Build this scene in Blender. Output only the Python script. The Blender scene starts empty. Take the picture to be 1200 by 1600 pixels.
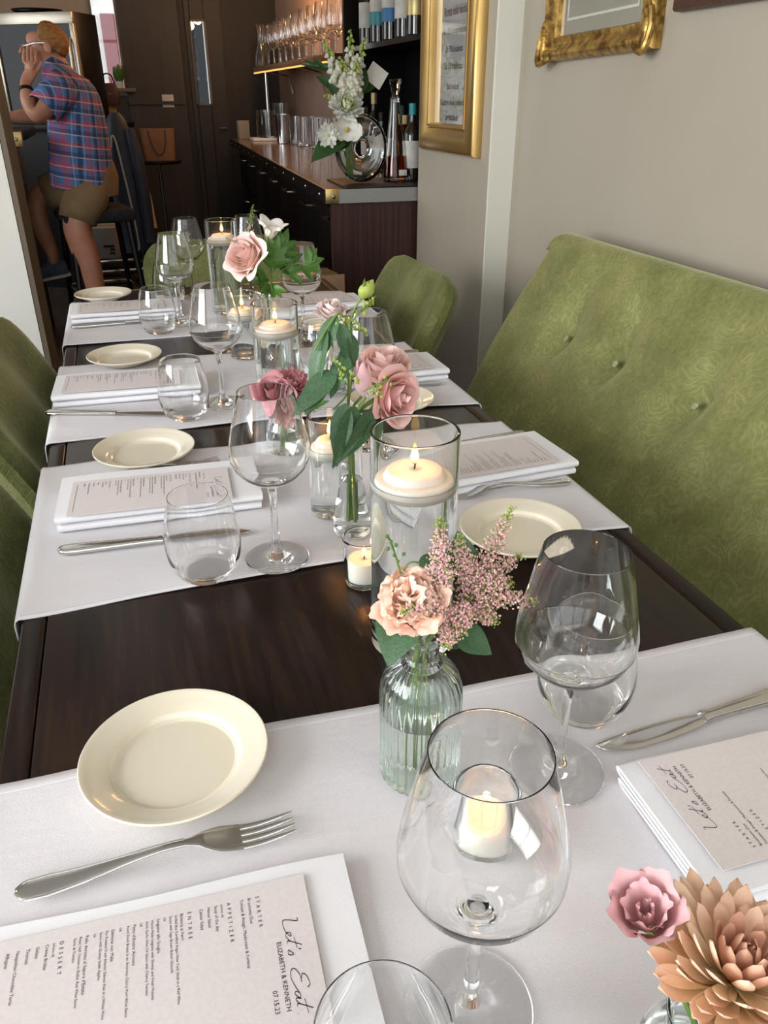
import bpy, bmesh, math, random
from mathutils import Vector, Matrix, Quaternion

# ------------------------------------------------------------------ camera, world, light, exposure
SC = bpy.context.scene
COL = SC.collection
PI = math.pi
R = math.radians
cam_d = bpy.data.cameras.new('camera')
cam = bpy.data.objects.new('camera', cam_d)
COL.objects.link(cam)
cam.location = (0, 0, 1.265)
cam.rotation_euler = (R(90 - 27.9), 0, R(-17.4))
cam_d.sensor_fit = 'VERTICAL'
cam_d.sensor_height = 36.0
cam_d.lens = 36.0 * 1225 / 1600
cam_d.clip_start = 0.02
SC.camera = cam

world = bpy.data.worlds.new('world')
SC.world = world
world.use_nodes = True
wn = world.node_tree.nodes
wn['Background'].inputs[0].default_value = (0.90, 0.95, 1.0, 1)
wn['Background'].inputs[1].default_value = 2.5


def area_light(name, loc, rot, sx, sy, power, color):
    ld = bpy.data.lights.new(name, 'AREA')
    ld.shape = 'RECTANGLE'
    ld.size, ld.size_y = sx, sy
    ld.energy = power
    ld.color = color
    o = bpy.data.objects.new(name, ld)
    COL.objects.link(o)
    o.location = loc
    o.rotation_euler = rot
    return o


# daylight coming in through the big shop window behind the camera
area_light('window_daylight', (-0.45, -1.42, 1.75), (R(90), 0, R(180)), 3.4, 1.9, 430, (1.0, 0.985, 0.97))
# daylight coming in through the front window on the left
area_light('front_left_daylight', (-2.88, 0.15, 1.75), (R(90), 0, R(-90)), 2.2, 1.5, 130, (0.98, 0.99, 1.0))
# daylight coming in through the street window on the left, beyond the partition
area_light('side_window_daylight', (-2.75, 4.9, 1.7), (R(90), 0, R(-90)), 2.6, 1.5, 16, (0.95, 0.98, 1.0))

vs = SC.view_settings
vs.view_transform = 'Standard'
vs.look = 'None'
vs.exposure = 0.0
vs.gamma = 1.0
vs.use_curve_mapping = False
cy = SC.cycles
cy.max_bounces = 24
cy.diffuse_bounces = 5
cy.glossy_bounces = 8
cy.transmission_bounces = 22
cy.transparent_max_bounces = 24
cy.sample_clamp_indirect = 30.0
cy.use_denoising = True
cy.blur_glossy = 0.3

# ------------------------------------------------------------------ materials
MATS = {}


def mat(name, color=(0.8, 0.8, 0.8), rough=0.5, metal=0.0, spec=0.5, trans=0.0, ior=1.45, emit=None, estr=0.0,
        sss=0.0, sss_r=(0.01, 0.006, 0.004), sheen=0.0, coat=0.0, alpha=1.0):
    m = bpy.data.materials.new(name)
    m.use_nodes = True
    b = m.node_tree.nodes['Principled BSDF']
    i = b.inputs
    i['Base Color'].default_value = (*color, 1)
    i['Roughness'].default_value = rough
    i['Metallic'].default_value = metal
    i['Specular IOR Level'].default_value = spec
    i['Transmission Weight'].default_value = trans
    i['IOR'].default_value = ior
    if emit:
        i['Emission Color'].default_value = (*emit, 1)
        i['Emission Strength'].default_value = estr
    if sss:
        i['Subsurface Weight'].default_value = sss
        i['Subsurface Radius'].default_value = sss_r
        i['Subsurface Scale'].default_value = 1.0
    if sheen:
        i['Sheen Weight'].default_value = sheen
        i['Sheen Roughness'].default_value = 0.4
    if coat:
        i['Coat Weight'].default_value = coat
        i['Coat Roughness'].default_value = 0.08
    MATS[name] = m
    return m


class NT:
    """small node helper"""

    def __init__(self, m):
        self.t = m.node_tree
        self.b = self.t.nodes.get('Principled BSDF')

    def n(self, kind, **kw):
        nd = self.t.nodes.new('ShaderNode' + kind)
        for k, v in kw.items():
            if hasattr(nd, k):
                setattr(nd, k, v)
            else:
                nd.inputs[k].default_value = v
        return nd

    def l(self, a, b):
        self.t.links.new(a, b)

    def coords(self, scale=(1, 1, 1), rot=(0, 0, 0), kind='Object'):
        tc = self.n('TexCoord')
        mp = self.n('Mapping')
        mp.inputs['Scale'].default_value = scale
        mp.inputs['Rotation'].default_value = rot
        self.l(tc.outputs[kind], mp.inputs['Vector'])
        return mp.outputs['Vector']

    def ramp(self, fac, stops):
        r = self.n('ValToRGB')
        e = r.color_ramp.elements
        while len(e) < len(stops):
            e.new(0.5)
        for k, (p, c) in enumerate(stops):
            e[k].position = p
            e[k].color = (*c, 1)
        self.l(fac, r.inputs['Fac'])
        return r.outputs['Color']

    def base(self, sock):
        self.l(sock, self.b.inputs['Base Color'])

    def bump(self, h, strength=0.2, dist=0.001):
        bp = self.n('Bump')
        bp.inputs['Strength'].default_value = strength
        bp.inputs['Distance'].default_value = dist
        self.l(h, bp.inputs['Height'])
        self.l(bp.outputs['Normal'], self.b.inputs['Normal'])


def noise_mat(name, c1, c2, scale=20.0, rough=0.6, bump=0.0, bdist=0.001, stretch=(1, 1, 1), detail=4.0, lo=0.35, hi=0.65, **kw):
    m = mat(name, c1, rough, **kw)
    h = NT(m)
    nz = h.n('TexNoise')
    nz.inputs['Scale'].default_value = scale
    nz.inputs['Detail'].default_value = detail
    h.l(h.coords(stretch), nz.inputs['Vector'])
    h.base(h.ramp(nz.outputs['Fac'], [(lo, c1), (hi, c2)]))
    if bump:
        h.bump(nz.outputs['Fac'], bump, bdist)
    return m


def glass_mat(name, color=(1, 1, 1), ior=1.47, rough=0.0):
    m = bpy.data.materials.new(name)
    m.use_nodes = True
    t = m.node_tree
    t.nodes.remove(t.nodes['Principled BSDF'])
    g = t.nodes.new('ShaderNodeBsdfGlass')
    g.inputs['Color'].default_value = (*color, 1)
    g.inputs['IOR'].default_value = ior
    g.inputs['Roughness'].default_value = rough
    t.links.new(g.outputs[0], t.nodes['Material Output'].inputs['Surface'])
    MATS[name] = m
    return m


def velvet(name, dark, light, scale=1.0):
    m = mat(name, light, 0.75, spec=0.25, sheen=0.55)
    m.node_tree.nodes['Principled BSDF'].inputs['Sheen Tint'].default_value = (0.8, 0.8, 0.5, 1)
    h = NT(m)
    co = h.coords((scale, scale, scale))
    warp = h.n('TexNoise')
    warp.inputs['Scale'].default_value = 16.0
    warp.inputs['Detail'].default_value = 2.0
    h.l(co, warp.inputs['Vector'])
    mix = h.n('MixRGB')
    mix.blend_type = 'LINEAR_LIGHT'
    mix.inputs['Fac'].default_value = 0.045
    h.l(co, mix.inputs['Color1'])
    h.l(warp.outputs['Color'], mix.inputs['Color2'])
    vo = h.n('TexVoronoi')
    vo.inputs['Scale'].default_value = 12.0
    h.l(mix.outputs['Color'], vo.inputs['Vector'])
    ml = h.n('Math')
    ml.operation = 'MULTIPLY'
    ml.inputs[1].default_value = 52.0
    h.l(vo.outputs['Distance'], ml.inputs[0])
    sn = h.n('Math')
    sn.operation = 'SINE'
    h.l(ml.outputs[0], sn.inputs[0])
    nz = h.n('TexNoise')
    nz.inputs['Scale'].default_value = 110.0
    nz.inputs['Detail'].default_value = 5.0
    h.l(co, nz.inputs['Vector'])
    line = h.ramp(sn.outputs[0], [(0.35, (0, 0, 0)), (0.95, (1, 1, 1))])
    big = h.n('TexNoise')
    big.inputs['Scale'].default_value = 6.0
    big.inputs['Detail'].default_value = 6.0
    big.inputs['Roughness'].default_value = 0.7
    h.l(co, big.inputs['Vector'])
    a3 = h.n('Math')
    a3.operation = 'MULTIPLY_ADD'
    a3.inputs[1].default_value = 0.5
    h.l(nz.outputs['Fac'], a3.inputs[0])
    h.l(big.outputs['Fac'], a3.inputs[2])
    mid = tuple((p + q) / 2 for p, q in zip(dark, light))
    base = h.ramp(a3.outputs[0], [(0.52, dark), (0.75, mid), (0.98, light)])
    gate = h.n('MixRGB')
    gate.blend_type = 'MULTIPLY'
    gate.inputs['Fac'].default_value = 1.0
    h.l(line, gate.inputs['Color1'])
    h.l(h.ramp(big.outputs['Fac'], [(0.42, (0.03, 0.03, 0.03)), (0.60, (0.42, 0.42, 0.42))]), gate.inputs['Color2'])
    mx = h.n('MixRGB')
    h.l(gate.outputs['Color'], mx.inputs['Fac'])
    h.l(base, mx.inputs['Color1'])
    mx.inputs['Color2'].default_value = (*[min(1, q * 1.45) for q in light], 1)
    h.base(mx.outputs['Color'])
    hb_ = h.n('Math')
    hb_.operation = 'MULTIPLY_ADD'
    hb_.inputs[1].default_value = 0.55
    h.l(line, hb_.inputs[0])
    h.l(nz.outputs['Fac'], hb_.inputs[2])
    h.bump(hb_.outputs[0], 0.5, 0.0011)
    return m


def plaid():
    m = mat('plaid_shirt', (0.1, 0.2, 0.4), 0.85)
    h = NT(m)
    co = h.coords((1, 1, 1), (0, R(-8), 0))
    sep = h.n('SeparateXYZ')
    h.l(co, sep.inputs[0])

    def stripes(sock, period, w, phase=0.0):
        a = h.n('Math'); a.operation = 'MULTIPLY_ADD'
        a.inputs[1].default_value = 1.0 / period
        a.inputs[2].default_value = phase
        h.l(sock, a.inputs[0])
        f = h.n('Math'); f.operation = 'FRACT'
        h.l(a.outputs[0], f.inputs[0])
        c = h.n('Math'); c.operation = 'LESS_THAN'
        c.inputs[1].default_value = w
        h.l(f.outputs[0], c.inputs[0])
        return c.outputs[0]

    def over(base, fac, col, amt):
        mx = h.n('MixRGB')
        ml = h.n('Math'); ml.operation = 'MULTIPLY'
        ml.inputs[1].default_value = amt
        h.l(fac, ml.inputs[0])
        h.l(ml.outputs[0], mx.inputs['Fac'])
        if isinstance(base, tuple):
            mx.inputs['Color1'].default_value = (*base, 1)
        else:
            h.l(base, mx.inputs['Color1'])
        mx.inputs['Color2'].default_value = (*col, 1)
        return mx.outputs['Color']
    ad = h.n('Math'); ad.operation = 'ADD'
    h.l(sep.outputs['X'], ad.inputs[0]); h.l(sep.outputs['Y'], ad.inputs[1])
    X, Z = ad.outputs[0], sep.outputs['Z']
    c = over((0.06, 0.15, 0.34), stripes(X, 0.104, 0.20), (0.40, 0.05, 0.08), 0.55)
    c = over(c, stripes(Z, 0.104, 0.22, 0.2), (0.42, 0.05, 0.09), 0.65)
    c = over(c, stripes(X, 0.104, 0.20, 0.45), (0.015, 0.025, 0.08), 0.75)
    c = over(c, stripes(Z, 0.104, 0.18, 0.60), (0.02, 0.03, 0.09), 0.6)
    c = over(c, stripes(X, 0.052, 0.08, 0.35), (0.55, 0.45, 0.40), 0.40)
    c = over(c, stripes(Z, 0.052, 0.10, 0.32), (0.60, 0.48, 0.40), 0.55)
    h.base(c)
    return m


M_glass = glass_mat('clear_glass', (0.998, 1.0, 0.999))
M_vase = glass_mat('vase_glass', (0.992, 0.998, 0.996))
M_green_glass = glass_mat('pale_green_glass', (0.968, 0.988, 0.976))
M_water = glass_mat('water', (0.985, 0.995, 0.995), 1.33)
M_wax = mat('candle_wax', (0.93, 0.88, 0.80), 0.45, sss=0.7, sss_r=(0.012, 0.007, 0.004))
M_wick = mat('wick', (0.02, 0.015, 0.01), 0.9)
M_cream = mat('cream_porcelain', (0.76, 0.70, 0.56), 0.16, coat=0.4)
M_steel = mat('polished_steel', (0.66, 0.65, 0.63), 0.12, metal=1.0)
M_linen = noise_mat('white_linen', (0.68, 0.66, 0.685), (0.73, 0.71, 0.735), 900, 0.9, 0.12, 0.0004, spec=0.15)
_h = NT(M_linen)
_n1 = _h.n('TexNoise')
_n1.inputs['Scale'].default_value = 900.0
_n2 = _h.n('TexNoise')
_n2.inputs['Scale'].default_value = 9.0
_n2.inputs['Detail'].default_value = 3.0
_c = _h.coords((1, 2.2, 1))
_h.l(_c, _n1.inputs['Vector'])
_h.l(_c, _n2.inputs['Vector'])
_a = _h.n('Math')
_a.operation = 'MULTIPLY_ADD'
_a.inputs[1].default_value = 9.0
_h.l(_n2.outputs['Fac'], _a.inputs[0])
_h.l(_n1.outputs['Fac'], _a.inputs[2])
_h.bump(_a.outputs[0], 0.35, 0.0006)
M_napkin = noise_mat('white_napkin_cotton', (0.77, 0.77, 0.80), (0.82, 0.82, 0.85), 1100, 0.9, 0.10, 0.0003, spec=0.15)
M_card = noise_mat('menu_card_stock', (0.66, 0.61, 0.60), (0.70, 0.65, 0.64), 300, 0.75, spec=0.2)
M_ink = mat('black_ink', (0.025, 0.022, 0.022), 0.7, spec=0.2)
M_table = noise_mat('espresso_wood', (0.010, 0.0055, 0.004), (0.024, 0.013, 0.008), 6, 0.26, 0.04, 0.0006, (14, 1, 14), spec=0.28)
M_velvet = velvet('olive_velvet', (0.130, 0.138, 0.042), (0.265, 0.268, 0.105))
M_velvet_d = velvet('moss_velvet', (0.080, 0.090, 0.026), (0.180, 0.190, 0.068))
M_button = noise_mat('button_velvet', (0.22, 0.24, 0.11), (0.42, 0.43, 0.25), 260, 0.7, 0.3, 0.001)
M_dark_wood = noise_mat('dark_chair_wood', (0.012, 0.008, 0.006), (0.03, 0.018, 0.012), 8, 0.35, 0, 0.001, (1, 1, 10))
M_wall = noise_mat('greige_paint', (0.375, 0.335, 0.265), (0.395, 0.355, 0.285), 3, 0.62, 0.03, 0.001, spec=0.3)
M_white_paint = noise_mat('white_paint', (0.62, 0.61, 0.56), (0.66, 0.65, 0.60), 4, 0.6, 0.03, 0.001, spec=0.3)
M_lit_face = noise_mat('window_lit_paint', (0.70, 0.685, 0.60), (0.72, 0.705, 0.62), 4, 0.5)  # wall face colour, lightened to carry the window light falling on it
M_brown_trim = noise_mat('brown_edge_wood', (0.10, 0.075, 0.05), (0.14, 0.105, 0.07), 10, 0.5, 0, 0.001, (1, 1, 0.1))
M_dark_wall = noise_mat('dark_panelled_wall', (0.013, 0.0095, 0.007), (0.018, 0.013, 0.010), 5, 0.55, 0.03, 0.002, (4, 4, 0.4))
M_dark_panel = noise_mat('dark_panel_wood', (0.024, 0.0175, 0.013), (0.031, 0.023, 0.0175), 5, 0.5, 0, 0.001, (4, 4, 0.4))
M_door = noise_mat('black_brown_door', (0.015, 0.0115, 0.009), (0.021, 0.016, 0.012), 30, 0.5, 0.1, 0.001)
M_beige_wall = noise_mat('beige_back_wall', (0.28, 0.215, 0.145), (0.32, 0.25, 0.17), 3, 0.6)
M_ceiling = mat('ceiling_paint', (0.45, 0.43, 0.40), 0.8)
M_floor = noise_mat('dark_plank_floor', (0.035, 0.022, 0.015), (0.085, 0.05, 0.032), 5, 0.4, 0.05, 0.001, (6, 0.7, 1))
M_gold = noise_mat('satin_gold', (0.52, 0.33, 0.11), (0.62, 0.41, 0.16), 5, 0.34, 0, 0.001, (1, 1, 1), metal=0.9)
M_gilt = noise_mat('aged_gilt', (0.20, 0.10, 0.022), (0.62, 0.40, 0.12), 45, 0.36, 0.35, 0.003, metal=0.8)
M_brown_frame = noise_mat('walnut_frame', (0.055, 0.022, 0.013), (0.09, 0.04, 0.022), 12, 0.4, 0, 0.001, (1, 8, 8))
M_paper = noise_mat('parchment', (0.46, 0.44, 0.425), (0.49, 0.47, 0.455), 9, 0.45, spec=0.6)
M_mat = mat('picture_mount', (0.37, 0.34, 0.275), 0.6)
M_mat_in = mat('mount_bevel', (0.72, 0.70, 0.64), 0.6)
M_print_ink = mat('brown_print_ink', (0.10, 0.055, 0.045), 0.7)
M_black = mat('black_lacquer', (0.005, 0.004, 0.004), 0.4, spec=0.3)
M_black_soft = noise_mat('black_fabric', (0.006, 0.006, 0.007), (0.012, 0.012, 0.014), 60, 0.9)
M_bar_top = noise_mat('oak_bar_top', (0.16, 0.085, 0.038), (0.27, 0.155, 0.075), 5, 0.22, 0, 0.001, (8, 0.8, 1), coat=0.5)
M_bar_panel = noise_mat('mahogany_panel', (0.030, 0.0125, 0.009), (0.055, 0.022, 0.016), 7, 0.4, 0, 0.001, (14, 14, 0.5))
M_alu = mat('brushed_aluminium', (0.36, 0.37, 0.35), 0.42, metal=0.7)
M_brass = mat('brass', (0.55, 0.40, 0.17), 0.35, metal=1.0)
M_copper = mat('copper_shelf_edge', (0.45, 0.22, 0.07), 0.3, metal=0.9)
M_chrome = mat('chrome', (0.6, 0.6, 0.6), 0.12, metal=1.0)
M_bar_wall = noise_mat('rosy_bar_wall', (0.36, 0.235, 0.17), (0.42, 0.28, 0.205), 4, 0.35)
M_dark_bottle = mat('dark_bottle_glass', (0.012, 0.010, 0.008), 0.06, coat=0.5)
M_amber = glass_mat('amber_spirit', (0.55, 0.20, 0.04), 1.36)
M_label = noise_mat('bottle_label_paper', (0.45, 0.44, 0.40), (0.6, 0.58, 0.52), 20, 0.6)
M_teal = mat('teal_foil', (0.02, 0.24, 0.27), 0.4)
M_bluelab = mat('blue_label', (0.04, 0.16, 0.36), 0.5)
M_greenlab = mat('green_foil', (0.03, 0.16, 0.05), 0.4)
M_goldfoil = mat('gold_foil', (0.45, 0.36, 0.16), 0.4, metal=0.6)
M_kraft = noise_mat('kraft_cardboard', (0.27, 0.165, 0.09), (0.33, 0.21, 0.12), 15, 0.8)
M_tanbag = noise_mat('brown_paper_bag', (0.17, 0.08, 0.04), (0.21, 0.10, 0.052), 10, 0.7)
M_carton = mat('white_carton', (0.30, 0.29, 0.27), 0.7)
M_skin = noise_mat('skin', (0.42, 0.19, 0.115), (0.50, 0.25, 0.165), 14, 0.5, sss=0.15, sss_r=(0.012, 0.004, 0.002))
M_hair = noise_mat('ginger_hair', (0.20, 0.085, 0.022), (0.34, 0.17, 0.055), 40, 0.7, 0.5, 0.004, (1, 1, 4))
M_shirt = plaid()
M_khaki = noise_mat('khaki_cotton', (0.17, 0.115, 0.055), (0.22, 0.15, 0.075), 12, 0.9, 0.25, 0.01)
M_navy = noise_mat('navy_nylon', (0.016, 0.021, 0.036), (0.028, 0.036, 0.058), 14, 0.55, 0.3, 0.01)
M_pipe = mat('pale_zip', (0.40, 0.40, 0.38), 0.6)
M_creamcoat = noise_mat('cream_coat', (0.34, 0.29, 0.20), (0.40, 0.345, 0.25), 20, 0.9)
M_tan = mat('tan_corduroy', (0.28, 0.16, 0.05), 0.85)
M_shoe = noise_mat('slate_blue_canvas', (0.05, 0.07, 0.11), (0.08, 0.10, 0.15), 60, 0.85)
M_sole = mat('white_rubber', (0.5, 0.5, 0.47), 0.7)
M_screen = mat('fridge_glass', (0.012, 0.014, 0.016), 0.08, spec=0.25)
M_stain = noise_mat('brushed_stainless', (0.42, 0.38, 0.31), (0.50, 0.46, 0.38), 8, 0.33, 0, 0.001, (1, 1, 30), metal=0.8)
M_stem = noise_mat('green_stem', (0.10, 0.19, 0.035), (0.17, 0.27, 0.06), 40, 0.5)
M_leaf = noise_mat('eucalyptus_leaf', (0.042, 0.105, 0.045), (0.075, 0.155, 0.07), 25, 0.45, 0.1, 0.001)
M_leaf2 = noise_mat('fresh_leaf', (0.045, 0.13, 0.018), (0.085, 0.20, 0.03), 30, 0.42, 0.1, 0.001)
M_darkleaf = noise_mat('deep_green_leaf', (0.016, 0.055, 0.012), (0.032, 0.085, 0.02), 20, 0.4)
M_bud = noise_mat('lime_bud', (0.28, 0.36, 0.06), (0.42, 0.48, 0.12), 60, 0.5)


def petal_mat(name, base, tip, mid=0.45, axis='Y'):
    m = mat(name, tip, 0.55, spec=0.25, sss=0.25, sss_r=(0.006, 0.003, 0.002))
    h = NT(m)
    tc = h.n('TexCoord')
    sp = h.n('SeparateXYZ')
    h.l(tc.outputs['Generated'], sp.inputs[0])
    nz = h.n('TexNoise')
    nz.inputs['Scale'].default_value = 3.0
    h.l(tc.outputs['Generated'], nz.inputs['Vector'])
    ad = h.n('Math'); ad.operation = 'MULTIPLY_ADD'
    ad.inputs[1].default_value = 0.35
    h.l(nz.outputs['Fac'], ad.inputs[0])
    h.l(sp.outputs[axis], ad.inputs[2])
    h.base(h.ramp(ad.outputs[0], [(0.15, base), (mid + 0.15, tuple((a + b) / 2 for a, b in zip(base, tip))), (1.1, tip)]))
    return m


M_rose = petal_mat('blush_rose_petal', (0.94, 0.83, 0.66), (0.97, 0.69, 0.64), 0.4, 'Z')
M_rose_deep = petal_mat('pink_rose_petal', (0.94, 0.76, 0.64), (0.96, 0.61, 0.58), 0.4, 'Z')
M_white_rose = petal_mat('pale_pink_petal', (0.84, 0.74, 0.68), (0.88, 0.74, 0.72), 0.4, 'Z')
M_white_lis = petal_mat('white_lisianthus_petal', (0.74, 0.76, 0.58), (0.90, 0.84, 0.80), 0.4, 'Z')
M_lis = petal_mat('mauve_pink_petal', (0.86, 0.62, 0.62), (0.78, 0.46, 0.48), 0.5, 'Z')
M_mum = petal_mat('peach_bronze_petal', (0.92, 0.78, 0.46), (0.90, 0.63, 0.46), 0.5, 'Y')
M_mum_in = petal_mat('bronze_inner_petal', (0.58, 0.24, 0.14), (0.74, 0.42, 0.29), 0.5, 'Y')
M_pinkmum = petal_mat('rose_pink_mum_petal', (0.38, 0.07, 0.10), (0.62, 0.27, 0.29), 0.5, 'Y')
M_pinkmum2 = petal_mat('light_pink_mum_petal', (0.55, 0.22, 0.25), (0.74, 0.45, 0.44), 0.5, 'Y')
M_carn = petal_mat('peach_carnation_petal', (0.90, 0.56, 0.42), (0.92, 0.63, 0.50), 0.4, 'Z')
M_ast = noise_mat('astilbe_pink', (0.70, 0.34, 0.38), (0.90, 0.64, 0.58), 420, 0.7)
M_ast_pale = noise_mat('astilbe_pale', (0.55, 0.42, 0.33), (0.70, 0.55, 0.46), 400, 0.7)
M_white_fl = noise_mat('white_floret', (0.52, 0.52, 0.40), (0.70, 0.69, 0.58), 60, 0.6)
M_white_pet = mat('white_petal', (0.74, 0.74, 0.68), 0.5, sss=0.2)
M_lime_pet = petal_mat('lime_white_petal', (0.38, 0.48, 0.08), (0.70, 0.72, 0.45), 0.5, 'Y')
M_yellow = mat('yellow_heart', (0.55, 0.36, 0.05), 0.6)


def flame_mat():
    m = bpy.data.materials.new('candle_flame')
    m.use_nodes = True
    h = NT(m)
    b = h.b
    b.inputs['Base Color'].default_value = (0, 0, 0, 1)
    b.inputs['Specular IOR Level'].default_value = 0
    b.inputs['Roughness'].default_value = 1
    tc = h.n('TexCoord')
    sp = h.n('SeparateXYZ')
    h.l(tc.outputs['Generated'], sp.inputs[0])
    c = h.ramp(sp.outputs['Z'], [(0.0, (0.9, 0.30, 0.05)), (0.25, (1.0, 0.66, 0.28)), (0.6, (1.0, 0.70, 0.30)), (1.0, (1.0, 0.36, 0.05))])
    h.l(c, b.inputs['Emission Color'])
    st = h.ramp(sp.outputs['Z'], [(0.0, (0.12, 0.12, 0.12)), (0.3, (1, 1, 1)), (0.7, (0.9, 0.9, 0.9)), (1.0, (0.2, 0.2, 0.2))])
    ml = h.n('Math'); ml.operation = 'MULTIPLY'
    ml.inputs[1].default_value = 4.0
    h.l(st, ml.inputs[0])
    h.l(ml.outputs[0], b.inputs['Emission Strength'])
    MATS['candle_flame'] = m
    return m


M_flame = flame_mat()
M_bulb = mat('amber_bulb', (0, 0, 0), 1.0, emit=(1.0, 0.50, 0.14), estr=90.0)

# ------------------------------------------------------------------ helpers
def hold_corners(prof):
    """adds a ring close to every corner of a profile so that smooth shading does not bend the long walls"""
    out = [prof[0]]
    P = [Vector((r, z, 0)) for r, z in prof]
    for i in range(1, len(P)):
        a, b = P[i - 1], P[i]
        L = (b - a).length
        if L > 0.003:
            d = (b - a) / L
            h = min(0.0008, L * 0.2)
            if i >= 2 and (a - P[i - 2]).length > 1e-9 and d.dot((a - P[i - 2]).normalized()) < 0.94:
                out.append(tuple((a + d * h)[:2]))
            if i + 1 < len(P) and (P[i + 1] - b).length > 1e-9 and d.dot((P[i + 1] - b).normalized()) < 0.94:
                out.append(tuple((b - d * h)[:2]))
        out.append(prof[i])
    return out


class MB:
    """collects vertices and faces for one mesh"""

    def __init__(self):
        self.v, self.f = [], []

    def add(self, vs, fs):
        k = len(self.v)
        self.v += [tuple(p) for p in vs]
        self.f += [tuple(i + k for i in q) for q in fs]
        return self

    def box(self, c, s, rz=0.0):
        x, y, z = (q / 2 for q in s)
        pts = [Vector((sx * x, sy * y, sz * z)) for sz in (-1, 1) for sy in (-1, 1) for sx in (-1, 1)]
        if rz:
            q = Matrix.Rotation(rz, 3, 'Z')
            pts = [q @ p for p in pts]
        pts = [p + Vector(c) for p in pts]
        return self.add(pts, [(0, 2, 3, 1), (4, 5, 7, 6), (0, 1, 5, 4), (2, 6, 7, 3), (0, 4, 6, 2), (1, 3, 7, 5)])

    def rbox(self, c, s, bev=0.005, seg=2, M=None):
        bm = bmesh.new()
        bmesh.ops.create_cube(bm, size=1.0)
        bmesh.ops.scale(bm, vec=s, verts=bm.verts)
        b = min(bev, min(s) * 0.49)
        bmesh.ops.bevel(bm, geom=list(bm.edges), offset=b, segments=seg, profile=0.5, affect='EDGES')
        bm.verts.index_update()
        vs = [v.co + Vector(c) for v in bm.verts]
        if M:
            vs = [M @ p for p in vs]
        fs = [[v.index for v in f.verts] for f in bm.faces]
        bm.free()
        return self.add(vs, fs)

    def lathe(self, prof, n=48, c=(0, 0, 0), flute=None, closed=False):
        """prof: (radius, z) list; radius 0 closes on the axis; flute(r, z, angle) -> radius"""
        rows = []
        prof = hold_corners(prof)
        for r, z in prof:
            if r < 1e-7:
                self.v.append((c[0], c[1], c[2] + z))
                rows.append([len(self.v) - 1])
            else:
                row = []
                for i in range(n):
                    a = 2 * PI * i / n
                    q = flute(r, z, a) if flute else r
                    self.v.append((c[0] + q * math.cos(a), c[1] + q * math.sin(a), c[2] + z))
                    row.append(len(self.v) - 1)
                rows.append(row)
        pairs = list(zip(rows, rows[1:]))
        if closed:
            pairs.append((rows[-1], rows[0]))
        for a, b in pairs:
            if len(a) == 1 and len(b) == 1:
                continue
            for i in range(n):
                j = (i + 1) % n
                if len(a) == 1:
                    self.f.append((a[0], b[j], b[i]))
                elif len(b) == 1:
                    self.f.append((a[i], a[j], b[0]))
                else:
                    self.f.append((a[i], a[j], b[j], b[i]))
        return self

    def loft(self, secs, n=12, caps=True, power=1.0):
        """secs: list of (centre, axis_a, axis_b) vectors already scaled by the half sizes"""
        k = len(self.v)
        for c, a, b in secs:
            c, a, b = Vector(c), Vector(a), Vector(b)
            for i in range(n):
                t = 2 * PI * i / n
                ct, st = math.cos(t), math.sin(t)
                if power != 1.0:
                    ct = math.copysign(abs(ct) ** power, ct)
                    st = math.copysign(abs(st) ** power, st)
                self.v.append(tuple(c + a * ct + b * st))
        m = len(secs)
        for s in range(m - 1):
            for i in range(n):
                j = (i + 1) % n
                self.f.append((k + s * n + i, k + s * n + j, k + (s + 1) * n + j, k + (s + 1) * n + i))
        if caps:
            self.f.append(tuple(k + i for i in range(n))[::-1])
            self.f.append(tuple(k + (m - 1) * n + i for i in range(n)))
        return self

    def tube(self, pts, r, n=8, caps=True):
        """round tube along points; r a number or one radius per point"""
        pts = [Vector(p) for p in pts]
        rs = r if isinstance(r, (list, tuple)) else [r] * len(pts)
        secs = []
        ref = None
        for i, p in enumerate(pts):
            d = (pts[min(i + 1, len(pts) - 1)] - pts[max(i - 1, 0)])
            if d.length < 1e-9:
                d = Vector((0, 0, 1))
            d.normalize()
            if ref is None:
                ref = Vector((0, 0, 1)) if abs(d.z) < 0.9 else Vector((1, 0, 0))
                ref = (ref - d * ref.dot(d)).normalized()
            else:
                ref = ref - d * ref.dot(d)
                ref = ref.normalized() if ref.length > 1e-6 else d.orthogonal().normalized()
            b = d.cross(ref)
            secs.append((p, ref * rs[i], b * rs[i]))
        return self.loft(secs, n, caps)

    def grid(self, fn, nu, nv):
        """surface fn(u, v), u and v in 0..1"""
        vs = [fn(i / nu, j / nv) for j in range(nv + 1) for i in range(nu + 1)]
        fs = [(j * (nu + 1) + i, j * (nu + 1) + i + 1, (j + 1) * (nu + 1) + i + 1, (j + 1) * (nu + 1) + i)
              for j in range(nv) for i in range(nu)]
        return self.add(vs, fs)

    def ball(self, c, r, n=8, m=6):
        rr = r if isinstance(r, (tuple, list)) else (r, r, r)
        k = len(self.v)
        self.lathe([(math.sin(PI * j / m), -math.cos(PI * j / m)) if 0 < j < m else (0, -1 if j == 0 else 1) for j in range(m + 1)], n)
        for i in range(k, len(self.v)):
            x, y, z = self.v[i]
            self.v[i] = (c[0] + x * rr[0], c[1] + y * rr[1], c[2] + z * rr[2])
        return self

    def mesh(self, name, material=None, smooth=True, angle=None):
        me = bpy.data.meshes.new(name)
        me.from_pydata(self.v, [], self.f)
        if material:
            me.materials.append(material)
        if smooth:
            me.polygons.foreach_set('use_smooth', [True] * len(me.polygons))
        me.validate()
        me.update()
        if smooth and angle is not None:
            me.set_sharp_from_angle(angle=R(angle))
        return me


def fix_normals(me):
    bm = bmesh.new()
    bm.from_mesh(me)
    bmesh.ops.recalc_face_normals(bm, faces=bm.faces)
    bm.to_mesh(me)
    bm.free()
    return me


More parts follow.
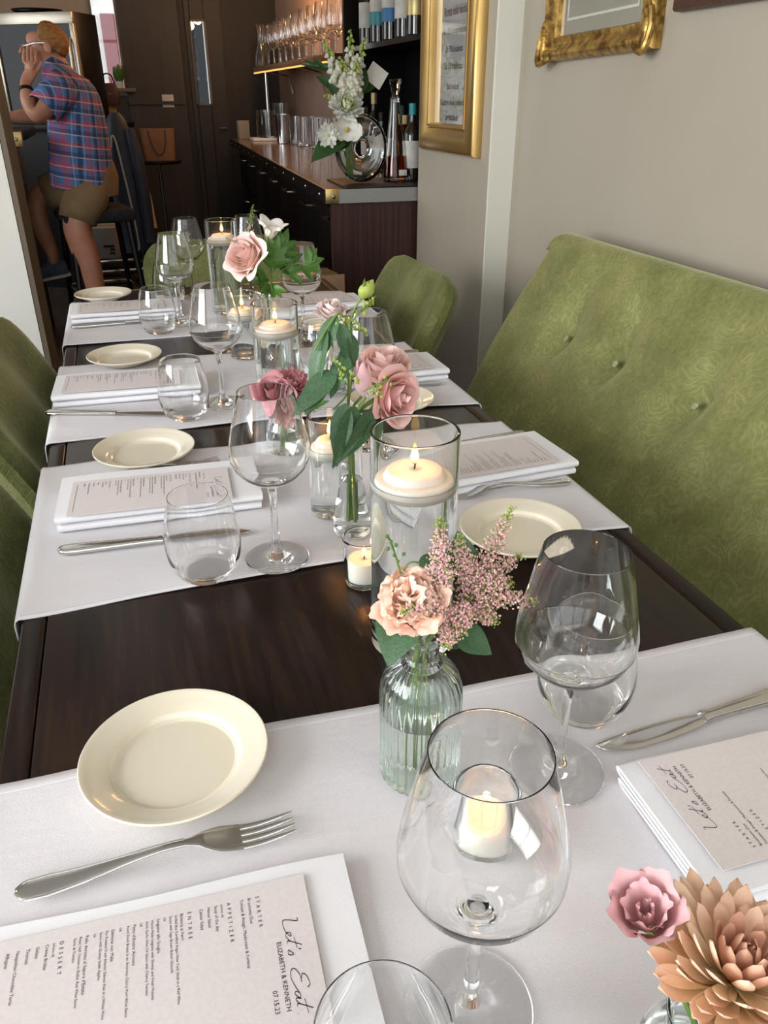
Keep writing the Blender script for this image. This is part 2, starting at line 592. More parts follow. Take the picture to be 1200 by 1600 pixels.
def link(name, me, parent=None, M=None):
    o = bpy.data.objects.new(name, me)
    COL.objects.link(o)
    if parent:
        o.parent = parent
    if M is not None:
        o.matrix_basis = M
    return o


def part(name, mb, material, parent, smooth=True, angle=35, M=None, label=None, kind=None, fix=True):
    me = mb.mesh(name, material, smooth, angle) if isinstance(mb, MB) else mb
    if isinstance(mb, MB) and fix:
        fix_normals(me)
    o = link(name, me, parent, M)
    if label:
        o['label'] = label
    if kind:
        o['kind'] = kind
    return o


def tag(o, label, cat, group=None):
    o['label'] = label
    o['category'] = cat
    if group:
        o['group'] = group
    return o


def thing(name, label, cat, loc=(0, 0, 0), rz=0.0, group=None):
    o = bpy.data.objects.new(name, None)
    COL.objects.link(o)
    o.empty_display_size = 0.02
    o.location = loc
    o.rotation_euler = (0, 0, rz)
    return tag(o, label, cat, group)


def struct(name, mb, material, parent=None, smooth=False):
    o = part(name, mb, material, parent, smooth)
    if not parent:
        o['kind'] = 'structure'
    return o


KIDS = {}


def dup(src, loc, rz=0.0, label=None, group=None):
    """a copy of a thing with copies of its parts and sub-parts"""
    if src.name not in KIDS:
        KIDS[src.name] = [(c, list(c.children)) for c in src.children]
    r = src.copy()
    COL.objects.link(r)
    r.location = loc
    r.rotation_euler = (0, 0, rz)
    if label:
        r['label'] = label
    if group:
        r['group'] = group
    for c, subs in KIDS[src.name]:
        d = c.copy()
        COL.objects.link(d)
        d.parent = r
        for s in subs:
            e = s.copy()
            COL.objects.link(e)
            e.parent = d
    return r


def smooth_path(pts, k=6):
    """Catmull-Rom through points"""
    pts = [Vector(p) for p in pts]
    if len(pts) < 3:
        return pts
    out = []
    for i in range(len(pts) - 1):
        p0, p1, p2, p3 = pts[max(i - 1, 0)], pts[i], pts[i + 1], pts[min(i + 2, len(pts) - 1)]
        for j in range(k):
            t = j / k
            out.append(0.5 * ((2 * p1) + (p2 - p0) * t + (2 * p0 - 5 * p1 + 4 * p2 - p3) * t * t + (3 * p1 - p0 - 3 * p2 + p3) * t ** 3))
    out.append(pts[-1])
    return out


def text_into(mb, s, size, x, y, align='LEFT', space=1.0, z=0.0, shear=0.0, sx=1.0, bold=0.0):
    cu = bpy.data.curves.new('t', 'FONT')
    cu.body = s
    cu.size = size
    cu.align_x = align
    cu.space_character = space
    cu.resolution_u = 2
    cu.shear = shear
    cu.offset = bold
    o = bpy.data.objects.new('t', cu)
    COL.objects.link(o)
    dg = bpy.context.evaluated_depsgraph_get()
    me = o.evaluated_get(dg).to_mesh()
    mb.add([(v.co.x * sx + x, v.co.y + y, z) for v in me.vertices], [tuple(p.vertices) for p in me.polygons])
    o.evaluated_get(dg).to_mesh_clear()
    bpy.data.objects.remove(o)
    bpy.data.curves.remove(cu)


def frame_from(d, up=(0, 0, 1)):
    """rotation whose local +Y runs along d and whose local +Z leans to up"""
    y = Vector(d).normalized()
    z = Vector(up)
    z = z - y * z.dot(y)
    z = z.normalized() if z.length > 1e-6 else y.orthogonal().normalized()
    x = y.cross(z)
    return Matrix((x, y, z)).transposed().to_4x4()


def axis_frame(d, spin=0.0):
    """rotation whose local +Z runs along d"""
    q = Vector((0, 0, 1)).rotation_difference(Vector(d).normalized())
    return q.to_matrix().to_4x4() @ Matrix.Rotation(spin, 4, 'Z')


def TRS(loc, rot=None, s=(1, 1, 1)):
    if isinstance(s, (int, float)):
        s = (s, s, s)
    return Matrix.Translation(loc) @ (rot or Matrix.Identity(4)) @ Matrix.Diagonal((*s, 1))


# ------------------------------------------------------------------ the room
struct('floor', MB().box((-0.6, 3.05, -0.05), (4.6, 10.3, 0.1)), M_floor)
struct('ceiling', MB().box((-0.6, 3.05, 2.85), (4.6, 10.3, 0.1)), M_ceiling)
struct('wall_right', MB().box((1.30, 0.33, 1.4), (0.2, 4.26, 2.8)), M_wall)
# the wall jogs out past the bench: an end face with window light in its paler colour, then a narrow wall up to the bar
struct('wall_jog_lit_face', MB().box((1.31, 2.466, 1.4), (0.38, 0.012, 2.8)), M_lit_face)
struct('wall_jog', MB().box((1.31, 2.80, 1.4), (0.38, 0.656, 2.8)), M_wall)
struct('wall_bar', MB().box((1.57, 5.53, 1.4), (0.14, 4.80, 2.8)), M_bar_wall)
wlb = MB()
for y0, y1 in ((-1.9, -1.0), (1.30, 3.68), (6.22, 8.0)):
    wlb.box((-2.85, (y0 + y1) / 2, 1.4), (0.1, y1 - y0, 2.8))
for y0, y1 in ((-1.0, 1.30), (3.68, 6.22)):
    wlb.box((-2.85, (y0 + y1) / 2, 0.45), (0.1, y1 - y0, 0.9)).box((-2.85, (y0 + y1) / 2, 2.66), (0.1, y1 - y0, 0.28))
struct('wall_left', wlb, M_white_paint)
struct('trim_4', MB().box((-2.79, 3.0, 0.44), (0.02, 9.6, 0.88)), M_dark_wall)
struct('wall_partition', MB().box((-0.55, 2.70, 1.4), (0.506, 0.2, 2.8)), M_white_paint)
struct('trim_2', MB().box((-0.288, 2.715, 1.4), (0.014, 0.23, 2.8)), M_brown_trim)
struct('wall_front', MB().box((-2.5, -1.32, 1.4), (0.6, 0.1, 2.8)).box((1.35, -1.32, 1.4), (0.3, 0.1, 2.8)).box((-0.5, -1.32, 0.35), (3.4, 0.1, 0.7)).box((-0.5, -1.32, 2.76), (3.4, 0.1, 0.08)), M_wall)
wf = struct('window_1', MB().box((-0.5, -1.29, 0.715), (3.4, 0.14, 0.05)).box((-0.5, -1.29, 2.70), (3.4, 0.1, 0.05)), M_white_paint)
for x in (-2.17, -1.35, -0.5, 0.35, 1.17):
    part('mullion', MB().box((x, -1.29, 1.7), (0.06, 0.07, 2.0)), M_white_paint, wf, False)
part('transom', MB().box((-0.5, -1.29, 2.15), (3.4, 0.06, 0.05)), M_white_paint, wf, False)
wq = struct('window_4', MB().box((-2.80, 0.15, 0.92), (0.1, 2.3, 0.05)).box((-2.80, 0.15, 2.50), (0.1, 2.3, 0.05)), M_white_paint)
for y in (-0.97, 0.15, 1.27):
    part('mullion', MB().box((-2.80, y, 1.7), (0.06, 0.05, 1.6)), M_white_paint, wq, False)
wl = struct('window_3', MB().box((-2.80, 4.95, 0.92), (0.1, 2.5, 0.05)).box((-2.80, 4.95, 2.48), (0.1, 2.5, 0.05)), M_white_paint)
for y in (3.75, 4.95, 6.15):
    part('mullion', MB().box((-2.80, y, 1.7), (0.06, 0.05, 1.55)), M_white_paint, wl, False)

# back wall with the street window opening and the door opening
YB = 7.9
wb = MB()
wb.box((-1.45, YB + 0.05, 1.4), (2.84, 0.1, 2.8))
wb.box((0.075, YB + 0.05, 0.65), (0.21, 0.1, 1.30)).box((0.075, YB + 0.05, 2.40), (0.21, 0.1, 0.80))
part_wall = struct('wall_back', wb, M_beige_wall)
struct('wall_back_panelled', MB().box((0.42, YB + 0.03, 1.4), (0.48, 0.14, 2.8)), M_dark_panel)
struct('wall_back_dark', MB().box((1.33, YB + 0.06, 1.4), (0.62, 0.08, 2.8)).box((0.69, YB + 0.06, 1.4), (0.06, 0.08, 2.8)).box((0.85, YB + 0.06, 2.45), (0.4, 0.08, 0.7)), M_dark_wall)
struct('baseboard_back', MB().box((0.42, YB - 0.055, 1.22), (0.47, 0.03, 0.025)).box((0.42, YB - 0.055, 0.08), (0.47, 0.03, 0.16)), M_dark_panel)
# lower dark wainscot under the street window
struct('trim_3', MB().box((0.06, YB - 0.012, 0.64), (0.26, 0.03, 1.27)), M_dark_wall)
dr = struct('door_1', MB().box((0.743, YB + 0.02, 1.05), (0.045, 0.05, 2.1)).box((0.948, YB + 0.02, 1.05), (0.145, 0.05, 2.1)).box((0.82, YB + 0.02, 0.605), (0.12, 0.05, 1.21)).box((0.82, YB + 0.02, 1.965), (0.12, 0.05, 0.27)), M_door)
fr = part('lite_frame', MB().box((0.76, YB - 0.012, 1.52), (0.012, 0.02, 0.64)).box((0.884, YB - 0.012, 1.52), (0.014, 0.02, 0.64)).box((0.822, YB - 0.012, 1.835), (0.136, 0.02, 0.012)).box((0.822, YB - 0.012, 1.205), (0.136, 0.02, 0.014)), M_brown_trim, dr, False)
part('pane', MB().box((0.822, YB + 0.02, 1.52), (0.116, 0.006, 0.62)), M_glass, dr, False)
part('door_handle', MB().tube([(0.985, YB - 0.03, 1.02), (0.985, YB - 0.06, 1.02), (0.93, YB - 0.06, 1.02)], 0.009), M_brown_trim, dr)
w2 = struct('window_2', MB().box((-0.025, YB + 0.02, 1.66), (0.02, 0.1, 0.74)).box((0.172, YB + 0.02, 1.66), (0.02, 0.1, 0.74)).box((0.075, YB + 0.02, 2.0), (0.2, 0.1, 0.02)), M_brown_trim)
part('pane', MB().box((0.075, YB + 0.05, 1.65), (0.18, 0.005, 0.7)), M_glass, w2, False)
part('window_sill', MB().rbox((0.10, YB - 0.05, 1.315), (0.30, 0.14, 0.03), 0.004), M_brown_trim, w2)
# what the two small openings look out on
M_ext = noise_mat('pale_facade', (0.74, 0.73, 0.69), (0.82, 0.81, 0.77), 1.5, 0.8)
M_red = mat('red_door_paint', (0.15, 0.010, 0.016), 0.5)
bd = thing('facade', 'pale house front with a red door seen through the small back window', 'building', (0.5, 11.0, 0))
part('wall', MB().box((0, 0.25, 2.2), (5.0, 0.5, 4.4)), M_ext, bd, False)
part('cornice', MB().box((0, -0.06, 2.45), (5.0, 0.16, 0.10)), M_white_paint, bd, False)
part('entrance_door', MB().rbox((-0.36, -0.03, 1.0), (0.16, 0.06, 2.2), 0.01), M_red, bd)
part('entrance_door', MB().rbox((-0.62, -0.03, 1.2), (0.10, 0.06, 2.2), 0.01), M_red, bd)
part('window_pane', MB().rbox((0.55, -0.02, 1.6), (0.30, 0.05, 1.0), 0.01), M_screen, bd)
part('window_pane', MB().rbox((0.95, -0.02, 1.6), (0.30, 0.05, 1.0), 0.01), M_screen, bd)
struct('floor_2', MB().box((0.5, 9.6, -0.06), (6, 3.3, 0.1)), M_ext)


# ------------------------------------------------------------------ table
TX0, TX1 = -0.172, 0.590
TY0, TY1 = -0.40, 2.52
TZ = 0.75
tb = thing('dining_table', 'long espresso-stained wooden dining table set for a party', 'table', (0.209, 0.985, 0))
cx, cyy = (TX0 + TX1) / 2, (TY0 + TY1) / 2
def T(x, y, z):
    return (x - 0.209, y - 0.985, z)
part('tabletop', MB().rbox(T(cx, cyy, 0.7355), (TX1 - TX0 - 0.056, TY1 - TY0 - 0.056, 0.029), 0.002), M_table, tb)
for x in (TX0 + 0.0135, TX1 - 0.0135):
    part('edge_band', MB().rbox(T(x, cyy, 0.730), (0.027, TY1 - TY0, 0.040), 0.004, 3), M_table, tb)
for y in (TY0 + 0.0135, TY1 - 0.0135):
    part('edge_band', MB().rbox(T(cx, y, 0.730), (TX1 - TX0 - 0.056, 0.027, 0.040), 0.004, 3), M_table, tb)
part('apron', MB().box(T(cx, cyy, 0.67), (0.50, 2.7, 0.08)), M_dark_wood, tb, False)
for x in (TX0 + 0.16, TX1 - 0.16):
    for y in (TY0 + 0.2, 0.95, TY1 - 0.16):
        part('leg', MB().rbox(T(x, y, 0.355), (0.055, 0.055, 0.71), 0.006), M_dark_wood, tb)

# linen runners laid across the table
ZC = 0.7518


def cloth(label, ynear, yfar, dropL, dropR, seed):
    """ynear, yfar: (left, middle, right) y of the two long hems"""
    rnd = random.Random(seed)
    ph = [rnd.uniform(0, 6.28) for _ in range(8)]
    mb = MB()
    W = TX1 - TX0
    total = dropL + W + dropR
    rr = 0.008

    def q(a, s):
        l, m, r = a
        return l * (1 - s) * (1 - 2 * s) + m * 4 * s * (1 - s) + r * s * (2 * s - 1) if 0 <= s <= 1 else (l if s < 0 else r)

    def fn(u, v):
        t = u * total - dropL                     # distance along the cloth from the left table edge
        s = min(max(t / W, 0), 1)
        y0, y1 = q(ynear, s), q(yfar, s)
        y = y0 + (y1 - y0) * v
        e = 1 if (v < 1e-6 or v > 1 - 1e-6) else 0
        y += 0.0022 * math.sin(9 * t + ph[0] + 4 * v) + 0.0014 * math.sin(23 * t + ph[1])
        w = 0.0010 * (math.sin(31 * y + 9 * t + ph[2]) + math.sin(17 * t - 11 * y + ph[3]))
        w += 0.0006 * max(0, math.sin(44 * y + 3 * math.sin(7 * t + ph[4]) + ph[5])) ** 3
        if t < 0:
            d = -t
            ang = min(d / rr, PI / 2)
            x = TX0 - rr * math.sin(ang) - 0.10 * max(0, d - rr * PI / 2) * (0.6 + 0.5 * math.sin(14 * y + ph[6]))
            z = ZC + 0.0015 - rr * (1 - math.cos(ang)) - max(0, d - rr * PI / 2) * 0.97
        elif t > W:
            d = t - W
            ang = min(d / rr, PI / 2)
            x = TX1 + rr * math.sin(ang) + 0.10 * max(0, d - rr * PI / 2) * (0.6 + 0.5 * math.sin(14 * y + ph[7]))
            z = ZC + 0.0015 - rr * (1 - math.cos(ang)) - max(0, d - rr * PI / 2) * 0.97
        else:
            x = TX0 + t
            z = ZC + w + 0.0012
            lift = min(t, W - t)
            z += 0.0008 * math.exp(-lift / 0.02)
        return (x, y, z)
    mb.grid(fn, 150, 64)
    me = mb.mesh('linen_runner', M_linen, True)
    o = link('linen_runner', me)
    md = o.modifiers.new('thick', 'SOLIDIFY')
    md.thickness = 0.0016
    md.offset = -1
    tag(o, label, 'table runner', 'linen runners across the table')
    # stitched hem
    for v0 in (0.02, 0.98):
        hb = MB()
        hb.grid(lambda u, v: tuple(Vector(fn(u, v0 + (v - 0.5) * 0.004)) + Vector((0, 0, 0.0004))), 150, 1)
        part('hem', hb, M_napkin, o, fix=False)
    return o


cloth('white linen runner nearest the camera, under the ribbed green glass vase', (0.02, 0.02, 0.03), (0.553, 0.551, 0.545), 0.14, 0.14, 3)
cloth('white linen runner under the tall candle vase, second from the near end', (0.804, 0.811, 0.787), (1.224, 1.222, 1.192), 0.035, 0.03, 5)
cloth('white linen runner third from the near end, beside the upright-rose vase', (1.322, 1.325, 1.287), (1.772, 1.752, 1.735), 0.05, 0.10, 8)
cloth('white linen runner at the far end of the table', (1.937, 1.943, 1.924), (2.384, 2.35, 2.30), 0.06, 0.12, 11)
TOP = ZC + 0.0028        # what stands on a runner
BARE = 0.7503            # what stands on the bare wood

# ------------------------------------------------------------------ tableware
def wine_glass(label, loc, group):
    t = thing('wine_glass', label, 'wine glass', loc, 0, group)
    foot = [(0, 0.0004), (0.034, 0.0004), (0.0392, 0.0009), (0.0400, 0.0019), (0.0388, 0.0030), (0.028, 0.0042), (0.016, 0.0066), (0.0085, 0.0115), (0.0056, 0.019)]
    stem = [(0.0056, 0.019), (0.0046, 0.030), (0.0042, 0.050), (0.0042, 0.075), (0.0048, 0.090), (0.0068, 0.0985)]
    bowl = [(0.0068, 0.0985), (0.0125, 0.1032), (0.0225, 0.1085), (0.0335, 0.1165), (0.0420, 0.1265), (0.0468, 0.1385), (0.0470, 0.150), (0.0448, 0.164), (0.0410, 0.181), (0.0366, 0.200), (0.0323, 0.2180), (0.03225, 0.2184), (0.0320, 0.2187), (0.0317, 0.2187), (0.03152, 0.2184),
            (0.03150, 0.2180), (0.0359, 0.200), (0.0403, 0.181), (0.0441, 0.164), (0.0463, 0.150), (0.0461, 0.1388), (0.0413, 0.1272), (0.0329, 0.1176), (0.0221, 0.1102), (0.0120, 0.1062), (0.005, 0.1048), (0, 0.1045)]
    part('foot', MB().lathe(foot, 64), M_glass, t, angle=60, fix=False)
    part('stem', MB().lathe(stem, 32), M_glass, t, angle=80, fix=False)
    part('bowl', MB().lathe(bowl, 72), M_glass, t, angle=80, fix=False)
    return t


def tumbler(label, loc, group):
    o = link('stemless_tumbler', MB().lathe(
        [(r * 0.965, z * 1.09) for r, z in [(0, 0.0006), (0.026, 0.0004), (0.0298, 0.0010), (0.0345, 0.0045), (0.0405, 0.0135), (0.0448, 0.0270), (0.0462, 0.0400), (0.0452, 0.0550), (0.0422, 0.0720), (0.0384, 0.0880), (0.0358, 0.0970), (0.03575, 0.0974), (0.0355, 0.0977), (0.0352, 0.0977), (0.03495, 0.0974),
         (0.0349, 0.0970), (0.0375, 0.0880), (0.0413, 0.0720), (0.0443, 0.0550), (0.0453, 0.0400), (0.0434, 0.0275), (0.0385, 0.0155), (0.0310, 0.0092), (0.018, 0.0078), (0, 0.0076)]], 72).mesh('stemless_tumbler', M_glass, True, 60))
    o.location = loc
    return tag(o, label, 'tumbler', group)


def dup1(o, loc, label, rz=0.0, group=None):
    c = o.copy()
    COL.objects.link(c)
    c.location = loc
    c.rotation_euler = (0, 0, rz)
    c['label'] = label
    if group:
        c['group'] = group
    return c


GW, GT = 'wine glasses along the table', 'stemless tumblers along the table'
wg = wine_glass('tall wine glass nearest the camera, votive candle seen through its bowl', (0.139, 0.263, TOP), GW)
for loc, lab in [
    ((0.124, 0.842, TOP), 'tall wine glass on the second runner, left of the eucalyptus sprig'),
    ((0.288, 0.424, TOP), 'tall wine glass on the right, in front of a tumbler and the silver knife'),
    ((0.130, 1.427, TOP), 'tall wine glass on the third runner, behind the left tumbler'),
    ((0.104, 2.06, TOP), 'tall wine glass on the far runner, in front of the green end chair'),
    ((0.160, 2.36, BARE), 'tall wine glass at the far left table end, partly behind another glass'),
    ((0.330, 2.36, BARE), 'tall wine glass at the table end, right of the farthest candle vase'),
    ((0.375, 1.84, BARE), 'tall wine glass right of the far rose vase, by the brown boxes'),
    ((0.335, 1.16, TOP), 'tall wine glass just behind the large candle vase and rose stems'),
]:
    dup(wg, loc, 0, lab)
tm = tumbler('empty stemless tumbler at the bottom edge, in front of the nearest wine glass', (0.066, 0.212, TOP), GT)
for loc, lab in [
    ((0.036, 0.832, TOP), 'stemless tumbler at the end of the left knife on the second runner'),
    ((0.347, 0.486, TOP), 'stemless tumbler behind the right-hand wine glass, beside the silver knife'),
    ((0.058, 1.378, TOP), 'stemless tumbler on the third runner, in front of the left menu'),
    ((0.046, 1.985, TOP), 'stemless tumbler on the far runner, in front of a stemmed glass'),
    ((0.094, 2.30, TOP), 'stemless tumbler at the far left, between a white napkin and the end chair'),
    ((0.350, 1.56, TOP), 'stemless tumbler right of the middle candle vase, behind the white rose'),
]:
    dup1(tm, loc, lab)

plate0 = link('bread_plate', MB().lathe(
    [(r * 0.952, z) for r, z in [(0, 0.0012), (0.042, 0.0012), (0.046, 0.0), (0.050, 0.0012), (0.055, 0.004), (0.068, 0.0105), (0.0805, 0.0152), (0.0824, 0.0166), (0.0828, 0.0182), (0.0818, 0.0192), (0.0795, 0.0188), (0.0765, 0.0174), (0.070, 0.0150), (0.0625, 0.0128), (0.0585, 0.0108), (0.0555, 0.0066), (0.052, 0.0050), (0, 0.0046)]], 96).mesh('bread_plate', M_cream, True, 50))
plate0.location = (-0.022, 0.526, TOP)
tag(plate0, 'cream side plate nearest the camera, above the silver fork', 'plate', 'cream side plates')
for loc, lab in [
    ((-0.020, 1.214, TOP), 'cream side plate on the left, on bare wood behind the second menu'),
    ((-0.040, 1.755, TOP), 'cream side plate on the left, behind the third menu'),
    ((-0.086, 2.405, TOP - 0.0012), 'cream side plate at the far left corner of the table'),
    ((0.436, 0.798, TOP), 'cream side plate on the right, behind the pink astilbe'),
    ((0.428, 1.318, TOP), 'cream side plate on the right, behind the large pink roses'),
    ((0.440, 1.905, BARE), 'cream side plate on the far right, behind the white rose'),
]:
    dup1(plate0, loc, lab)


def make_fork(label, group):
    """lies along local +X, handle end at -0.102, tine tips at +0.102"""
    t = thing('dinner_fork', label, 'fork', (0, 0, 0), 0, group)

    def zt(x):
        if x < 0.028:
            return 0.0055 + 0.0075 * math.exp(-((x - 0.005) / 0.045) ** 2)
        k = (x - 0.028) / 0.074
        return 0.0118 - 0.0105 * math.sin(min(k * 1.35, 1.0) * PI / 2) + 0.011 * max(0, k - 0.45) ** 1.5

    def wt(x):
        pts = [(-0.102, 0.002), (-0.100, 0.0062), (-0.094, 0.0092), (-0.080, 0.0098), (-0.055, 0.0075), (-0.025, 0.0046), (0.0, 0.0034), (0.018, 0.0034), (0.026, 0.0048), (0.034, 0.0092), (0.042, 0.0120), (0.052, 0.0126), (0.060, 0.0124)]
        for (a, b), (c, d) in zip(pts, pts[1:]):
            if x <= c:
                return b + (d - b) * (x - a) / (c - a)
        return pts[-1][1]
    xs = [-0.102, -0.1012, -0.0985, -0.094, -0.087, -0.08, -0.07, -0.055, -0.04, -0.025, -0.012, 0, 0.01, 0.018, 0.023, 0.028, 0.033, 0.038, 0.044, 0.05, 0.056, 0.060]
    secs = [((x, 0, zt(x)), (0, wt(x), 0), (0, 0, 0.0014 if x < 0.02 else 0.0010)) for x in xs]
    part('handle', MB().loft(secs, 16, power=0.7), M_steel, t, angle=50)
    # raised bead that follows the outline of the handle
    side = [(x, wt(x) * 0.84, zt(x) + 0.0013) for x in xs if x < 0.02]
    other = [(x, -wt(x) * 0.84, zt(x) + 0.0013) for x in xs if x < 0.02]
    part('bead', MB().tube(smooth_path(other[::-1] + [(-0.1005, 0, zt(-0.1) + 0.0013)] + side, 3), 0.00055, 6), M_steel, t)
    for k in range(4):
        y0 = (-0.0096, -0.0034, 0.0028, 0.0090)[k] + 0.0003
        y1 = (-0.0094, -0.0033, 0.0027, 0.0088)[k] + 0.0003
        sc = []
        for i in range(9):
            f = i / 8
            x = 0.056 + 0.046 * f
            w = 0.0026 * (1 - 0.50 * f) * (0.5 if i == 8 else 1)
            sc.append(((x, y0 + (y1 - y0) * f, zt(x)), (0, w, 0), (0, 0, 0.0010 * (1 - 0.3 * f))))
        part('tine', MB().loft(sc, 8, power=0.75), M_steel, t, angle=60)
    return t


def make_knife(label, group):
    """lies along local +X, handle end at -0.12, blade tip at +0.12"""
    t = thing('table_knife', label, 'knife', (0, 0, 0), 0, group)
    hs = [(-0.120, 0.003, 0.0022), (-0.1185, 0.0068, 0.0034), (-0.113, 0.0095, 0.0042), (-0.095, 0.0098, 0.0044), (-0.06, 0.0082, 0.0042), (-0.025, 0.0066, 0.0038), (-0.002, 0.0060, 0.0036), (0.004, 0.0072, 0.0040), (0.008, 0.0070, 0.0038)]
    part('handle', MB().loft([((x, 0, 0.0048), (0, w, 0), (0, 0, h)) for x, w, h in hs], 16, power=0.75), M_steel, t, angle=50)
    xs = [(x, w) for x, w, h in hs]
    bead = [(x, w * 0.72, 0.0048 + h * 0.86) for x, w, h in hs if x < 0]
    other = [(x, -w * 0.72, 0.0048 + h * 0.86) for x, w, h in hs if x < 0]
    part('bead', MB().tube(smooth_path(other[::-1] + bead, 2), 0.0006, 6), M_steel, t)
    bl = [(0.006, 0.0058, 0.0), (0.014, 0.0070, 0.0006), (0.030, 0.0088, 0.0008), (0.055, 0.0100, 0.0008), (0.080, 0.0100, 0.0006), (0.100, 0.0086, -0.0004), (0.112, 0.0060, -0.0020), (0.118, 0.0032, -0.0040), (0.120, 0.0010, -0.0056)]
    part('blade', MB().loft([((x, o, 0.0044), (0, w, 0), (0, 0.0, 0.0011)) for x, w, o in bl], 12, power=0.9), M_steel, t, angle=50)
    return t


def put(o, a, b, z, half):
    """place a piece of cutlery with its handle end at a and its tip at b"""
    ang = math.atan2(b[1] - a[1], b[0] - a[0])
    m = ((a[0] + b[0]) / 2, (a[1] + b[1]) / 2)
    o.location = (m[0], m[1], z)
    o.rotation_euler = (0, 0, ang)


GF, GK = 'forks beside the plates', 'knives beside the napkins'
fk = make_fork('silver fork nearest the camera, below the large cream plate', GF)
forks = [((-0.142, 0.431), (0.062, 0.434), None, TOP),
         ((-0.112, 1.132), (0.090, 1.158), 'silver fork between the left plate and the menu on the second runner', TOP + 0.001),
         ((0.578, 0.920), (0.375, 0.934), 'silver fork between the right napkin stack and the cream plate', TOP),
         ((0.560, 1.405), (0.357, 1.412), 'silver fork behind the pink roses, right side of the table', TOP),
         ((0.570, 0.262), (0.367, 0.268), 'silver fork in front of the right-hand menu, mostly hidden by a flower', TOP)]
for i, (a, b, lab, z) in enumerate(forks):
    o = fk if i == 0 else dup(fk, (0, 0, 0), 0, lab)
    put(o, a, b, z, 0.102)
kn = make_knife('silver knife lying right of the wine glasses, above the right menu', GK)
knives = [((0.572, 0.446), (0.333, 0.430), None, TOP),
          ((-0.137, 0.934), (0.102, 0.918), 'silver knife on the second runner, its blade behind a tumbler', TOP),
          ((-0.184, 1.462), (0.045, 1.388), 'silver knife overhanging the left table edge on the third runner', TOP),
          ((-0.162, 2.083), (0.078, 2.088), 'silver knife on the far runner, in front of the left napkin', TOP),
          ((0.600, 1.112), (0.360, 1.095), 'dark silver knife behind the right-hand napkin on the second runner', TOP),
          ((0.590, 1.622), (0.350, 1.616), 'silver knife behind the right-hand menu on the third runner', TOP)]
for i, (a, b, lab, z) in enumerate(knives):
    o = kn if i == 0 else dup(kn, (0, 0, 0), 0, lab)
    put(o, a, b, z, 0.12)


def napkin_mesh(w, L, turns, t=0.0021, seed=1, gap=0.0013, near=None):
    """one long cloth folded back and forth; local X along the folds, local -Y the side with the rolled folds"""
    rnd = random.Random(seed)
    pts = []
    z = t
    side = 1
    y = w / 2
    pts.append((y, z))
    for k in range(turns):
        yn = -side * w / 2 * (1.0 - 0.02 * rnd.random())
        rad = (2 * t + gap) / 2
        n0 = 7
        for i in range(1, n0 + 1):
            f = i / n0
            pts.append((pts[-1][0] + (yn + side * rad - pts[-1][0]) * (1 / (n0 - i + 1)), z + 0.0004 * math.sin(PI * f)))
        for i in range(1, 7):
            a = PI * i / 7
            pts.append((yn + side * rad - side * rad * math.sin(a) * 1.4, z + rad * (1 - math.cos(a))))
        z += 2 * rad
        side = -side
    yn = -side * w / 2
    y0 = pts[-1][0]
    for i in range(1, 9):
        pts.append((y0 + (yn - y0) * i / 8, z))
    P = [Vector((0, a, b)) for a, b in pts]
    nr = []
    for i in range(len(P)):
        d = P[min(i + 1, len(P) - 1)] - P[max(i - 1, 0)]
        d.normalize()
        nr.append(Vector((0, -d.z, d.y)))
    mb = MB()
    nx = 14
    ring = [p + q * t * 0.93 for p, q in zip(P, nr)] + [p - q * t * 0.93 for p, q in zip(P, nr)][::-1]
    m = len(ring)
    zt = z + t
    for i in range(nx + 1):
        u = i / nx
        x = (u - 0.5) * L
        for j, p in enumerate(ring):
            s = p.z / zt
            xx = x + (0.004 * (s - 0.5)) * (1 if u > 0.5 else -0.6)
            yy = p.y + 0.0016 * math.sin(7 * u + 3 * s + seed) * s
            zz = p.z * (1 + 0.07 * math.sin(5 * u + seed)) * (1 - 0.10 * abs(2 * u - 1) ** 3)
            mb.v.append((xx, yy, max(zz, 0.0002)))
    for i in range(nx):
        for j in range(m):
            k = (j + 1) % m
            mb.f.append((i * m + j, i * m + k, (i + 1) * m + k, (i + 1) * m + j))
    h = len(P)
    for e, fl in ((0, False), (nx, True)):
        for j in range(h - 1):
            q = (e * m + j, e * m + j + 1, e * m + m - 2 - j, e * m + m - 1 - j)
            mb.f.append(q if fl else q[::-1])
    me = mb.mesh('folded_napkin', M_napkin, True, 60)
    return fix_normals(me), zt


# printed menu: all of its type in one mesh, shared by every menu
SCRIPT = [
    [(0.3, 11.2), (1.6, 11.8), (2.2, 10.8), (1.2, 7.0), (0.2, 2.6), (0.6, 0.3), (3.2, 0.0), (6.2, 0.9), (8.0, 1.7)],
    [(7.2, 1.8), (9.6, 3.6), (9.7, 5.0), (8.1, 4.4), (7.6, 2.2), (9.0, 0.8), (11.4, 2.2), (13.2, 4.4)],
    [(16.0, 11.8), (13.2, 4.8), (12.3, 1.5), (13.8, 1.0)], [(10.8, 6.8), (17.2, 7.8)],
    [(18.2, 10.6), (17.6, 8.8)],
    [(17.0, 1.0), (19.6, 4.4), (20.2, 3.0), (19.4, 0.8), (17.4, 0.8)],
    [(38.5, 10.4), (36.6, 12.4), (32.6, 11.0), (31.0, 8.4), (33.6, 6.8), (35.2, 7.0), (31.0, 6.2), (27.6, 3.4), (28.0, 0.6), (32.0, -0.2), (37.2, 2.2), (39.4, 3.8)],
    [(42.6, 4.2), (40.6, 4.4), (39.0, 2.0), (40.0, 0.7), (42.0, 2.8), (43.0, 4.4), (42.2, 1.6), (43.4, 1.0), (46.0, 4.0)],
    [(48.8, 11.8), (46.0, 4.8), (45.0, 1.5), (46.6, 1.0)], [(43.4, 6.9), (50.6, 8.0)],
    [(49.6, 0.8), (50.0, 1.0)],
]


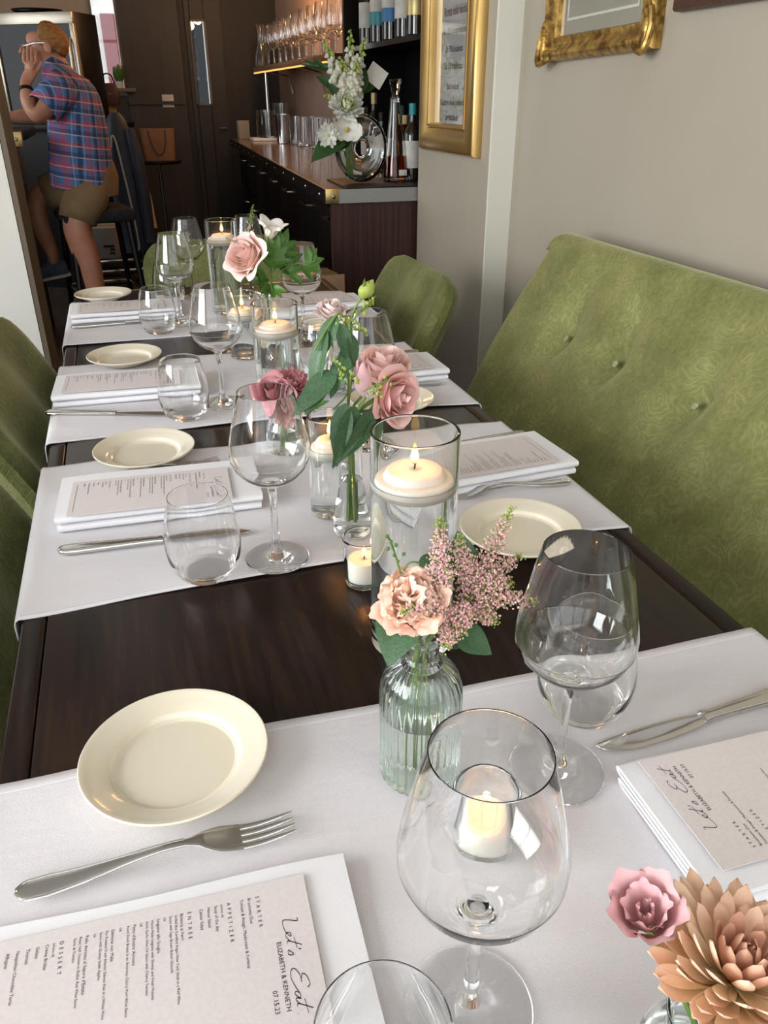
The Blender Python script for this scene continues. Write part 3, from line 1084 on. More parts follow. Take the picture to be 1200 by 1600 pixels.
def make_menu_meshes():
    body = MB()
    W, H = 0.108, 0.216
    top = H / 2
    xl = -W / 2 + 0.010
    lines = [
        (30.0, 'STARTER', 3.6, 1.9), (35.6, 'Bruschetta Duo', 3.15, 1), (40.8, 'Tomato & Asiago, Mushroom & Fontina', 3.15, 1),
        (50.0, 'APPETIZER', 3.6, 1.9), (54.4, '(choice of)', 2.4, 1), (58.6, 'Soup of the day', 3.15, 1), (63.6, 'House Salad', 3.15, 1), (68.8, 'Caesar Salad', 3.15, 1),
        (77.0, 'ENTR\u00c9E', 3.6, 1.9), (82.0, 'Bistecca ai Ferri', 3.15, 1), (85.6, 'Grilled 8oz Certified Angus New York Steak in a Red Wine', 2.6, 1), (89.2, 'Sauce with Sage Brown Butter Gnocchi', 2.6, 1),
        (93.2, 'OR', 2.2, 1), (97.6, 'Linguine allo Scoglio', 3.15, 1), (101.4, 'House Made Linguine with Shrimp and Fresh Mussels', 2.6, 1), (105.0, 'Herb Garlic Olive Oil Sauce with Cherry Tomato', 2.6, 1),
        (109.0, 'OR', 2.2, 1), (113.6, "Petto d'Anatra Arrosto", 3.15, 1), (117.4, 'Roast Duck Breast in an Amarena Cherry Port Wine Sauce', 2.6, 1),
        (122.4, 'OR', 2.2, 1), (127.6, 'Salmone con Mele', 3.15, 1), (131.4, 'Pan Roasted Fresh Atlantic Salmon Filet in a White Wine', 2.6, 1), (135.0, 'Sauce with Granny Smith Apples', 2.6, 1),
        (139.2, 'OR', 2.2, 1), (144.4, "Pollo Arrosto al Sapore d'Estate", 3.15, 1), (148.2, 'Roast Half Chicken in Shallot Red Wine Sauce', 2.6, 1), (151.8, 'Garlic & Tomato', 2.6, 1),
        (160.6, 'DESSERT', 3.6, 1.9), (165.0, '(choice of)', 2.4, 1), (169.6, 'Cr\u00e8me Br\u00fbl\u00e9e', 3.15, 1), (175.6, 'Gelato', 3.15, 1), (181.6, 'Tiramis\u00f9', 3.15, 1), (188.0, 'Neapolitan Chocolate Torte', 3.15, 1), (194.2, 'Affogato', 3.15, 1)]
    for y, s, size, sp in lines:
        text_into(body, s, size / 1000, xl, top - (y + 6.3) / 1000, 'LEFT', sp)
    text_into(body, 'ELIZABETH & KENNETH', 0.0044, W / 2 - 0.013, top - 0.0265, 'RIGHT')
    text_into(body, '07.15.23', 0.0044, W / 2 - 0.013, top - 0.0335, 'RIGHT')
    body.box((0, top - 0.2090, 0), (W * 0.78, 0.0004, 0.00004))
    sc = MB()
    for st in SCRIPT:
        p = [Vector((-0.021 + x * 0.00130, top - 0.0205 + y * 0.00088, 0.0)) for x, y in st]
        p = smooth_path(p, 6)
        wl = 0.00027
        k = len(sc.v)
        for i, q in enumerate(p):
            d = (p[min(i + 1, len(p) - 1)] - p[max(i - 1, 0)]).normalized()
            w = wl * (0.55 + 0.75 * abs(d.y))
            nrm = Vector((-d.y, d.x, 0)) * w
            sc.v += [tuple(q + nrm), tuple(q - nrm)]
        for i in range(len(p) - 1):
            sc.f.append((k + 2 * i, k + 2 * i + 1, k + 2 * i + 3, k + 2 * i + 2))
    card = MB().rbox((0, 0, 0), (W, H, 0.0007), 0.0002, 1)
    return card.mesh('menu_card', M_card, False), body.mesh('printed_text', M_ink, False), sc.mesh('handwritten_title', M_ink, False)


CARD, BODY, TITLE = make_menu_meshes()


def menu(label, x, y, z, turn, tilt=0.0, pitch=0.0):
    """turn: direction in which the text reads (world angle of the card's +X)"""
    t = thing('printed_menu', label, 'menu', (x, y, z), 0, 'printed menus on the napkins')
    t.rotation_euler = (tilt, pitch, turn)
    link('card', CARD, t)
    link('printed_text', BODY, t, Matrix.Translation((0, 0, 0.00055)))
    link('handwritten_title', TITLE, t, Matrix.Translation((0, 0, 0.00055)))
    return t


GN = 'folded white napkins under the menus'
N_BIG, HB = napkin_mesh(0.128, 0.270, 3, 0.0024, 2, 0.0018)
N_FLAT, HF = napkin_mesh(0.150, 0.270, 1, 0.0016, 5, 0.0006)


def napkin(label, x, y, rz, me, flip=False):
    o = link('folded_napkin', me)
    o.location = (x, y, TOP - 0.0004)
    o.rotation_euler = (0, 0, rz + (PI if flip else 0))
    return tag(o, label, 'napkin', GN)


LFT, RGT = -PI / 2, PI / 2
napkin('flat folded white napkin at the bottom left, under the nearest menu', -0.050, 0.325, R(-3), N_FLAT)
menu('printed menu card at the bottom left, nearest the camera', -0.052, 0.334, TOP + HF + 0.0012, LFT + R(-2.5))
napkin('folded white napkin on the right, beside the nearest knife', 0.462, 0.327, R(-1), N_BIG, True)
menu('printed menu card on the right, between the knife and the peach flower', 0.449, 0.335, TOP + HB + 0.0012, RGT + R(-1))
napkin('thick folded white napkin on the left of the second runner', -0.004, 1.050, R(-2), N_BIG)
menu('printed menu card on the left napkin behind a tumbler, second runner', -0.016, 1.032, TOP + HB + 0.0012, LFT + R(-3))
napkin('thick folded white napkin on the right, in front of the green bench', 0.466, 1.006, R(4), N_BIG)
menu('printed menu card on the right napkin, in front of the green bench', 0.464, 0.998, TOP + HB + 0.0012, RGT + R(3))
napkin('folded white napkin on the left of the third runner', -0.036, 1.553, R(-2), N_BIG)
menu('printed menu card on the left napkin of the third runner', -0.046, 1.546, TOP + HB + 0.0012, LFT + R(-3))
napkin('folded white napkin on the right of the third runner, near the far chair', 0.450, 1.494, R(1), N_BIG)
menu('printed menu card on the right, behind the big pink roses', 0.450, 1.490, TOP + HB + 0.0012, RGT + R(1))
napkin('folded white napkin at the far left end of the table', -0.028, 2.192, R(0), N_BIG)
menu('printed menu card at the far left end of the table', -0.038, 2.183, TOP + HB + 0.0012, LFT + R(0))
napkin('folded white napkin on the far right, behind the white rose', 0.455, 2.10, R(2), N_BIG)
menu('printed menu card on the far right, behind the white rose', 0.455, 2.115, TOP + HB + 0.0012, RGT)


# ------------------------------------------------------------------ candles
def flame_part(parent, z, h, x=0.0, y=0.0, watts=0.075):
    ld = bpy.data.lights.new('candle_light', 'POINT')          # the light the flame sheds
    ld.energy = watts
    ld.color = (1.0, 0.36, 0.08)
    ld.shadow_soft_size = 0.003
    lo = bpy.data.objects.new('candle_light', ld)
    COL.objects.link(lo)
    lo.parent = parent
    lo.location = (x, y, z + h + 0.004)
    prof = [(0, 0), (0.10, 0.04), (0.19, 0.16), (0.22, 0.30), (0.19, 0.46), (0.13, 0.64), (0.065, 0.82), (0.02, 0.95), (0, 1.0)]
    part('flame', MB().lathe([(r * h * 0.82, zz * h) for r, zz in prof], 16, (x, y, z)), M_flame, parent)


def candle_vase(label, loc, rad, h, water, group='cylinder vases with floating candles'):
    t = thing('cylinder_vase', label, 'vase', loc, 0, group)
    w = 0.0028
    part('glass_cylinder', MB().lathe([(0, 0.0), (rad - 0.004, 0.0), (rad - 0.001, 0.001), (rad, 0.004), (rad, h - 0.001), (rad - 0.0009, h), (rad - w + 0.0009, h), (rad - w, h - 0.001), (rad - w, 0.016), (rad - w - 0.003, 0.0125), (rad - w - 0.008, 0.011), (0, 0.0105)], 72), M_vase, t, angle=50, fix=False)
    e = rad - w + 0.0003
    part('water', MB().lathe([(0, 0.0102), (rad - w - 0.008, 0.0107), (rad - w - 0.0028, 0.0122), (e, 0.0158), (e, water + 0.0012), (e - 0.0008, water + 0.0004), (e - 0.003, water), (0, water)], 72), M_water, t, angle=50, fix=False)
    return t


def floating_candle(label, loc, rad, fl=0.021, group='floating candles'):
    """loc: at the water line"""
    t = thing('floating_candle', label, 'candle', loc, 0, group)
    k = rad
    part('wax', MB().lathe([(0, -0.017), (k * 0.50, -0.0165), (k * 0.80, -0.0135), (k * 0.95, -0.0075), (k, 0.0), (k * 0.985, 0.0022), (k * 0.93, 0.0030), (k * 0.82, 0.0034), (k * 0.775, 0.0042), (k * 0.75, 0.0075), (k * 0.68, 0.0105), (k * 0.50, 0.0118), (k * 0.2, 0.0108), (0, 0.0104)], 48), M_wax, t, angle=70)
    part('wick', MB().tube([(0, 0, 0.010), (0.0004, 0, 0.0145), (0.0015, 0, 0.018)], 0.0008, 6), M_wick, t)
    flame_part(t, 0.0155, fl)
    return t


VASES = [
    ('tall glass cylinder vase with a floating candle, nearest the camera', (0.231, 0.640, BARE), 0.0425, 0.241, 0.190),
    ('short glass cylinder vase with a floating candle behind the eucalyptus leaves', (0.221, 0.945, TOP), 0.0300, 0.142, 0.097),
    ('glass cylinder vase with a floating candle in the middle of the table', (0.236, 1.415, TOP), 0.0420, 0.184, 0.136),
    ('short glass cylinder vase with a floating candle below the far rose', (0.217, 1.722, TOP), 0.0330, 0.140, 0.094),
    ('tall glass cylinder vase with a floating candle at the far end', (0.236, 2.15, TOP), 0.0420, 0.234, 0.186)]
CL = ['lit white floating candle in the nearest tall glass cylinder', 'lit white floating candle in the short glass behind the eucalyptus', 'lit white floating candle in the middle glass cylinder',
      'lit white floating candle in the short glass below the far rose', 'lit white floating candle in the farthest tall cylinder']
for (lab, loc, rad, h, wz), cl in zip(VASES, CL):
    candle_vase(lab, loc, rad, h, wz)
    floating_candle(cl, (loc[0], loc[1], loc[2] + wz + 0.0015), rad - 0.0042 if rad > 0.035 else rad - 0.0040, 0.023)


def votive(label, clabel, loc, rad=0.0255, h=0.062):
    o = link('votive_glass', MB().lathe([(0, 0), (rad * 0.80, 0), (rad * 0.86, 0.001), (rad * 0.90, 0.004), (rad * 0.93, 0.02), (rad, h - 0.001), (rad - 0.0008, h), (rad - 0.002, h), (rad - 0.0027, h - 0.001), (rad * 0.93 - 0.0027, 0.02), (rad * 0.88 - 0.0027, 0.0075), (rad * 0.7, 0.006), (0, 0.0055)], 64).mesh('votive_glass', M_vase, True, 50))
    o.location = loc
    tag(o, label, 'candle holder', 'votive glasses')
    t = thing('votive_candle', clabel, 'candle', (loc[0], loc[1], loc[2] + 0.0062), 0, 'votive candles')
    q = rad * 0.93 - 0.0040
    part('wax', MB().lathe([(0, 0), (q * 0.9, 0), (q * 0.95, 0.001), (q, 0.006), (q, 0.0255), (q * 0.97, 0.0275), (q * 0.86, 0.0280), (q * 0.6, 0.0262), (0, 0.0255)], 48), M_wax, t, angle=60)
    part('wick', MB().tube([(0, 0, 0.0255), (0.0003, 0, 0.029), (0.001, 0, 0.031)], 0.0007, 6), M_wick, t)
    flame_part(t, 0.0295, 0.015, watts=0.035)


votive('small clear votive glass seen through the nearest wine glass', 'lit white votive candle seen through the nearest wine glass', (0.196, 0.372, TOP))
votive('small clear votive glass left of the nearest tall cylinder', 'lit white votive candle left of the nearest tall cylinder', (0.2150, 0.765, BARE))

# ------------------------------------------------------------------ flowers
def petal_cup_mesh(name, material, Rr, H, span, flare, tip=0.18, ruff=0.0, seed=0, belly=1.0, nu=10, nv=9, point=0.0):
    """one cupped petal standing on the origin and leaning on a barrel of radius Rr round the Z axis"""
    rnd = random.Random(seed)
    p1, p2 = rnd.uniform(0, 6), rnd.uniform(0, 6)

    def fn(u, v):
        a = 2 * u - 1
        s = min(1.0, 0.35 + 1.1 * v) * (1 - 0.25 * max(0, v - 0.7) / 0.3)
        th = a * span * s
        top = 1 - tip * a * a - point * abs(a)
        z = H * v * top
        r = Rr * (0.30 + 0.70 * math.sin(PI / 2 * min(1, 1.5 * v * belly))) + flare * max(0, v - 0.45) ** 2 / 0.3 * (1 + 0.25 * math.sin(3 * a + p1))
        r += ruff * v * v * math.sin(9 * a + p2) + Rr * 0.05 * math.sin(5 * a + p2) * v
        z += ruff * 0.7 * v * v * math.sin(13 * a + p1)
        if flare > 0:
            z -= flare * 0.55 * max(0, v - 0.75) ** 2 / 0.06 * 0.5
        return (r * math.sin(th), -r * math.cos(th), z)
    return MB().grid(fn, nu, nv).mesh(name, material, True)


def strap_petal_mesh(name, material, L, W, curl, cup=0.35, nu=4, nv=10, round_tip=0.6):
    """long narrow petal along +Y, curling up (+Z) by curl"""
    def fn(u, v):
        a = 2 * u - 1
        w = W * (0.30 + 0.70 * math.sin(PI * min(1, v * 0.62 + 0.05)) ) * (1 if v < round_tip else math.sqrt(max(0.0, 1 - ((v - round_tip) / (1 - round_tip)) ** 2.4)) * 0.98 + 0.02)
        ang = curl * v
        y = L * (math.sin(ang) / curl if abs(curl) > 1e-3 else v)
        z = L * ((1 - math.cos(ang)) / curl if abs(curl) > 1e-3 else 0)
        lift = cup * W * a * a * (1 - 0.3 * v)
        return (a * w, y - lift * math.sin(ang), z + lift * math.cos(ang))
    return MB().grid(fn, nu, nv).mesh(name, material, True)


def leaf_mesh(name, material, wid=0.28, droop=0.35, fold=0.25, tip=1.4, wave=0.0, nu=6, nv=12):
    """unit-length leaf along +Y with a folded midrib"""
    def fn(u, v):
        a = 2 * u - 1
        w = wid * (math.sin(PI * v ** 0.75) ** 0.85) * (1 - 0.25 * v ** tip) + 0.006
        ang = droop * v
        y = v * math.cos(ang * 0.5)
        z = -v * math.sin(ang * 0.5) + fold * abs(a) * w + wave * math.sin(10 * v + 2 * a) * w
        return (a * w * 0.95, y, z)
    return MB().grid(fn, nu, nv).mesh(name, material, True)


LEAF = leaf_mesh('leaf', M_leaf, 0.21, 0.5, 0.18)
LEAF_R = leaf_mesh('leaf', M_leaf, 0.36, 0.45, 0.15)
LEAF_F = leaf_mesh('leaf', M_leaf2, 0.24, 0.5, 0.22, 1.4, 0.05)
LEAF_D = leaf_mesh('leaf', M_darkleaf, 0.26, 0.6, 0.2, 1.4, 0.04)
SEPAL = leaf_mesh('sepal', M_stem, 0.16, -0.5, 0.2)


def flower(name, label, cat, base, group=None):
    return thing(name, label, cat, base, 0, group)


def stem(t, pts, r=0.0018, name='stem', material=None, k=5):
    b = t.location
    return part(name, MB().tube([p - b for p in smooth_path(pts, k)], r, 7), material or M_stem, t)


def leaf(t, me, base, direction, L, up=(0, 0, 1), wide=1.0, name='leaf'):
    M = TRS(Vector(base) - t.location, frame_from(direction, up), (L * wide, L, L))
    return link(name, me, t, M)


def rose_head(t, head, axis, size, material, seed=0, openness=1.0, name='petal'):
    """layers of cupped petals; size is the radius of the bloom"""
    rnd = random.Random(seed)
    A = TRS(Vector(head) - t.location, axis_frame(axis, rnd.uniform(0, 6)))
    lay = [(0.13, 1.22, 2.4, 0.01, 2), (0.22, 1.25, 1.9, 0.02, 3), (0.34, 1.27, 1.6, 0.05, 3), (0.47, 1.26, 1.35, 0.10, 4), (0.60, 1.22, 1.15, 0.18 * openness, 5), (0.72, 1.14, 1.0, 0.30 * openness, 5), (0.82, 1.00, 0.90, 0.52 * openness, 4)]
    ms = [petal_cup_mesh(name, material, rr * size, hh * size, sp, fl * size, 0.14, 0.0, seed + i, 1.0, 12, 12, 0.06) for i, (rr, hh, sp, fl, n) in enumerate(lay)]
    for i, (rr, hh, sp, fl, n) in enumerate(lay):
        for j in range(n):
            a = 2 * PI * j / n + i * 0.9 + rnd.uniform(-0.15, 0.15)
            s = rnd.uniform(0.94, 1.05)
            link(name, ms[i], t, A @ TRS((0, 0, -0.05 * size * i), Matrix.Rotation(a, 4, 'Z') @ Matrix.Rotation(rnd.uniform(-0.06, 0.06), 4, 'X'), (s, s, s * rnd.uniform(0.96, 1.03))))
    for j in range(5):
        d = A.to_3x3() @ Vector((math.cos(j * 1.257), math.sin(j * 1.257), -0.35))
        leaf(t, SEPAL, Vector(head), d, size * 0.8, A.to_3x3() @ Vector((0, 0, -1)), 1, 'sepal')


def mum_head(t, head, axis, size, m_out, m_in, n=110, seed=0, inner=0.30, wide=0.135, curl=0.9, reach=1.75, inner_at=0.22):
    rnd = random.Random(seed)
    A = TRS(Vector(head) - t.location, axis_frame(axis, rnd.uniform(0, 6)))
    outs = [strap_petal_mesh('petal', m_out, size, size * wide, curl * c) for c in (0.55, 0.85, 1.1)]
    ins = [strap_petal_mesh('petal', m_in, size, size * wide * 1.1, curl * c) for c in (1.1, 1.5)]
    for i in range(n):
        f = math.sqrt((i + 0.5) / n)
        el = 0.10 + (reach - 0.10) * f ** 0.9 + rnd.uniform(-0.07, 0.07)       # angle away from the axis
        a = i * 2.39996 + rnd.uniform(-0.1, 0.1)
        L = inner + (1 - inner) * f ** 1.2
        L *= rnd.uniform(0.93, 1.05)
        rot = Matrix.Rotation(a, 4, 'Z') @ Matrix.Rotation(PI / 2 - el, 4, 'X') @ Matrix.Rotation(rnd.uniform(-0.25, 0.25), 4, 'Y')
        me = rnd.choice(ins) if f < inner_at ** 0.5 else rnd.choice(outs)
        wz = L * rnd.uniform(0.95, 1.15) * (1.0 + 0.25 * (1 - f))
        link('petal', me, t, A @ TRS((0.10 * size * f * math.sin(-a), 0.10 * size * f * math.cos(a), -0.02 * size * f), rot, (wz, L, L)))


def ruffled_head(t, head, axis, size, material, n=64, seed=0, spread=1.45):
    """double carnation: many small ruffled petals packed over a dome"""
    rnd = random.Random(seed)
    A = TRS(Vector(head) - t.location, axis_frame(axis, rnd.uniform(0, 6)))

    def pm(k):
        r2 = random.Random(seed * 10 + k)
        p1, p2 = r2.uniform(0, 6), r2.uniform(0, 6)

        def fn(u, v):
            a = 2 * u - 1
            w = 0.50 * size * (0.20 + 0.80 * v ** 0.8)
            x = a * w * (1 - 0.12 * max(0, v - 0.8) / 0.2)
            z = 0.98 * size * v * (1 - 0.16 * a * a)
            y = 0.20 * size * a * a * v - 0.05 * size * v + 0.05 * size * v * v * math.sin(6 * a + p1) + 0.035 * size * v ** 3 * math.sin(13 * a + p2) + 0.16 * size * max(0, v - 0.72) ** 2 / 0.08
            return (x, y, z + 0.02 * size * v * math.sin(9 * a + p2))
        return MB().grid(fn, 10, 8).mesh('petal', material, True)
    ms = [pm(k) for k in range(5)]
    for i in range(n):
        f = math.sqrt((i + 0.5) / n)
        el = 0.03 + spread * f ** 1.1
        a = i * 2.39996
        s = rnd.uniform(0.90, 1.06) * (0.94 + 0.10 * f)
        rot = Matrix.Rotation(a, 4, 'Z') @ Matrix.Rotation(-el, 4, 'X') @ Matrix.Rotation(rnd.uniform(0, 6.28) if f < 0.45 else rnd.uniform(-0.5, 0.5) + PI * (i % 2), 4, 'Z')
        link('petal', rnd.choice(ms), t, A @ TRS((0, 0, 0), rot, (s * 0.85, s * 0.85, s)))


def plume(t, base, tip, width, material, seed=0, budlen=0.22, dens=1.0, fl=0.0017):
    """feathery astilbe plume: side branches packed with tiny florets"""
    rnd = random.Random(seed)
    base, tip = Vector(base) - t.location, Vector(tip) - t.location
    ax = tip - base
    L = ax.length
    d = ax.normalized()
    o1 = d.orthogonal().normalized()
    o2 = d.cross(o1)
    fb, bb, sb = MB(), MB(), MB()
    sb.tube([base, base + ax * 0.5, tip], [0.0011, 0.0008, 0.0004], 5)
    nb = int(34 * dens)
    for i in range(nb):
        f = (i + 0.5) / nb
        w = width * (1 - f) ** 0.8 * (0.55 + 0.45 * min(1, f * 5)) + 0.0018
        a = i * 2.39996
        od = (o1 * math.cos(a) + o2 * math.sin(a))
        e = base + d * (L * f)
        q = (od * 0.9 + d * 0.55).normalized()
        m = max(3, int(w / fl * 1.7))
        for k in range(m):
            g = (k + 0.7) / m
            p = e + q * (w * g) + Vector((rnd.gauss(0, 1), rnd.gauss(0, 1), rnd.gauss(0, 1))) * fl * 0.85
            tgt = bb if (f > 1 - budlen or (g > 0.86 and rnd.random() < 0.35)) else fb
            r = fl * rnd.uniform(0.55, 1.0) * (0.8 if tgt is bb else 1)
            c, s = math.cos(a + k), math.sin(a + k)
            up = Vector((c * s, s, c)).normalized() * r
            x = up.orthogonal().normalized() * r * 0.8
            y = up.cross(x).normalized() * r * 0.7
            tgt.add([p + up, p - up, p + x, p - x, p + y, p - y], [(0, 2, 4), (0, 4, 3), (0, 3, 5), (0, 5, 2), (1, 4, 2), (1, 3, 4), (1, 5, 3), (1, 2, 5)])
        sb.tube([e, e + q * w], [0.0005, 0.0003], 4)
    part('florets', fb, material, t, False, kind='stuff', fix=False)
    part('buds', bb, M_bud, t, False, kind='stuff', fix=False)
    part('branchlets', sb, M_stem, t, kind='stuff')


def berries(t, pts, seed=0, r=0.0022, n=9):
    """spray of small green seed pods"""
    rnd = random.Random(seed)
    mb, sb = MB(), MB()
    b = t.location
    for p, q in pts:
        p, q = Vector(p) - b, Vector(q) - b
        sb.tube([p, (p + q) / 2 + Vector((0, 0, 0.002)), q], 0.0007, 5)
        for k in range(n):
            f = 0.3 + 0.7 * (k + 0.5) / n
            c = p + (q - p) * f
            o = Vector((rnd.gauss(0, 1), rnd.gauss(0, 1), rnd.gauss(0, 1))).normalized() * r * rnd.uniform(1.6, 3.4)
            sb.tube([c, c + o], 0.0004, 4)
            mb.ball(c + o, (r * 0.75, r * 0.75, r * 1.1), 6, 5)
    part('seed_pods', mb, M_bud, t, kind='stuff')
    part('twigs', sb, M_stem, t, kind='stuff')


# ---- ribbed bottle vase with carnation and astilbe (front centre)
VA = Vector((0.1755, 0.460, TOP))
def ribs(r, z, a):
    k = 1.0 if z < 0.118 else max(0.0, 1 - (z - 0.118) / 0.006)
    return r * (1 + 0.045 * k * abs(math.sin(a * 15))) if r > 0.014 else r
ov = thing('ribbed_bottle_vase', 'pale green ribbed glass bottle vase holding the peach carnation', 'vase', VA)
part('bottle', MB().lathe(
    [(0, 0.0), (0.028, 0.0), (0.0315, 0.002), (0.0325, 0.006), (0.0325, 0.086), (0.0318, 0.094), (0.0290, 0.104), (0.0235, 0.112), (0.0175, 0.117), (0.0140, 0.121), (0.0132, 0.126), (0.0132, 0.136), (0.0150, 0.140), (0.0182, 0.1435), (0.0188, 0.1462), (0.0178, 0.1480), (0.0160, 0.1472), (0.0128, 0.141)], 150, flute=ribs), M_green_glass, ov, angle=80, fix=False)
part('inner_wall', MB().lathe(
    [(0.0128, 0.141), (0.0112, 0.136), (0.0112, 0.124), (0.0150, 0.115), (0.0215, 0.109), (0.0268, 0.101), (0.0296, 0.092), (0.0303, 0.085), (0.0303, 0.012), (0.028, 0.0085), (0, 0.0078)], 90), M_green_glass, ov, angle=80, fix=False)
part('water', MB().lathe([(0, 0.0077), (0.0282, 0.0084), (0.0306, 0.012), (0.0306, 0.0700), (0.0296, 0.0690), (0, 0.0690)], 60), M_water, ov, angle=50, fix=False)

mouthA = VA + Vector((0, 0, 0.14))
footA = VA + Vector((0.004, 0.002, 0.014))
c1 = flower('carnation', 'peach double carnation in the ribbed green vase', 'flower', footA, 'flowers in the ribbed vase')
hA = Vector((0.1670, 0.4550, 0.9430))
stem(c1, [footA, VA + Vector((-0.006, 0, 0.10)), mouthA + Vector((-0.003, 0, 0.0)), hA - Vector((0.0, -0.004, 0.028))], 0.0022)
ruffled_head(c1, hA - Vector((0, -0.004, 0.014)), (-0.18, -0.50, 0.8), 0.0275, M_carn, 72, 4)
mg = petal_cup_mesh('petal', M_carn, 0.013, 0.030, 0.9, 0.007, 0.2, 0.0010, 9)
for a, k in ((0.3, 0.35), (1.5, 0.30), (4.7, 0.55), (5.4, 0.4)):
    link('petal', mg, c1, TRS(hA - Vector((0, -0.003, 0.020)) - c1.location, axis_frame((-0.22, -0.45, 0.8), a) @ Matrix.Rotation(k, 4, 'X')))
part('calyx', MB().lathe([(0.0, -0.004), (0.0055, 0.0), (0.0075, 0.008), (0.0095, 0.016), (0.0085, 0.017)], 14, tuple(hA - Vector((0, -0.004, 0.032)) - c1.location)), M_leaf2, c1)
a1 = flower('astilbe', 'feathery pink astilbe in the ribbed green vase', 'flower', footA + Vector((0.004, 0, 0)), 'flowers in the ribbed vase')
bA = Vector((0.1980, 0.4550, 0.9060))
stem(a1, [footA + Vector((0.004, 0, 0)), VA + Vector((0.002, 0, 0.10)), mouthA + Vector((0.004, -0.003, 0.0)), bA], 0.0016)
for k, (q, p, w) in enumerate([
    (Vector((0.2050, 0.4550, 0.9170)), Vector((0.2510, 0.4750, 0.9890)), 0.0125), (Vector((0.1870, 0.4520, 0.9370)), Vector((0.1870, 0.4620, 0.9960)), 0.0105),
    (Vector((0.2130, 0.4580, 0.9310)), Vector((0.2040, 0.4650, 0.9770)), 0.0085), (Vector((0.2120, 0.4520, 0.9320)), Vector((0.2600, 0.4400, 0.9250)), 0.0085),
    (Vector((0.2130, 0.4600, 0.9350)), Vector((0.2600, 0.4700, 0.9480)), 0.0085), (Vector((0.1890, 0.4450, 0.9350)), Vector((0.1520, 0.4380, 0.9390)), 0.0085),
    (Vector((0.1950, 0.4450, 0.9310)), Vector((0.1840, 0.4320, 0.9040)), 0.0110), (Vector((0.2020, 0.4450, 0.9330)), Vector((0.1960, 0.4320, 0.9140)), 0.0075),
    (Vector((0.2120, 0.4500, 0.9240)), Vector((0.2270, 0.4400, 0.9120)), 0.0075), (Vector((0.2160, 0.4580, 0.9420)), Vector((0.2460, 0.4550, 0.9340)), 0.0085)]):
    plume(a1, q, p, w * 1.35, M_ast, 20 + k, 0.14, 2.1 if w > 0.01 else 1.8, 0.00175)
    stem(a1, [bA, (bA + q) / 2, q], 0.0009, 'branch')
e1 = flower('eucalyptus_sprig', 'grey-green eucalyptus leaves spilling over the ribbed vase', 'foliage', footA + Vector((-0.004, 0, 0)))
stem(e1, [footA + Vector((-0.004, 0, 0)), VA + Vector((-0.002, 0.003, 0.1)), mouthA + Vector((-0.002, 0.006, 0)), Vector((0.1700, 0.4750, 0.9140))], 0.0013)
for b, d, L, up, w in [
    (Vector((0.1640, 0.4700, 0.9210)), Vector((0.1420, 0.4400, 0.8970)), 0.048, (-0.4, -0.8, 0.3), 1.15),
    (Vector((0.2040, 0.4620, 0.8940)), Vector((0.2230, 0.4450, 0.8860)), 0.034, (0.1, -0.6, 0.8), 1.2),
    (Vector((0.2140, 0.4780, 0.9360)), Vector((0.2130, 0.4800, 0.9610)), 0.034, (0, -0.9, 0.3), 1.2),
    (Vector((0.1710, 0.4550, 0.8970)), Vector((0.1660, 0.4520, 0.9320)), 0.030, (0.3, -0.9, 0.2), 0.8),
    (Vector((0.1920, 0.4620, 0.8960)), Vector((0.2040, 0.4550, 0.8850)), 0.022, (0.1, -0.6, 0.8), 1.3),
    (Vector((0.1750, 0.4700, 0.9540)), Vector((0.1950, 0.4750, 0.9610)), 0.020, (0.1, -0.6, 0.8), 0.8)]:
    leaf(e1, LEAF_R, b, d - b, L, up, w)
stem(e1, [Vector((0.1700, 0.4750, 0.9140)), Vector((0.1610, 0.4720, 0.9490)), Vector((0.1530, 0.4700, 0.9770)), Vector((0.1490, 0.4680, 0.9850))], 0.0008, 'twig')
stem(e1, [Vector((0.1620, 0.4720, 0.9460)), Vector((0.1680, 0.4720, 0.9570)), Vector((0.1810, 0.4720, 0.9530)), Vector((0.2010, 0.4750, 0.9400))], 0.0007, 'twig')
nb = MB()
for p in (Vector((0.1490, 0.4680, 0.9850)), Vector((0.1520, 0.4680, 0.9800)), Vector((0.1500, 0.4690, 0.9740)), Vector((0.1560, 0.4690, 0.9760)), Vector((0.1550, 0.4700, 0.9670)), Vector((0.1580, 0.4700, 0.9610)), Vector((0.1630, 0.4710, 0.9660))):
    nb.ball(p - e1.location, 0.0015, 6, 5)
part('seed_pods', nb, M_leaf2, e1, kind='stuff')

# ---- clear bottle with the two big roses, eucalyptus and lisianthus bud (centre)
VB = Vector((0.232, 0.880, TOP))
ob = thing('bud_bottle', 'clear waisted glass bottle vase holding the big pink roses', 'vase', VB)
part('bottle', MB().lathe(
    [(0, 0), (0.021, 0), (0.0245, 0.002), (0.0255, 0.008), (0.0248, 0.022), (0.0215, 0.040), (0.0175, 0.062), (0.0150, 0.090), (0.0145, 0.120), (0.0155, 0.145), (0.0180, 0.165), (0.0186, 0.168), (0.0180, 0.169), (0.0168, 0.168),
     (0.0140, 0.145), (0.0128, 0.120), (0.0132, 0.090), (0.0157, 0.062), (0.0197, 0.040), (0.0228, 0.022), (0.0228, 0.012), (0.020, 0.0085), (0, 0.008)], 64), M_vase, ob, angle=60, fix=False)
part('water', MB().lathe([(0, 0.0079), (0.0203, 0.0084), (0.0231, 0.012), (0.0231, 0.0220), (0.0200, 0.0400), (0.0160, 0.062), (0.0140, 0.078), (0.0130, 0.0775), (0, 0.0775)], 48), M_water, ob, angle=50, fix=False)
fB = VB + Vector((0, 0, 0.012))
mB = VB + Vector((0.002, 0, 0.165))
GB = 'flowers in the clear waisted bottle'
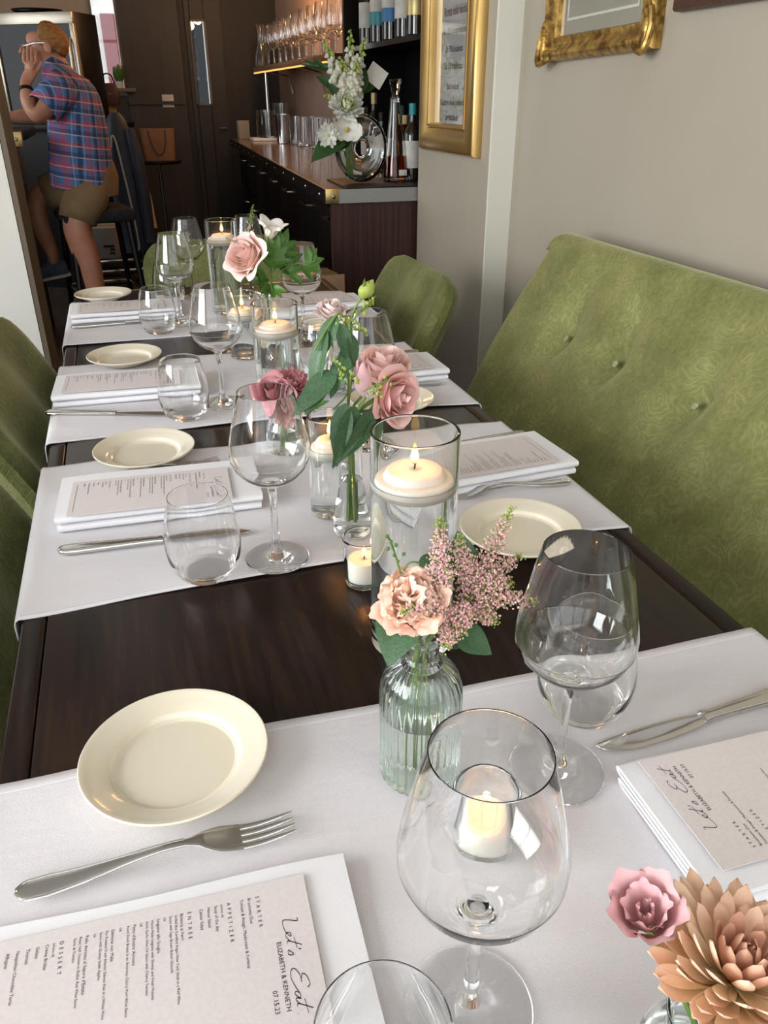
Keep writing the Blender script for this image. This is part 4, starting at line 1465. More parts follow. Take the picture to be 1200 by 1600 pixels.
r1 = flower('rose', 'large blush pink rose facing up, above another pink rose', 'flower', fB + Vector((0.004, 0.004, 0.006)), GB)
h1 = Vector((0.2850, 0.9150, 0.9500))
stem(r1, [fB + Vector((0.004, 0.004, 0.006)), VB + Vector((0.003, 0.002, 0.1)), mB, Vector((0.2640, 0.8950, 0.9170)), h1], 0.0026)
rose_head(r1, h1, (0.06, -0.28, 0.95), 0.034, M_rose, 3, 0.55)
r2 = flower('rose', 'large open pink rose leaning right, below the upright rose', 'flower', fB + Vector((-0.002, 0.004, 0.006)), GB)
h2 = Vector((0.2790, 0.8800, 0.9390))
stem(r2, [fB + Vector((-0.002, 0.004, 0.006)), VB + Vector((0.0, 0.002, 0.1)), mB + Vector((0.004, -0.004, 0)), h2], 0.0024)
rose_head(r2, h2, (0.45, -0.80, 0.10), 0.033, M_rose_deep, 8, 0.8)
l1 = flower('lisianthus', 'mauve pink half-closed bloom left of the big pink roses', 'flower', fB + Vector((0.002, -0.004, 0.006)), GB)
h3 = Vector((0.2450, 0.8680, 0.9470))
stem(l1, [fB + Vector((0.002, -0.004, 0.006)), VB + Vector((0, -0.002, 0.1)), mB + Vector((-0.003, -0.004, 0)), h3], 0.0018)
pm = petal_cup_mesh('petal', M_lis, 0.013, 0.046, 1.25, -0.006, 0.35, 0, 2, 1.0)
for a in range(4):
    link('petal', pm, l1, TRS(h3 - l1.location, axis_frame((-0.05, -0.1, 1), a * 1.57), (1 - 0.08 * a, 1 - 0.08 * a, 1)))
bu = flower('lisianthus_bud', 'tall pale green closed bud rising over the eucalyptus', 'flower', fB + Vector((-0.004, 0, 0.006)), GB)
pb = [fB + Vector((-0.004, 0, 0.006)), VB + Vector((-0.002, 0, 0.1)), mB + Vector((-0.004, 0.003, 0)), Vector((0.2430, 0.9000, 0.9840)), Vector((0.2410, 0.9000, 1.0310)), Vector((0.2550, 0.9000, 1.0570))]
stem(bu, pb, 0.0015)
part('bud', MB().loft([(Vector((0.2540, 0.9000, 1.0550)) - bu.location + (Vector((0.2680, 0.9000, 1.0750)) - Vector((0.2540, 0.9000, 1.0550))) * f, Vector((0.0085, 0, -0.004)) * s, Vector((0, 0.0085, 0)) * s) for f, s in ((0, 0.15), (0.08, 0.55), (0.3, 0.95), (0.5, 1.0), (0.75, 0.7), (0.95, 0.3), (1.05, 0.05))], 10), M_bud, bu)
for k in range(3):
    leaf(bu, SEPAL, Vector((0.2550, 0.9000, 1.0570)), (0.25 + 0.2 * math.cos(k * 2.1), 0.2 * math.sin(k * 2.1), 1), 0.022, (0, -1, 0.2), 0.8, 'sepal')
eu = flower('eucalyptus_branch', 'long drooping eucalyptus branch arching left from the clear bottle', 'foliage', fB + Vector((0, 0.004, 0.006)), GB)
stem(eu, [fB + Vector((0, 0.004, 0.006)), VB + Vector((0, 0.002, 0.1)), mB + Vector((-0.006, -0.003, 0)), Vector((0.2340, 0.8850, 0.9890)), Vector((0.2320, 0.8850, 1.0270)), Vector((0.2230, 0.8850, 1.0430)), Vector((0.2080, 0.8800, 1.0300)), Vector((0.1900, 0.8750, 1.0050))], 0.0014)
stem(eu, [mB + Vector((-0.006, -0.003, 0)), Vector((0.2280, 0.8700, 0.9500)), Vector((0.2190, 0.8620, 0.9460)), Vector((0.2050, 0.8560, 0.9370))], 0.0012, 'branch')
stem(eu, [mB + Vector((-0.002, -0.006, 0)), Vector((0.2440, 0.8500, 0.9500)), Vector((0.2310, 0.8380, 0.9410))], 0.0012, 'branch')
for b, d, L, up, w in [
    (Vector((0.2210, 0.8840, 1.0420)), Vector((0.1880, 0.8720, 0.9970)), 0.070, (-0.7, -0.6, 0.2), 0.75),
    (Vector((0.2070, 0.8800, 1.0270)), Vector((0.1710, 0.8620, 0.9470)), 0.098, (-0.75, -0.55, 0.2), 0.55),
    (Vector((0.2210, 0.8780, 1.0340)), Vector((0.2290, 0.8620, 0.9960)), 0.050, (0.2, -0.95, 0.2), 0.85),
    (Vector((0.2330, 0.8800, 1.0210)), Vector((0.2400, 0.8620, 0.9920)), 0.040, (0.6, -0.75, 0.2), 1.1),
    (Vector((0.2280, 0.8720, 0.9970)), Vector((0.2000, 0.8480, 0.9630)), 0.055, (-0.5, -0.8, 0.3), 1.0),
    (Vector((0.2120, 0.8660, 0.9810)), Vector((0.1580, 0.8420, 0.9510)), 0.074, (-0.4, -0.75, 0.5), 0.85),
    (Vector((0.1990, 0.8620, 0.9680)), Vector((0.1730, 0.8460, 0.9480)), 0.045, (-0.4, -0.8, 0.5), 0.9),
    (Vector((0.2340, 0.8780, 1.0060)), Vector((0.2120, 0.8560, 0.9680)), 0.048, (-0.2, -0.9, 0.3), 1.0),
    (Vector((0.2180, 0.8480, 0.9470)), Vector((0.1950, 0.8120, 0.8870)), 0.076, (-0.4, -0.9, 0.1), 0.80),
    (Vector((0.2290, 0.8440, 0.9430)), Vector((0.2010, 0.8060, 0.8860)), 0.078, (0.2, -0.95, 0.1), 0.95),
    (Vector((0.2480, 0.8420, 0.9380)), Vector((0.2130, 0.8100, 0.8880)), 0.072, (0.5, -0.85, 0.1), 0.95),
    (Vector((0.2530, 0.8420, 0.9250)), Vector((0.2370, 0.8260, 0.9040)), 0.036, (0.5, -0.85, 0.1), 0.95)]:
    leaf(eu, LEAF, b, d - b, L, up, w * 1.15)
berries(eu, [(Vector((0.2370, 0.8880, 1.0260)), Vector((0.2470, 0.8900, 1.0290))), (Vector((0.2410, 0.8900, 1.0330)), Vector((0.2710, 0.8950, 1.0580))), (Vector((0.2440, 0.8900, 1.0400)), Vector((0.2630, 0.8900, 1.0500))), (Vector((0.2340, 0.8850, 1.0230)), Vector((0.2560, 0.8800, 1.0190))), (Vector((0.2340, 0.8850, 1.0310)), Vector((0.2230, 0.8800, 1.0370))),
             (Vector((0.2220, 0.8600, 0.9740)), Vector((0.2080, 0.8550, 0.9940))), (Vector((0.2220, 0.8600, 0.9660)), Vector((0.2170, 0.8520, 0.9850))), (Vector((0.2410, 0.8500, 0.9580)), Vector((0.2720, 0.8380, 0.9740))), (Vector((0.2490, 0.8460, 0.9630)), Vector((0.2590, 0.8380, 0.9550))), (Vector((0.2360, 0.8520, 0.9670)), Vector((0.2250, 0.8460, 0.9820)))], 4, 0.0021, 8)

# ---- squat glass with the rose-pink chrysanthemum (behind the left wine glass)
VC = Vector((0.198, 1.165, TOP))
oc = thing('bud_glass', 'small squat clear glass vase under the rose-pink chrysanthemum', 'vase', VC)
part('glass', MB().lathe([(0, 0), (0.026, 0), (0.0295, 0.003), (0.0305, 0.012), (0.030, 0.035), (0.026, 0.052), (0.020, 0.064), (0.0175, 0.074), (0.0185, 0.082), (0.0178, 0.083), (0.0162, 0.082), (0.0152, 0.074), (0.0177, 0.063), (0.0237, 0.051), (0.0277, 0.035), (0.0280, 0.014), (0.026, 0.009), (0, 0.008)], 56), M_vase, oc, angle=60, fix=False)
part('water', MB().lathe([(0, 0.0079), (0.0262, 0.0088), (0.0284, 0.014), (0.0281, 0.035), (0.0262, 0.0440), (0.025, 0.0434), (0, 0.0434)], 48), M_water, oc, angle=50, fix=False)
fC = VC + Vector((0, 0, 0.012))
m1 = flower('chrysanthemum', 'rose-pink chrysanthemum behind the left wine glass rim', 'flower', fC, 'flowers in the squat glass')
h4 = Vector((0.2140, 1.1700, 0.8610))
stem(m1, [fC, VC + Vector((0, 0, 0.07)), h4], 0.0024)
mum_head(m1, h4, (0.15, -0.55, 0.75), 0.034, M_pinkmum, M_pinkmum, 100, 3, 0.45, 0.15, 0.9, 1.5)
m2 = flower('chrysanthemum', 'light pink open bloom left of the rose-pink chrysanthemum', 'flower', fC + Vector((-0.004, 0, 0)), 'flowers in the squat glass')
h5 = Vector((0.1850, 1.1600, 0.8610))
stem(m2, [fC + Vector((-0.004, 0, 0)), VC + Vector((-0.003, 0, 0.07)), h5], 0.0022)
rose_head(m2, h5 - Vector((0, 0, 0.010)), (-0.35, -0.6, 0.7), 0.027, M_pinkmum2, 5, 1.1)
m3 = flower('chrysanthemum', 'soft pink bloom hanging low behind the left wine glass', 'flower', fC + Vector((0.004, 0, 0)), 'flowers in the squat glass')
h6 = Vector((0.1990, 1.1450, 0.8350))
stem(m3, [fC + Vector((0.004, 0, 0)), VC + Vector((0.003, -0.003, 0.075)), h6 + Vector((0, 0.01, 0.006))], 0.002)
mum_head(m3, h6, (0.0, -0.9, 0.35), 0.030, M_pinkmum2, M_pinkmum2, 60, 6, 0.45, 0.17, 0.7, 1.5)
leaf(m1, LEAF_F, Vector((0.2250, 1.1600, 0.8270)), (0.5, -0.4, 0.3), 0.05, (0, -0.8, 0.5), 0.8)

# ---- bottle with the pale rose and white lily (middle right)
VD = Vector((0.345, 1.43, TOP))
od = thing('bud_bottle', 'small clear bottle vase holding the pale pink rose', 'vase', VD)
part('bottle', MB().lathe([(0, 0), (0.022, 0), (0.025, 0.003), (0.0255, 0.02), (0.024, 0.045), (0.016, 0.070), (0.0125, 0.085), (0.0120, 0.105), (0.0145, 0.112), (0.0138, 0.1135), (0.0122, 0.1125), (0.0102, 0.105), (0.0105, 0.085), (0.014, 0.069), (0.0218, 0.045), (0.0232, 0.02), (0.0225, 0.011), (0.02, 0.008), (0, 0.0075)], 48), M_vase, od, angle=60, fix=False)
fD = VD + Vector((0, 0, 0.012))
r3 = flower('rose', 'pale blush rose left of the tall closed bud', 'flower', fD, 'flowers in the small clear bottle')
h7 = Vector((0.3380, 1.4000, 0.9090))
stem(r3, [fD, VD + Vector((0, 0, 0.1)), h7], 0.002)
rose_head(r3, h7, (0.05, -0.25, 0.95), 0.027, M_white_rose, 12, 0.9)
l2 = flower('lily', 'small white flower hanging behind the eucalyptus leaves', 'flower', fD + Vector((-0.004, 0, 0)), 'flowers in the small clear bottle')
h8 = Vector((0.3200, 1.3600, 0.8740))
stem(l2, [fD + Vector((-0.004, 0, 0)), VD + Vector((-0.003, -0.003, 0.11)), h8], 0.0016)
pw = petal_cup_mesh('petal', M_white_pet, 0.012, 0.048, 0.75, 0.010, 0.4, 0, 4)
for a in range(5):
    link('petal', pw, l2, TRS(h8 - l2.location, axis_frame((-0.25, -0.35, -0.8), a * 1.257)))

# ---- far arrangement: blush rose, white lisianthus, greenery
VE = Vector((0.262, 1.665, TOP))
oe = thing('bud_bottle', 'clear bottle vase under the far blush rose and greenery', 'vase', VE)
part('bottle', MB().lathe([(0, 0), (0.021, 0), (0.0245, 0.002), (0.0255, 0.008), (0.0248, 0.022), (0.0215, 0.040), (0.0175, 0.062), (0.0150, 0.090), (0.0145, 0.110), (0.0155, 0.130), (0.0180, 0.142), (0.0174, 0.1432), (0.016, 0.142), (0.0137, 0.130), (0.0127, 0.110), (0.0132, 0.090), (0.0157, 0.062), (0.0197, 0.040), (0.0228, 0.022), (0.0228, 0.012), (0.020, 0.0085), (0, 0.008)], 56), M_vase, oe, angle=60, fix=False)
fE = VE + Vector((0, 0, 0.012))
mE = VE + Vector((0, 0, 0.142))
GE = 'flowers in the far bottle'
r4 = flower('rose', 'blush rose drooping left in front of the far candle', 'flower', fE, GE)
h9 = Vector((0.2340, 1.6450, 0.9750))
stem(r4, [fE, VE + Vector((0, 0, 0.09)), mE, Vector((0.2610, 1.6500, 0.9410)), h9], 0.0024)
rose_head(r4, h9, (-0.55, -0.45, 0.42), 0.040, M_rose, 21, 0.85)
l3 = flower('lisianthus', 'white half-open bloom tall above the far greenery', 'flower', fE + Vector((0.004, 0, 0)), GE)
h10 = Vector((0.2750, 1.6600, 1.0070))
stem(l3, [fE + Vector((0.004, 0, 0)), mE + Vector((0.003, 0, 0)), Vector((0.2750, 1.6600, 0.9250)), h10], 0.0015)
pl = petal_cup_mesh('petal', M_white_lis, 0.016, 0.050, 1.05, 0.018, 0.30, 0, 7)
for a in range(5):
    link('petal', pl, l3, TRS(h10 - l3.location, axis_frame((0.22, -0.15, 0.95), a * 1.257), (0.85, 0.85, 0.9 + 0.05 * (a % 2))))
for a in range(4):
    leaf(l3, SEPAL, h10, (0.25 * math.cos(a * 1.6) + 0.15, 0.25 * math.sin(a * 1.6), 1), 0.032, (0, -1, 0), 0.7, 'sepal')
a2 = flower('astilbe', 'pale pink astilbe curling over the far rose', 'flower', fE + Vector((-0.003, 0, 0)), GE)
stem(a2, [fE + Vector((-0.003, 0, 0)), mE, Vector((0.2560, 1.6700, 0.9380)), Vector((0.2280, 1.6700, 0.9930))], 0.0014)
plume(a2, Vector((0.2280, 1.6650, 0.9930)), Vector((0.2500, 1.6700, 1.0750)), 0.014, M_ast_pale, 61, 0.45, 0.8, 0.0018)
plume(a2, Vector((0.2310, 1.6500, 0.9990)), Vector((0.1860, 1.6400, 1.0190)), 0.013, M_ast_pale, 62, 0.12, 0.6, 0.0018)
g1 = flower('parsley_foliage', 'bright green cut foliage right of the far rose', 'foliage', fE + Vector((0, 0.004, 0)), GE)
for k, (tipv, nleaf) in enumerate([(Vector((0.3080, 1.6600, 1.0100)), 5), (Vector((0.3640, 1.6400, 0.9650)), 5), (Vector((0.2840, 1.6300, 0.9960)), 5), (Vector((0.2650, 1.6000, 0.9190)), 5), (Vector((0.3260, 1.6600, 0.9800)), 4), (Vector((0.2470, 1.6200, 0.9350)), 3)]):
    st = [fE + Vector((0, 0.004, 0)), mE + Vector((0, 0.003, 0)), Vector((0.2680, 1.6450, 0.9440)) + Vector((0.004 * (k % 3), 0, 0)), tipv] if k == 0 else [Vector((0.2640, 1.6450, 0.9290)), (Vector((0.2640, 1.6450, 0.9290)) + tipv) / 2 + Vector((0, 0, 0.012)), tipv]
    stem(g1, st, 0.0011, 'stem' if k == 0 else 'branch')
    dv = (tipv - Vector((0.2640, 1.6450, 0.9290))).normalized()
    for j in range(nleaf):
        a = (j - (nleaf - 1) / 2) * 0.62
        d2 = Matrix.Rotation(a, 3, Vector((0.1, -0.9, 0.35))) @ dv
        leaf(g1, LEAF_F, tipv - dv * 0.03 + dv * 0.004 * j, d2, 0.046 - 0.006 * abs(a), (0.1 - 0.2 * a, -0.85, 0.45), 0.95)
    for j in range(3):
        a = (j - 1) * 1.1
        d2 = Matrix.Rotation(a, 3, Vector((0.1, -0.9, 0.35))) @ dv
        leaf(g1, LEAF_F, Vector((0.2640, 1.6450, 0.9290)) + (tipv - Vector((0.2640, 1.6450, 0.9290))) * 0.45, d2, 0.04, (0.1, -0.8, 0.5), 0.9)

# ---- bud vase at the bottom right with the bronze chrysanthemum and pink lisianthus
VF = Vector((0.232, 0.172, TOP))
og = thing('bud_glass', 'small round clear glass vase at the bottom right corner', 'vase', VF)
part('glass', MB().lathe([(0, 0), (0.022, 0), (0.027, 0.003), (0.034, 0.016), (0.037, 0.034), (0.035, 0.052), (0.028, 0.068), (0.0215, 0.078), (0.0205, 0.084), (0.0240, 0.092), (0.0233, 0.0930), (0.0220, 0.0922), (0.0188, 0.084), (0.0198, 0.077), (0.0262, 0.066), (0.0328, 0.051), (0.0345, 0.034), (0.0317, 0.017), (0.025, 0.0085), (0, 0.0075)], 64), M_vase, og, angle=60, fix=False)
part('water', MB().lathe([(0, 0.0074), (0.0252, 0.0084), (0.0320, 0.017), (0.0348, 0.034), (0.0331, 0.051), (0.0300, 0.0585), (0.0286, 0.0578), (0, 0.0578)], 48), M_water, og, angle=50, fix=False)
fF = VF + Vector((0, 0, 0.012))
GF2 = 'flowers in the corner vase'
m4 = flower('chrysanthemum', 'large bronze-peach chrysanthemum at the bottom right corner', 'flower', fF, GF2)
h11 = Vector((0.247, 0.180, 0.862))
stem(m4, [fF, VF + Vector((0.002, 0, 0.07)), h11], 0.0028)
mum_head(m4, h11, (0.10, -0.02, 1.0), 0.054, M_mum, M_mum_in, 104, 2, 0.40, 0.118, 0.75, 1.66, 0.25)
l4 = flower('lisianthus', 'pink ruffled bloom left of the bronze chrysanthemum', 'flower', fF + Vector((-0.004, 0, 0)), GF2)
h12 = Vector((0.2080, 0.2080, 0.882))
stem(l4, [fF + Vector((-0.004, 0, 0)), VF + Vector((-0.002, 0.003, 0.07)), h12], 0.0018)
for i, (rr, hh, fl, n) in enumerate([(0.0040, 0.024, 0.000, 3), (0.0085, 0.028, 0.003, 4), (0.0125, 0.029, 0.006, 5)]):
    q = petal_cup_mesh('petal', M_lis, rr, hh, 1.15, fl, 0.18, 0.0010, 30 + i)
    for j in range(n):
        link('petal', q, l4, TRS(h12 - l4.location, axis_frame((-0.22, -0.12, 0.96), 2 * PI * j / n + i), 1.0))
leaf(m4, LEAF_F, Vector((0.250, 0.165, 0.858)), (0.6, -0.6, -0.1), 0.05, (0, 0, 1), 1.1)
leaf(m4, LEAF_F, Vector((0.228, 0.172, 0.858)), (-0.3, -0.7, -0.1), 0.035, (0, 0, 1), 1.0)

# ------------------------------------------------------------------ seating
def make_chair(label, group):
    """faces local +X; the back's top edge stands behind local -X"""
    t = thing('velvet_chair', label, 'chair', (0, 0, 0), 0, group)
    W = 0.56
    # padded back: reclined slab with rounded top corners, flaring upward, slightly hollow
    def outline(s):
        """s 0..1 round the silhouette, returns (across, up) in the plane of the back"""
        return s
    H = 0.47
    mb = MB()
    nu, nv = 28, 26
    th = 0.085
    ca, sa = math.cos(R(24)), math.sin(R(24))

    def P(a, b, d):
        """a across -1..1, b up 0..1, d depth through the padding 0 (front) .. 1 (rear)"""
        wtop = (W / 2) * (0.93 + 0.07 * b)
        r = 0.11
        zz = b * H
        lim = wtop
        if zz > H - r:
            k = (zz - (H - r)) / r
            lim = wtop - r * (1 - math.sqrt(max(0.0, 1 - k * k)))
        y = a * lim
        hollow = -0.022 * (1 - a * a) * (0.4 + 0.6 * b) + 0.012 * math.cos(a * PI * 2.0) * math.exp(-((b - 0.55) / 0.35) ** 2)
        edge = min(1.0, (1 - abs(a)) / 0.12, (1 - b) / 0.10 + 0.0)
        e = math.sqrt(max(0.0, 1 - (1 - max(edge, 0.0)) ** 2))
        thick = th * (1 - 0.25 * b)
        x = (0.5 - d) * thick * (0.30 + 0.70 * e) + hollow
        return (x * ca - zz * sa, y, 0.40 + zz * ca + x * sa)
    f = MB().grid(lambda u, v: P(2 * u - 1, v, 0), nu, nv)
    f.grid(lambda u, v: P(1 - 2 * u, v, 1), nu, nv)
    # rim joining front and rear
    rim = [(-1, i / nv) for i in range(nv + 1)] + [(-1 + 2 * i / nu, 1.0) for i in range(1, nu + 1)] + [(1, 1 - i / nv) for i in range(1, nv + 1)]
    f.grid(lambda u, v: P(*rim[round(u * (len(rim) - 1))], v), len(rim) - 1, 4)
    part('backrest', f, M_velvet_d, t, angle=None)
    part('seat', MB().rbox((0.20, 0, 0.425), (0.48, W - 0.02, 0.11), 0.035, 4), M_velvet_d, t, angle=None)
    for sx in (0.02, 0.38):
        for sy in (-1, 1):
            part('leg', MB().tube([(sx, sy * 0.19, 0.38), (sx + (0.02 if sx > 0.2 else -0.05), sy * 0.20, 0.0)], [0.020, 0.013], 10), M_dark_wood, t)
    return t


GCH = 'green velvet chairs round the table'
# local back top edge sits at x = -H*sin(24) from the root
ch = make_chair('green velvet chair at the left table edge, beside the white partition', GCH)
ch.location = (-0.135, 1.70, 0)
ch.scale = (1, 1.2, 1)
dup(ch, (-0.150, 0.955, 0), R(0), 'green velvet chair at the left table edge, nearest the camera')
dup(ch, (0.632, 2.215, 0), PI, 'green velvet chair on the right, beyond the end of the bench').scale = (1, 0.95, 1)
dup(ch, (0.300, 2.74, 0), R(-90), 'green velvet chair at the far head of the table, seen through glasses').scale = (1, 0.95, 1)

# upholstered bench along the right wall
bn = thing('banquette_bench', 'long olive green velvet bench with a high button-tufted back on the right', 'bench', (0.95, 0.9, 0))
B0 = Vector((0.95, 0.9, 0))
YE0, YE1 = -0.60, 1.915
BT = [(-0.20, 0.765), (0.06, 0.768), (0.32, 0.768), (0.62, 0.768), (0.89, 0.768), (1.152, 0.768), (1.425, 0.768), (1.640, 0.768)]


def bench_back(u, v):
    y = YE0 + (YE1 - YE0) * u
    # profile from the seat crease up the front, over the top roll and down the rear
    if v < 0.72:
        k = v / 0.72
        z = 0.42 + (0.925 - 0.42) * k
        x = 0.771 + 0.5445 * (z - 0.42) - 0.018 * math.sin(PI * k)
        sag = 0.0
        for by, bz in BT:
            dy, dz = y - by, z - bz
            rr = math.hypot(dy, dz * 0.85)
            sag += 0.030 * math.exp(-(rr / 0.050) ** 2)
            # soft folds falling from each button
            if dz < 0.02:
                sag += 0.011 * math.exp(-((dy + 0.18 * dz) / 0.028) ** 2) * math.exp(dz / 0.16)
            sag += 0.016 * math.exp(-(dy / 0.040) ** 2) * math.exp(-((dz - 0.05) / 0.08) ** 2)
        x += sag * 0.9
        z -= sag * 0.4
    else:
        k = (v - 0.72) / 0.28
        if k < 0.55:
            a = PI * (k / 0.55)
            x = 1.046 + 0.040 * (1 - math.cos(a)) - 0.000
            z = 0.925 + 0.032 * math.sin(a)
        else:
            q = (k - 0.55) / 0.45
            x = 1.126 + 0.02 * q
            z = 0.925 - 0.55 * q
    e = min(1.0, (YE1 - y) / 0.045)
    if e < 1:
        s = math.sqrt(max(0, 1 - (1 - e) ** 2))
        x += 0.028 * (1 - s) if v < 0.72 else (0.0)
        z -= 0.018 * (1 - s) if v > 0.6 else 0
    return (x - B0.x, y - B0.y, z)


bb = MB().grid(bench_back, 220, 84)
part('backrest', bb, M_velvet, bn, angle=None, fix=False)
# end cheek closes the far end of the back
ck = MB()
ring = [bench_back(1.0, j / 84) for j in range(85)]
ck.add(ring, [tuple(range(85))])
part('end_panel', ck, M_velvet, bn, False)
part('seat', MB().rbox((0.80 - B0.x, (YE0 + YE1) / 2 - B0.y, 0.40), (0.42, YE1 - YE0, 0.13), 0.035, 4), M_velvet, bn, angle=None)
part('plinth', MB().box((0.84 - B0.x, (YE0 + YE1) / 2 - B0.y, 0.17), (0.42, YE1 - YE0 - 0.04, 0.34)), M_dark_wood, bn, False)
for by, bz in BT:
    bx = 0.771 + 0.5445 * (bz - 0.42) - 0.018 * math.sin(PI * (bz - 0.42) / 0.505) + 0.026
    part('button', MB().ball((0, 0, 0), (0.0085, 0.0085, 0.0055), 14, 8), M_button, bn, M=TRS((bx - B0.x, by - B0.y, bz - 0.014), axis_frame((-0.88, 0, 0.48))))

# ------------------------------------------------------------------ pictures on the wall
# gold framed recipe print on the narrow wall
pf = thing('gold_frame', 'wide satin gold picture frame with a lettered print, beside the bar', 'picture', (1.12, 2.80, 1.50))
def prof_frame(mb, y0, y1, z0, z1, prof, X):
    """mitred frame on a wall facing -X; prof: (inset, height) pairs from the outer edge inwards"""
    rows = []
    for ins, h in prof:
        rows.append([(X - h, y1 - ins, z0 + ins), (X - h, y0 + ins, z0 + ins), (X - h, y0 + ins, z1 - ins), (X - h, y1 - ins, z1 - ins)])
    k = len(mb.v)
    for r in rows:
        mb.v += r
    for i in range(len(rows) - 1):
        for j in range(4):
            q = (j + 1) % 4
            mb.f.append((k + i * 4 + j, k + i * 4 + q, k + (i + 1) * 4 + q, k + (i + 1) * 4 + j))
    return mb
w = 0.092
pr = [(0.0, 0.0), (0.0, 0.018), (0.004, 0.026)] + [(0.004 + (w - 0.022) * f, 0.026 + 0.016 * math.sin(PI * (0.12 + 0.80 * f))) for f in (0.08, 0.2, 0.35, 0.5, 0.65, 0.8, 0.92, 1.0)] + [(w - 0.014, 0.024), (w - 0.012, 0.031), (w - 0.004, 0.031), (w, 0.016), (w, 0.006)]
part('moulding', prof_frame(MB(), 2.535 - 2.80, 3.035 - 2.80, 1.092 - 1.50, 1.92 - 1.50, pr, -0.001), M_gold, pf, angle=40)
part('print', MB().box((-0.005, -0.015, 0.0), (0.004, 0.36, 0.66)), M_paper, pf, False)
part('glazing', MB().box((-0.0095, -0.015, 0.0), (0.002, 0.36, 0.66)), M_vase, pf, False)
tx = MB()
for i, (s, z, sz) in enumerate([('Ricetta della felicit\u00e0', 1.500, 0.034), ('Gr. 100 di comprensione', 1.448, 0.026), ('Gr. 200 di pazienza', 1.396, 0.026), ('Gr. 300 di tolleranza', 1.347, 0.026), ('Baci a volont\u00e0', 1.288, 0.026), ('Cuocere a fuoco moderato', 1.240, 0.026), ('per tutta la vita', 1.194, 0.026)]):
    text_into(tx, s, sz * 1.08, 0, z - 1.50, 'CENTER', 0.98, 0, 0.10, 0.70, 0.0003)
lm = tx.mesh('lettering', M_print_ink, False)
link('lettering', lm, pf, Matrix.Translation((-0.0078, -0.022, 0)) @ Matrix(((0, 0, -1, 0), (-1, 0, 0, 0), (0, 1, 0, 0), (0, 0, 0, 1))))
orn = MB()
for k in range(3):
    orn.tube(smooth_path([(0, -0.03 + 0.012 * k, -0.37 - 0.01 * k), (0, 0.0, -0.345 - 0.006 * k), (0, 0.02, -0.365), (0, 0.012 - 0.008 * k, -0.385)], 4), 0.0016, 5)
part('ornament', orn, M_print_ink, pf, M=Matrix.Translation((-0.0075, -0.01, 0.02)))

# ornate gilt frame on the big wall
gf = thing('gilt_frame', 'ornate aged gilt picture frame with a pale mount on the greige wall', 'picture', (1.2, 2.02, 1.70))
gf.rotation_euler = (R(-1.2), 0, 0)
prg = [(0.0, 0.0), (0.0, 0.020), (0.006, 0.030), (0.014, 0.036), (0.024, 0.034), (0.034, 0.024), (0.042, 0.020), (0.050, 0.024), (0.054, 0.024), (0.058, 0.012), (0.058, 0.006)]
part('moulding', prof_frame(MB(), -0.255, 0.255, -0.345, 0.345, prg, -0.001), M_gilt, gf, angle=40)
for sy in (-1, 1):
    for sz in (-1, 1):
        c = MB()
        for k in range(5):
            a = k / 4
            c.ball((-0.034, sy * (0.236 - 0.060 * a), sz * 0.328), (0.010, 0.020 - 0.010 * a, 0.012 - 0.004 * a), 10, 6)
            c.ball((-0.034, sy * 0.240, sz * (0.328 - 0.070 * a)), (0.010, 0.012 - 0.004 * a, 0.022 - 0.012 * a), 10, 6)
        c.tube(smooth_path([(-0.036, sy * 0.20, sz * 0.337), (-0.044, sy * 0.25, sz * 0.350), (-0.036, sy * 0.262, sz * 0.30), (-0.034, sy * 0.246, sz * 0.26)], 5), [0.004] + [0.008] * 14 + [0.003], 8)
        part('corner_leaf', c, M_gilt, gf)
part('mount', MB().box((-0.006, 0, 0), (0.004, 0.398, 0.578)), M_mat, gf, False)
bev = prof_frame(MB(), -0.165, 0.165, -0.255, 0.255, [(0, 0.0), (0, 0.0015), (0.006, 0.0015), (0.006, 0.0)], -0.008)
part('bevel', bev, M_mat_in, gf, False)
pt = MB().box((-0.0088, 0, -0.155), (0.0006, 0.052, 0.030)).box((-0.0088, 0.02, -0.08), (0.0006, 0.045, 0.05))
part('stamp', pt, M_paper, gf, False)
st = MB()
for k in range(7):
    st.box((-0.0092, 0.055 - 0.017 * k, -0.112 - 0.001 * (k % 2)), (0.0004, 0.009, 0.008))
part('caption', st, M_print_ink, gf, False)
part('glazing', MB().box((-0.0115, 0, 0), (0.0015, 0.398, 0.578)), M_vase, gf, False)
# dark wooden frame at the top right
wf3 = thing('walnut_frame', 'dark walnut picture frame at the top right, only its lower rail showing', 'picture', (1.2, 1.40, 1.72))
part('moulding', prof_frame(MB(), -0.30, 0.30, -0.295, 0.295, [(0, 0), (0, 0.018), (0.004, 0.026), (0.020, 0.030), (0.040, 0.022), (0.050, 0.024), (0.054, 0.012)], -0.001), M_brown_frame, wf3, angle=40)
part('print', MB().box((-0.006, 0, 0), (0.004, 0.50, 0.49)), M_paper, wf3, False)

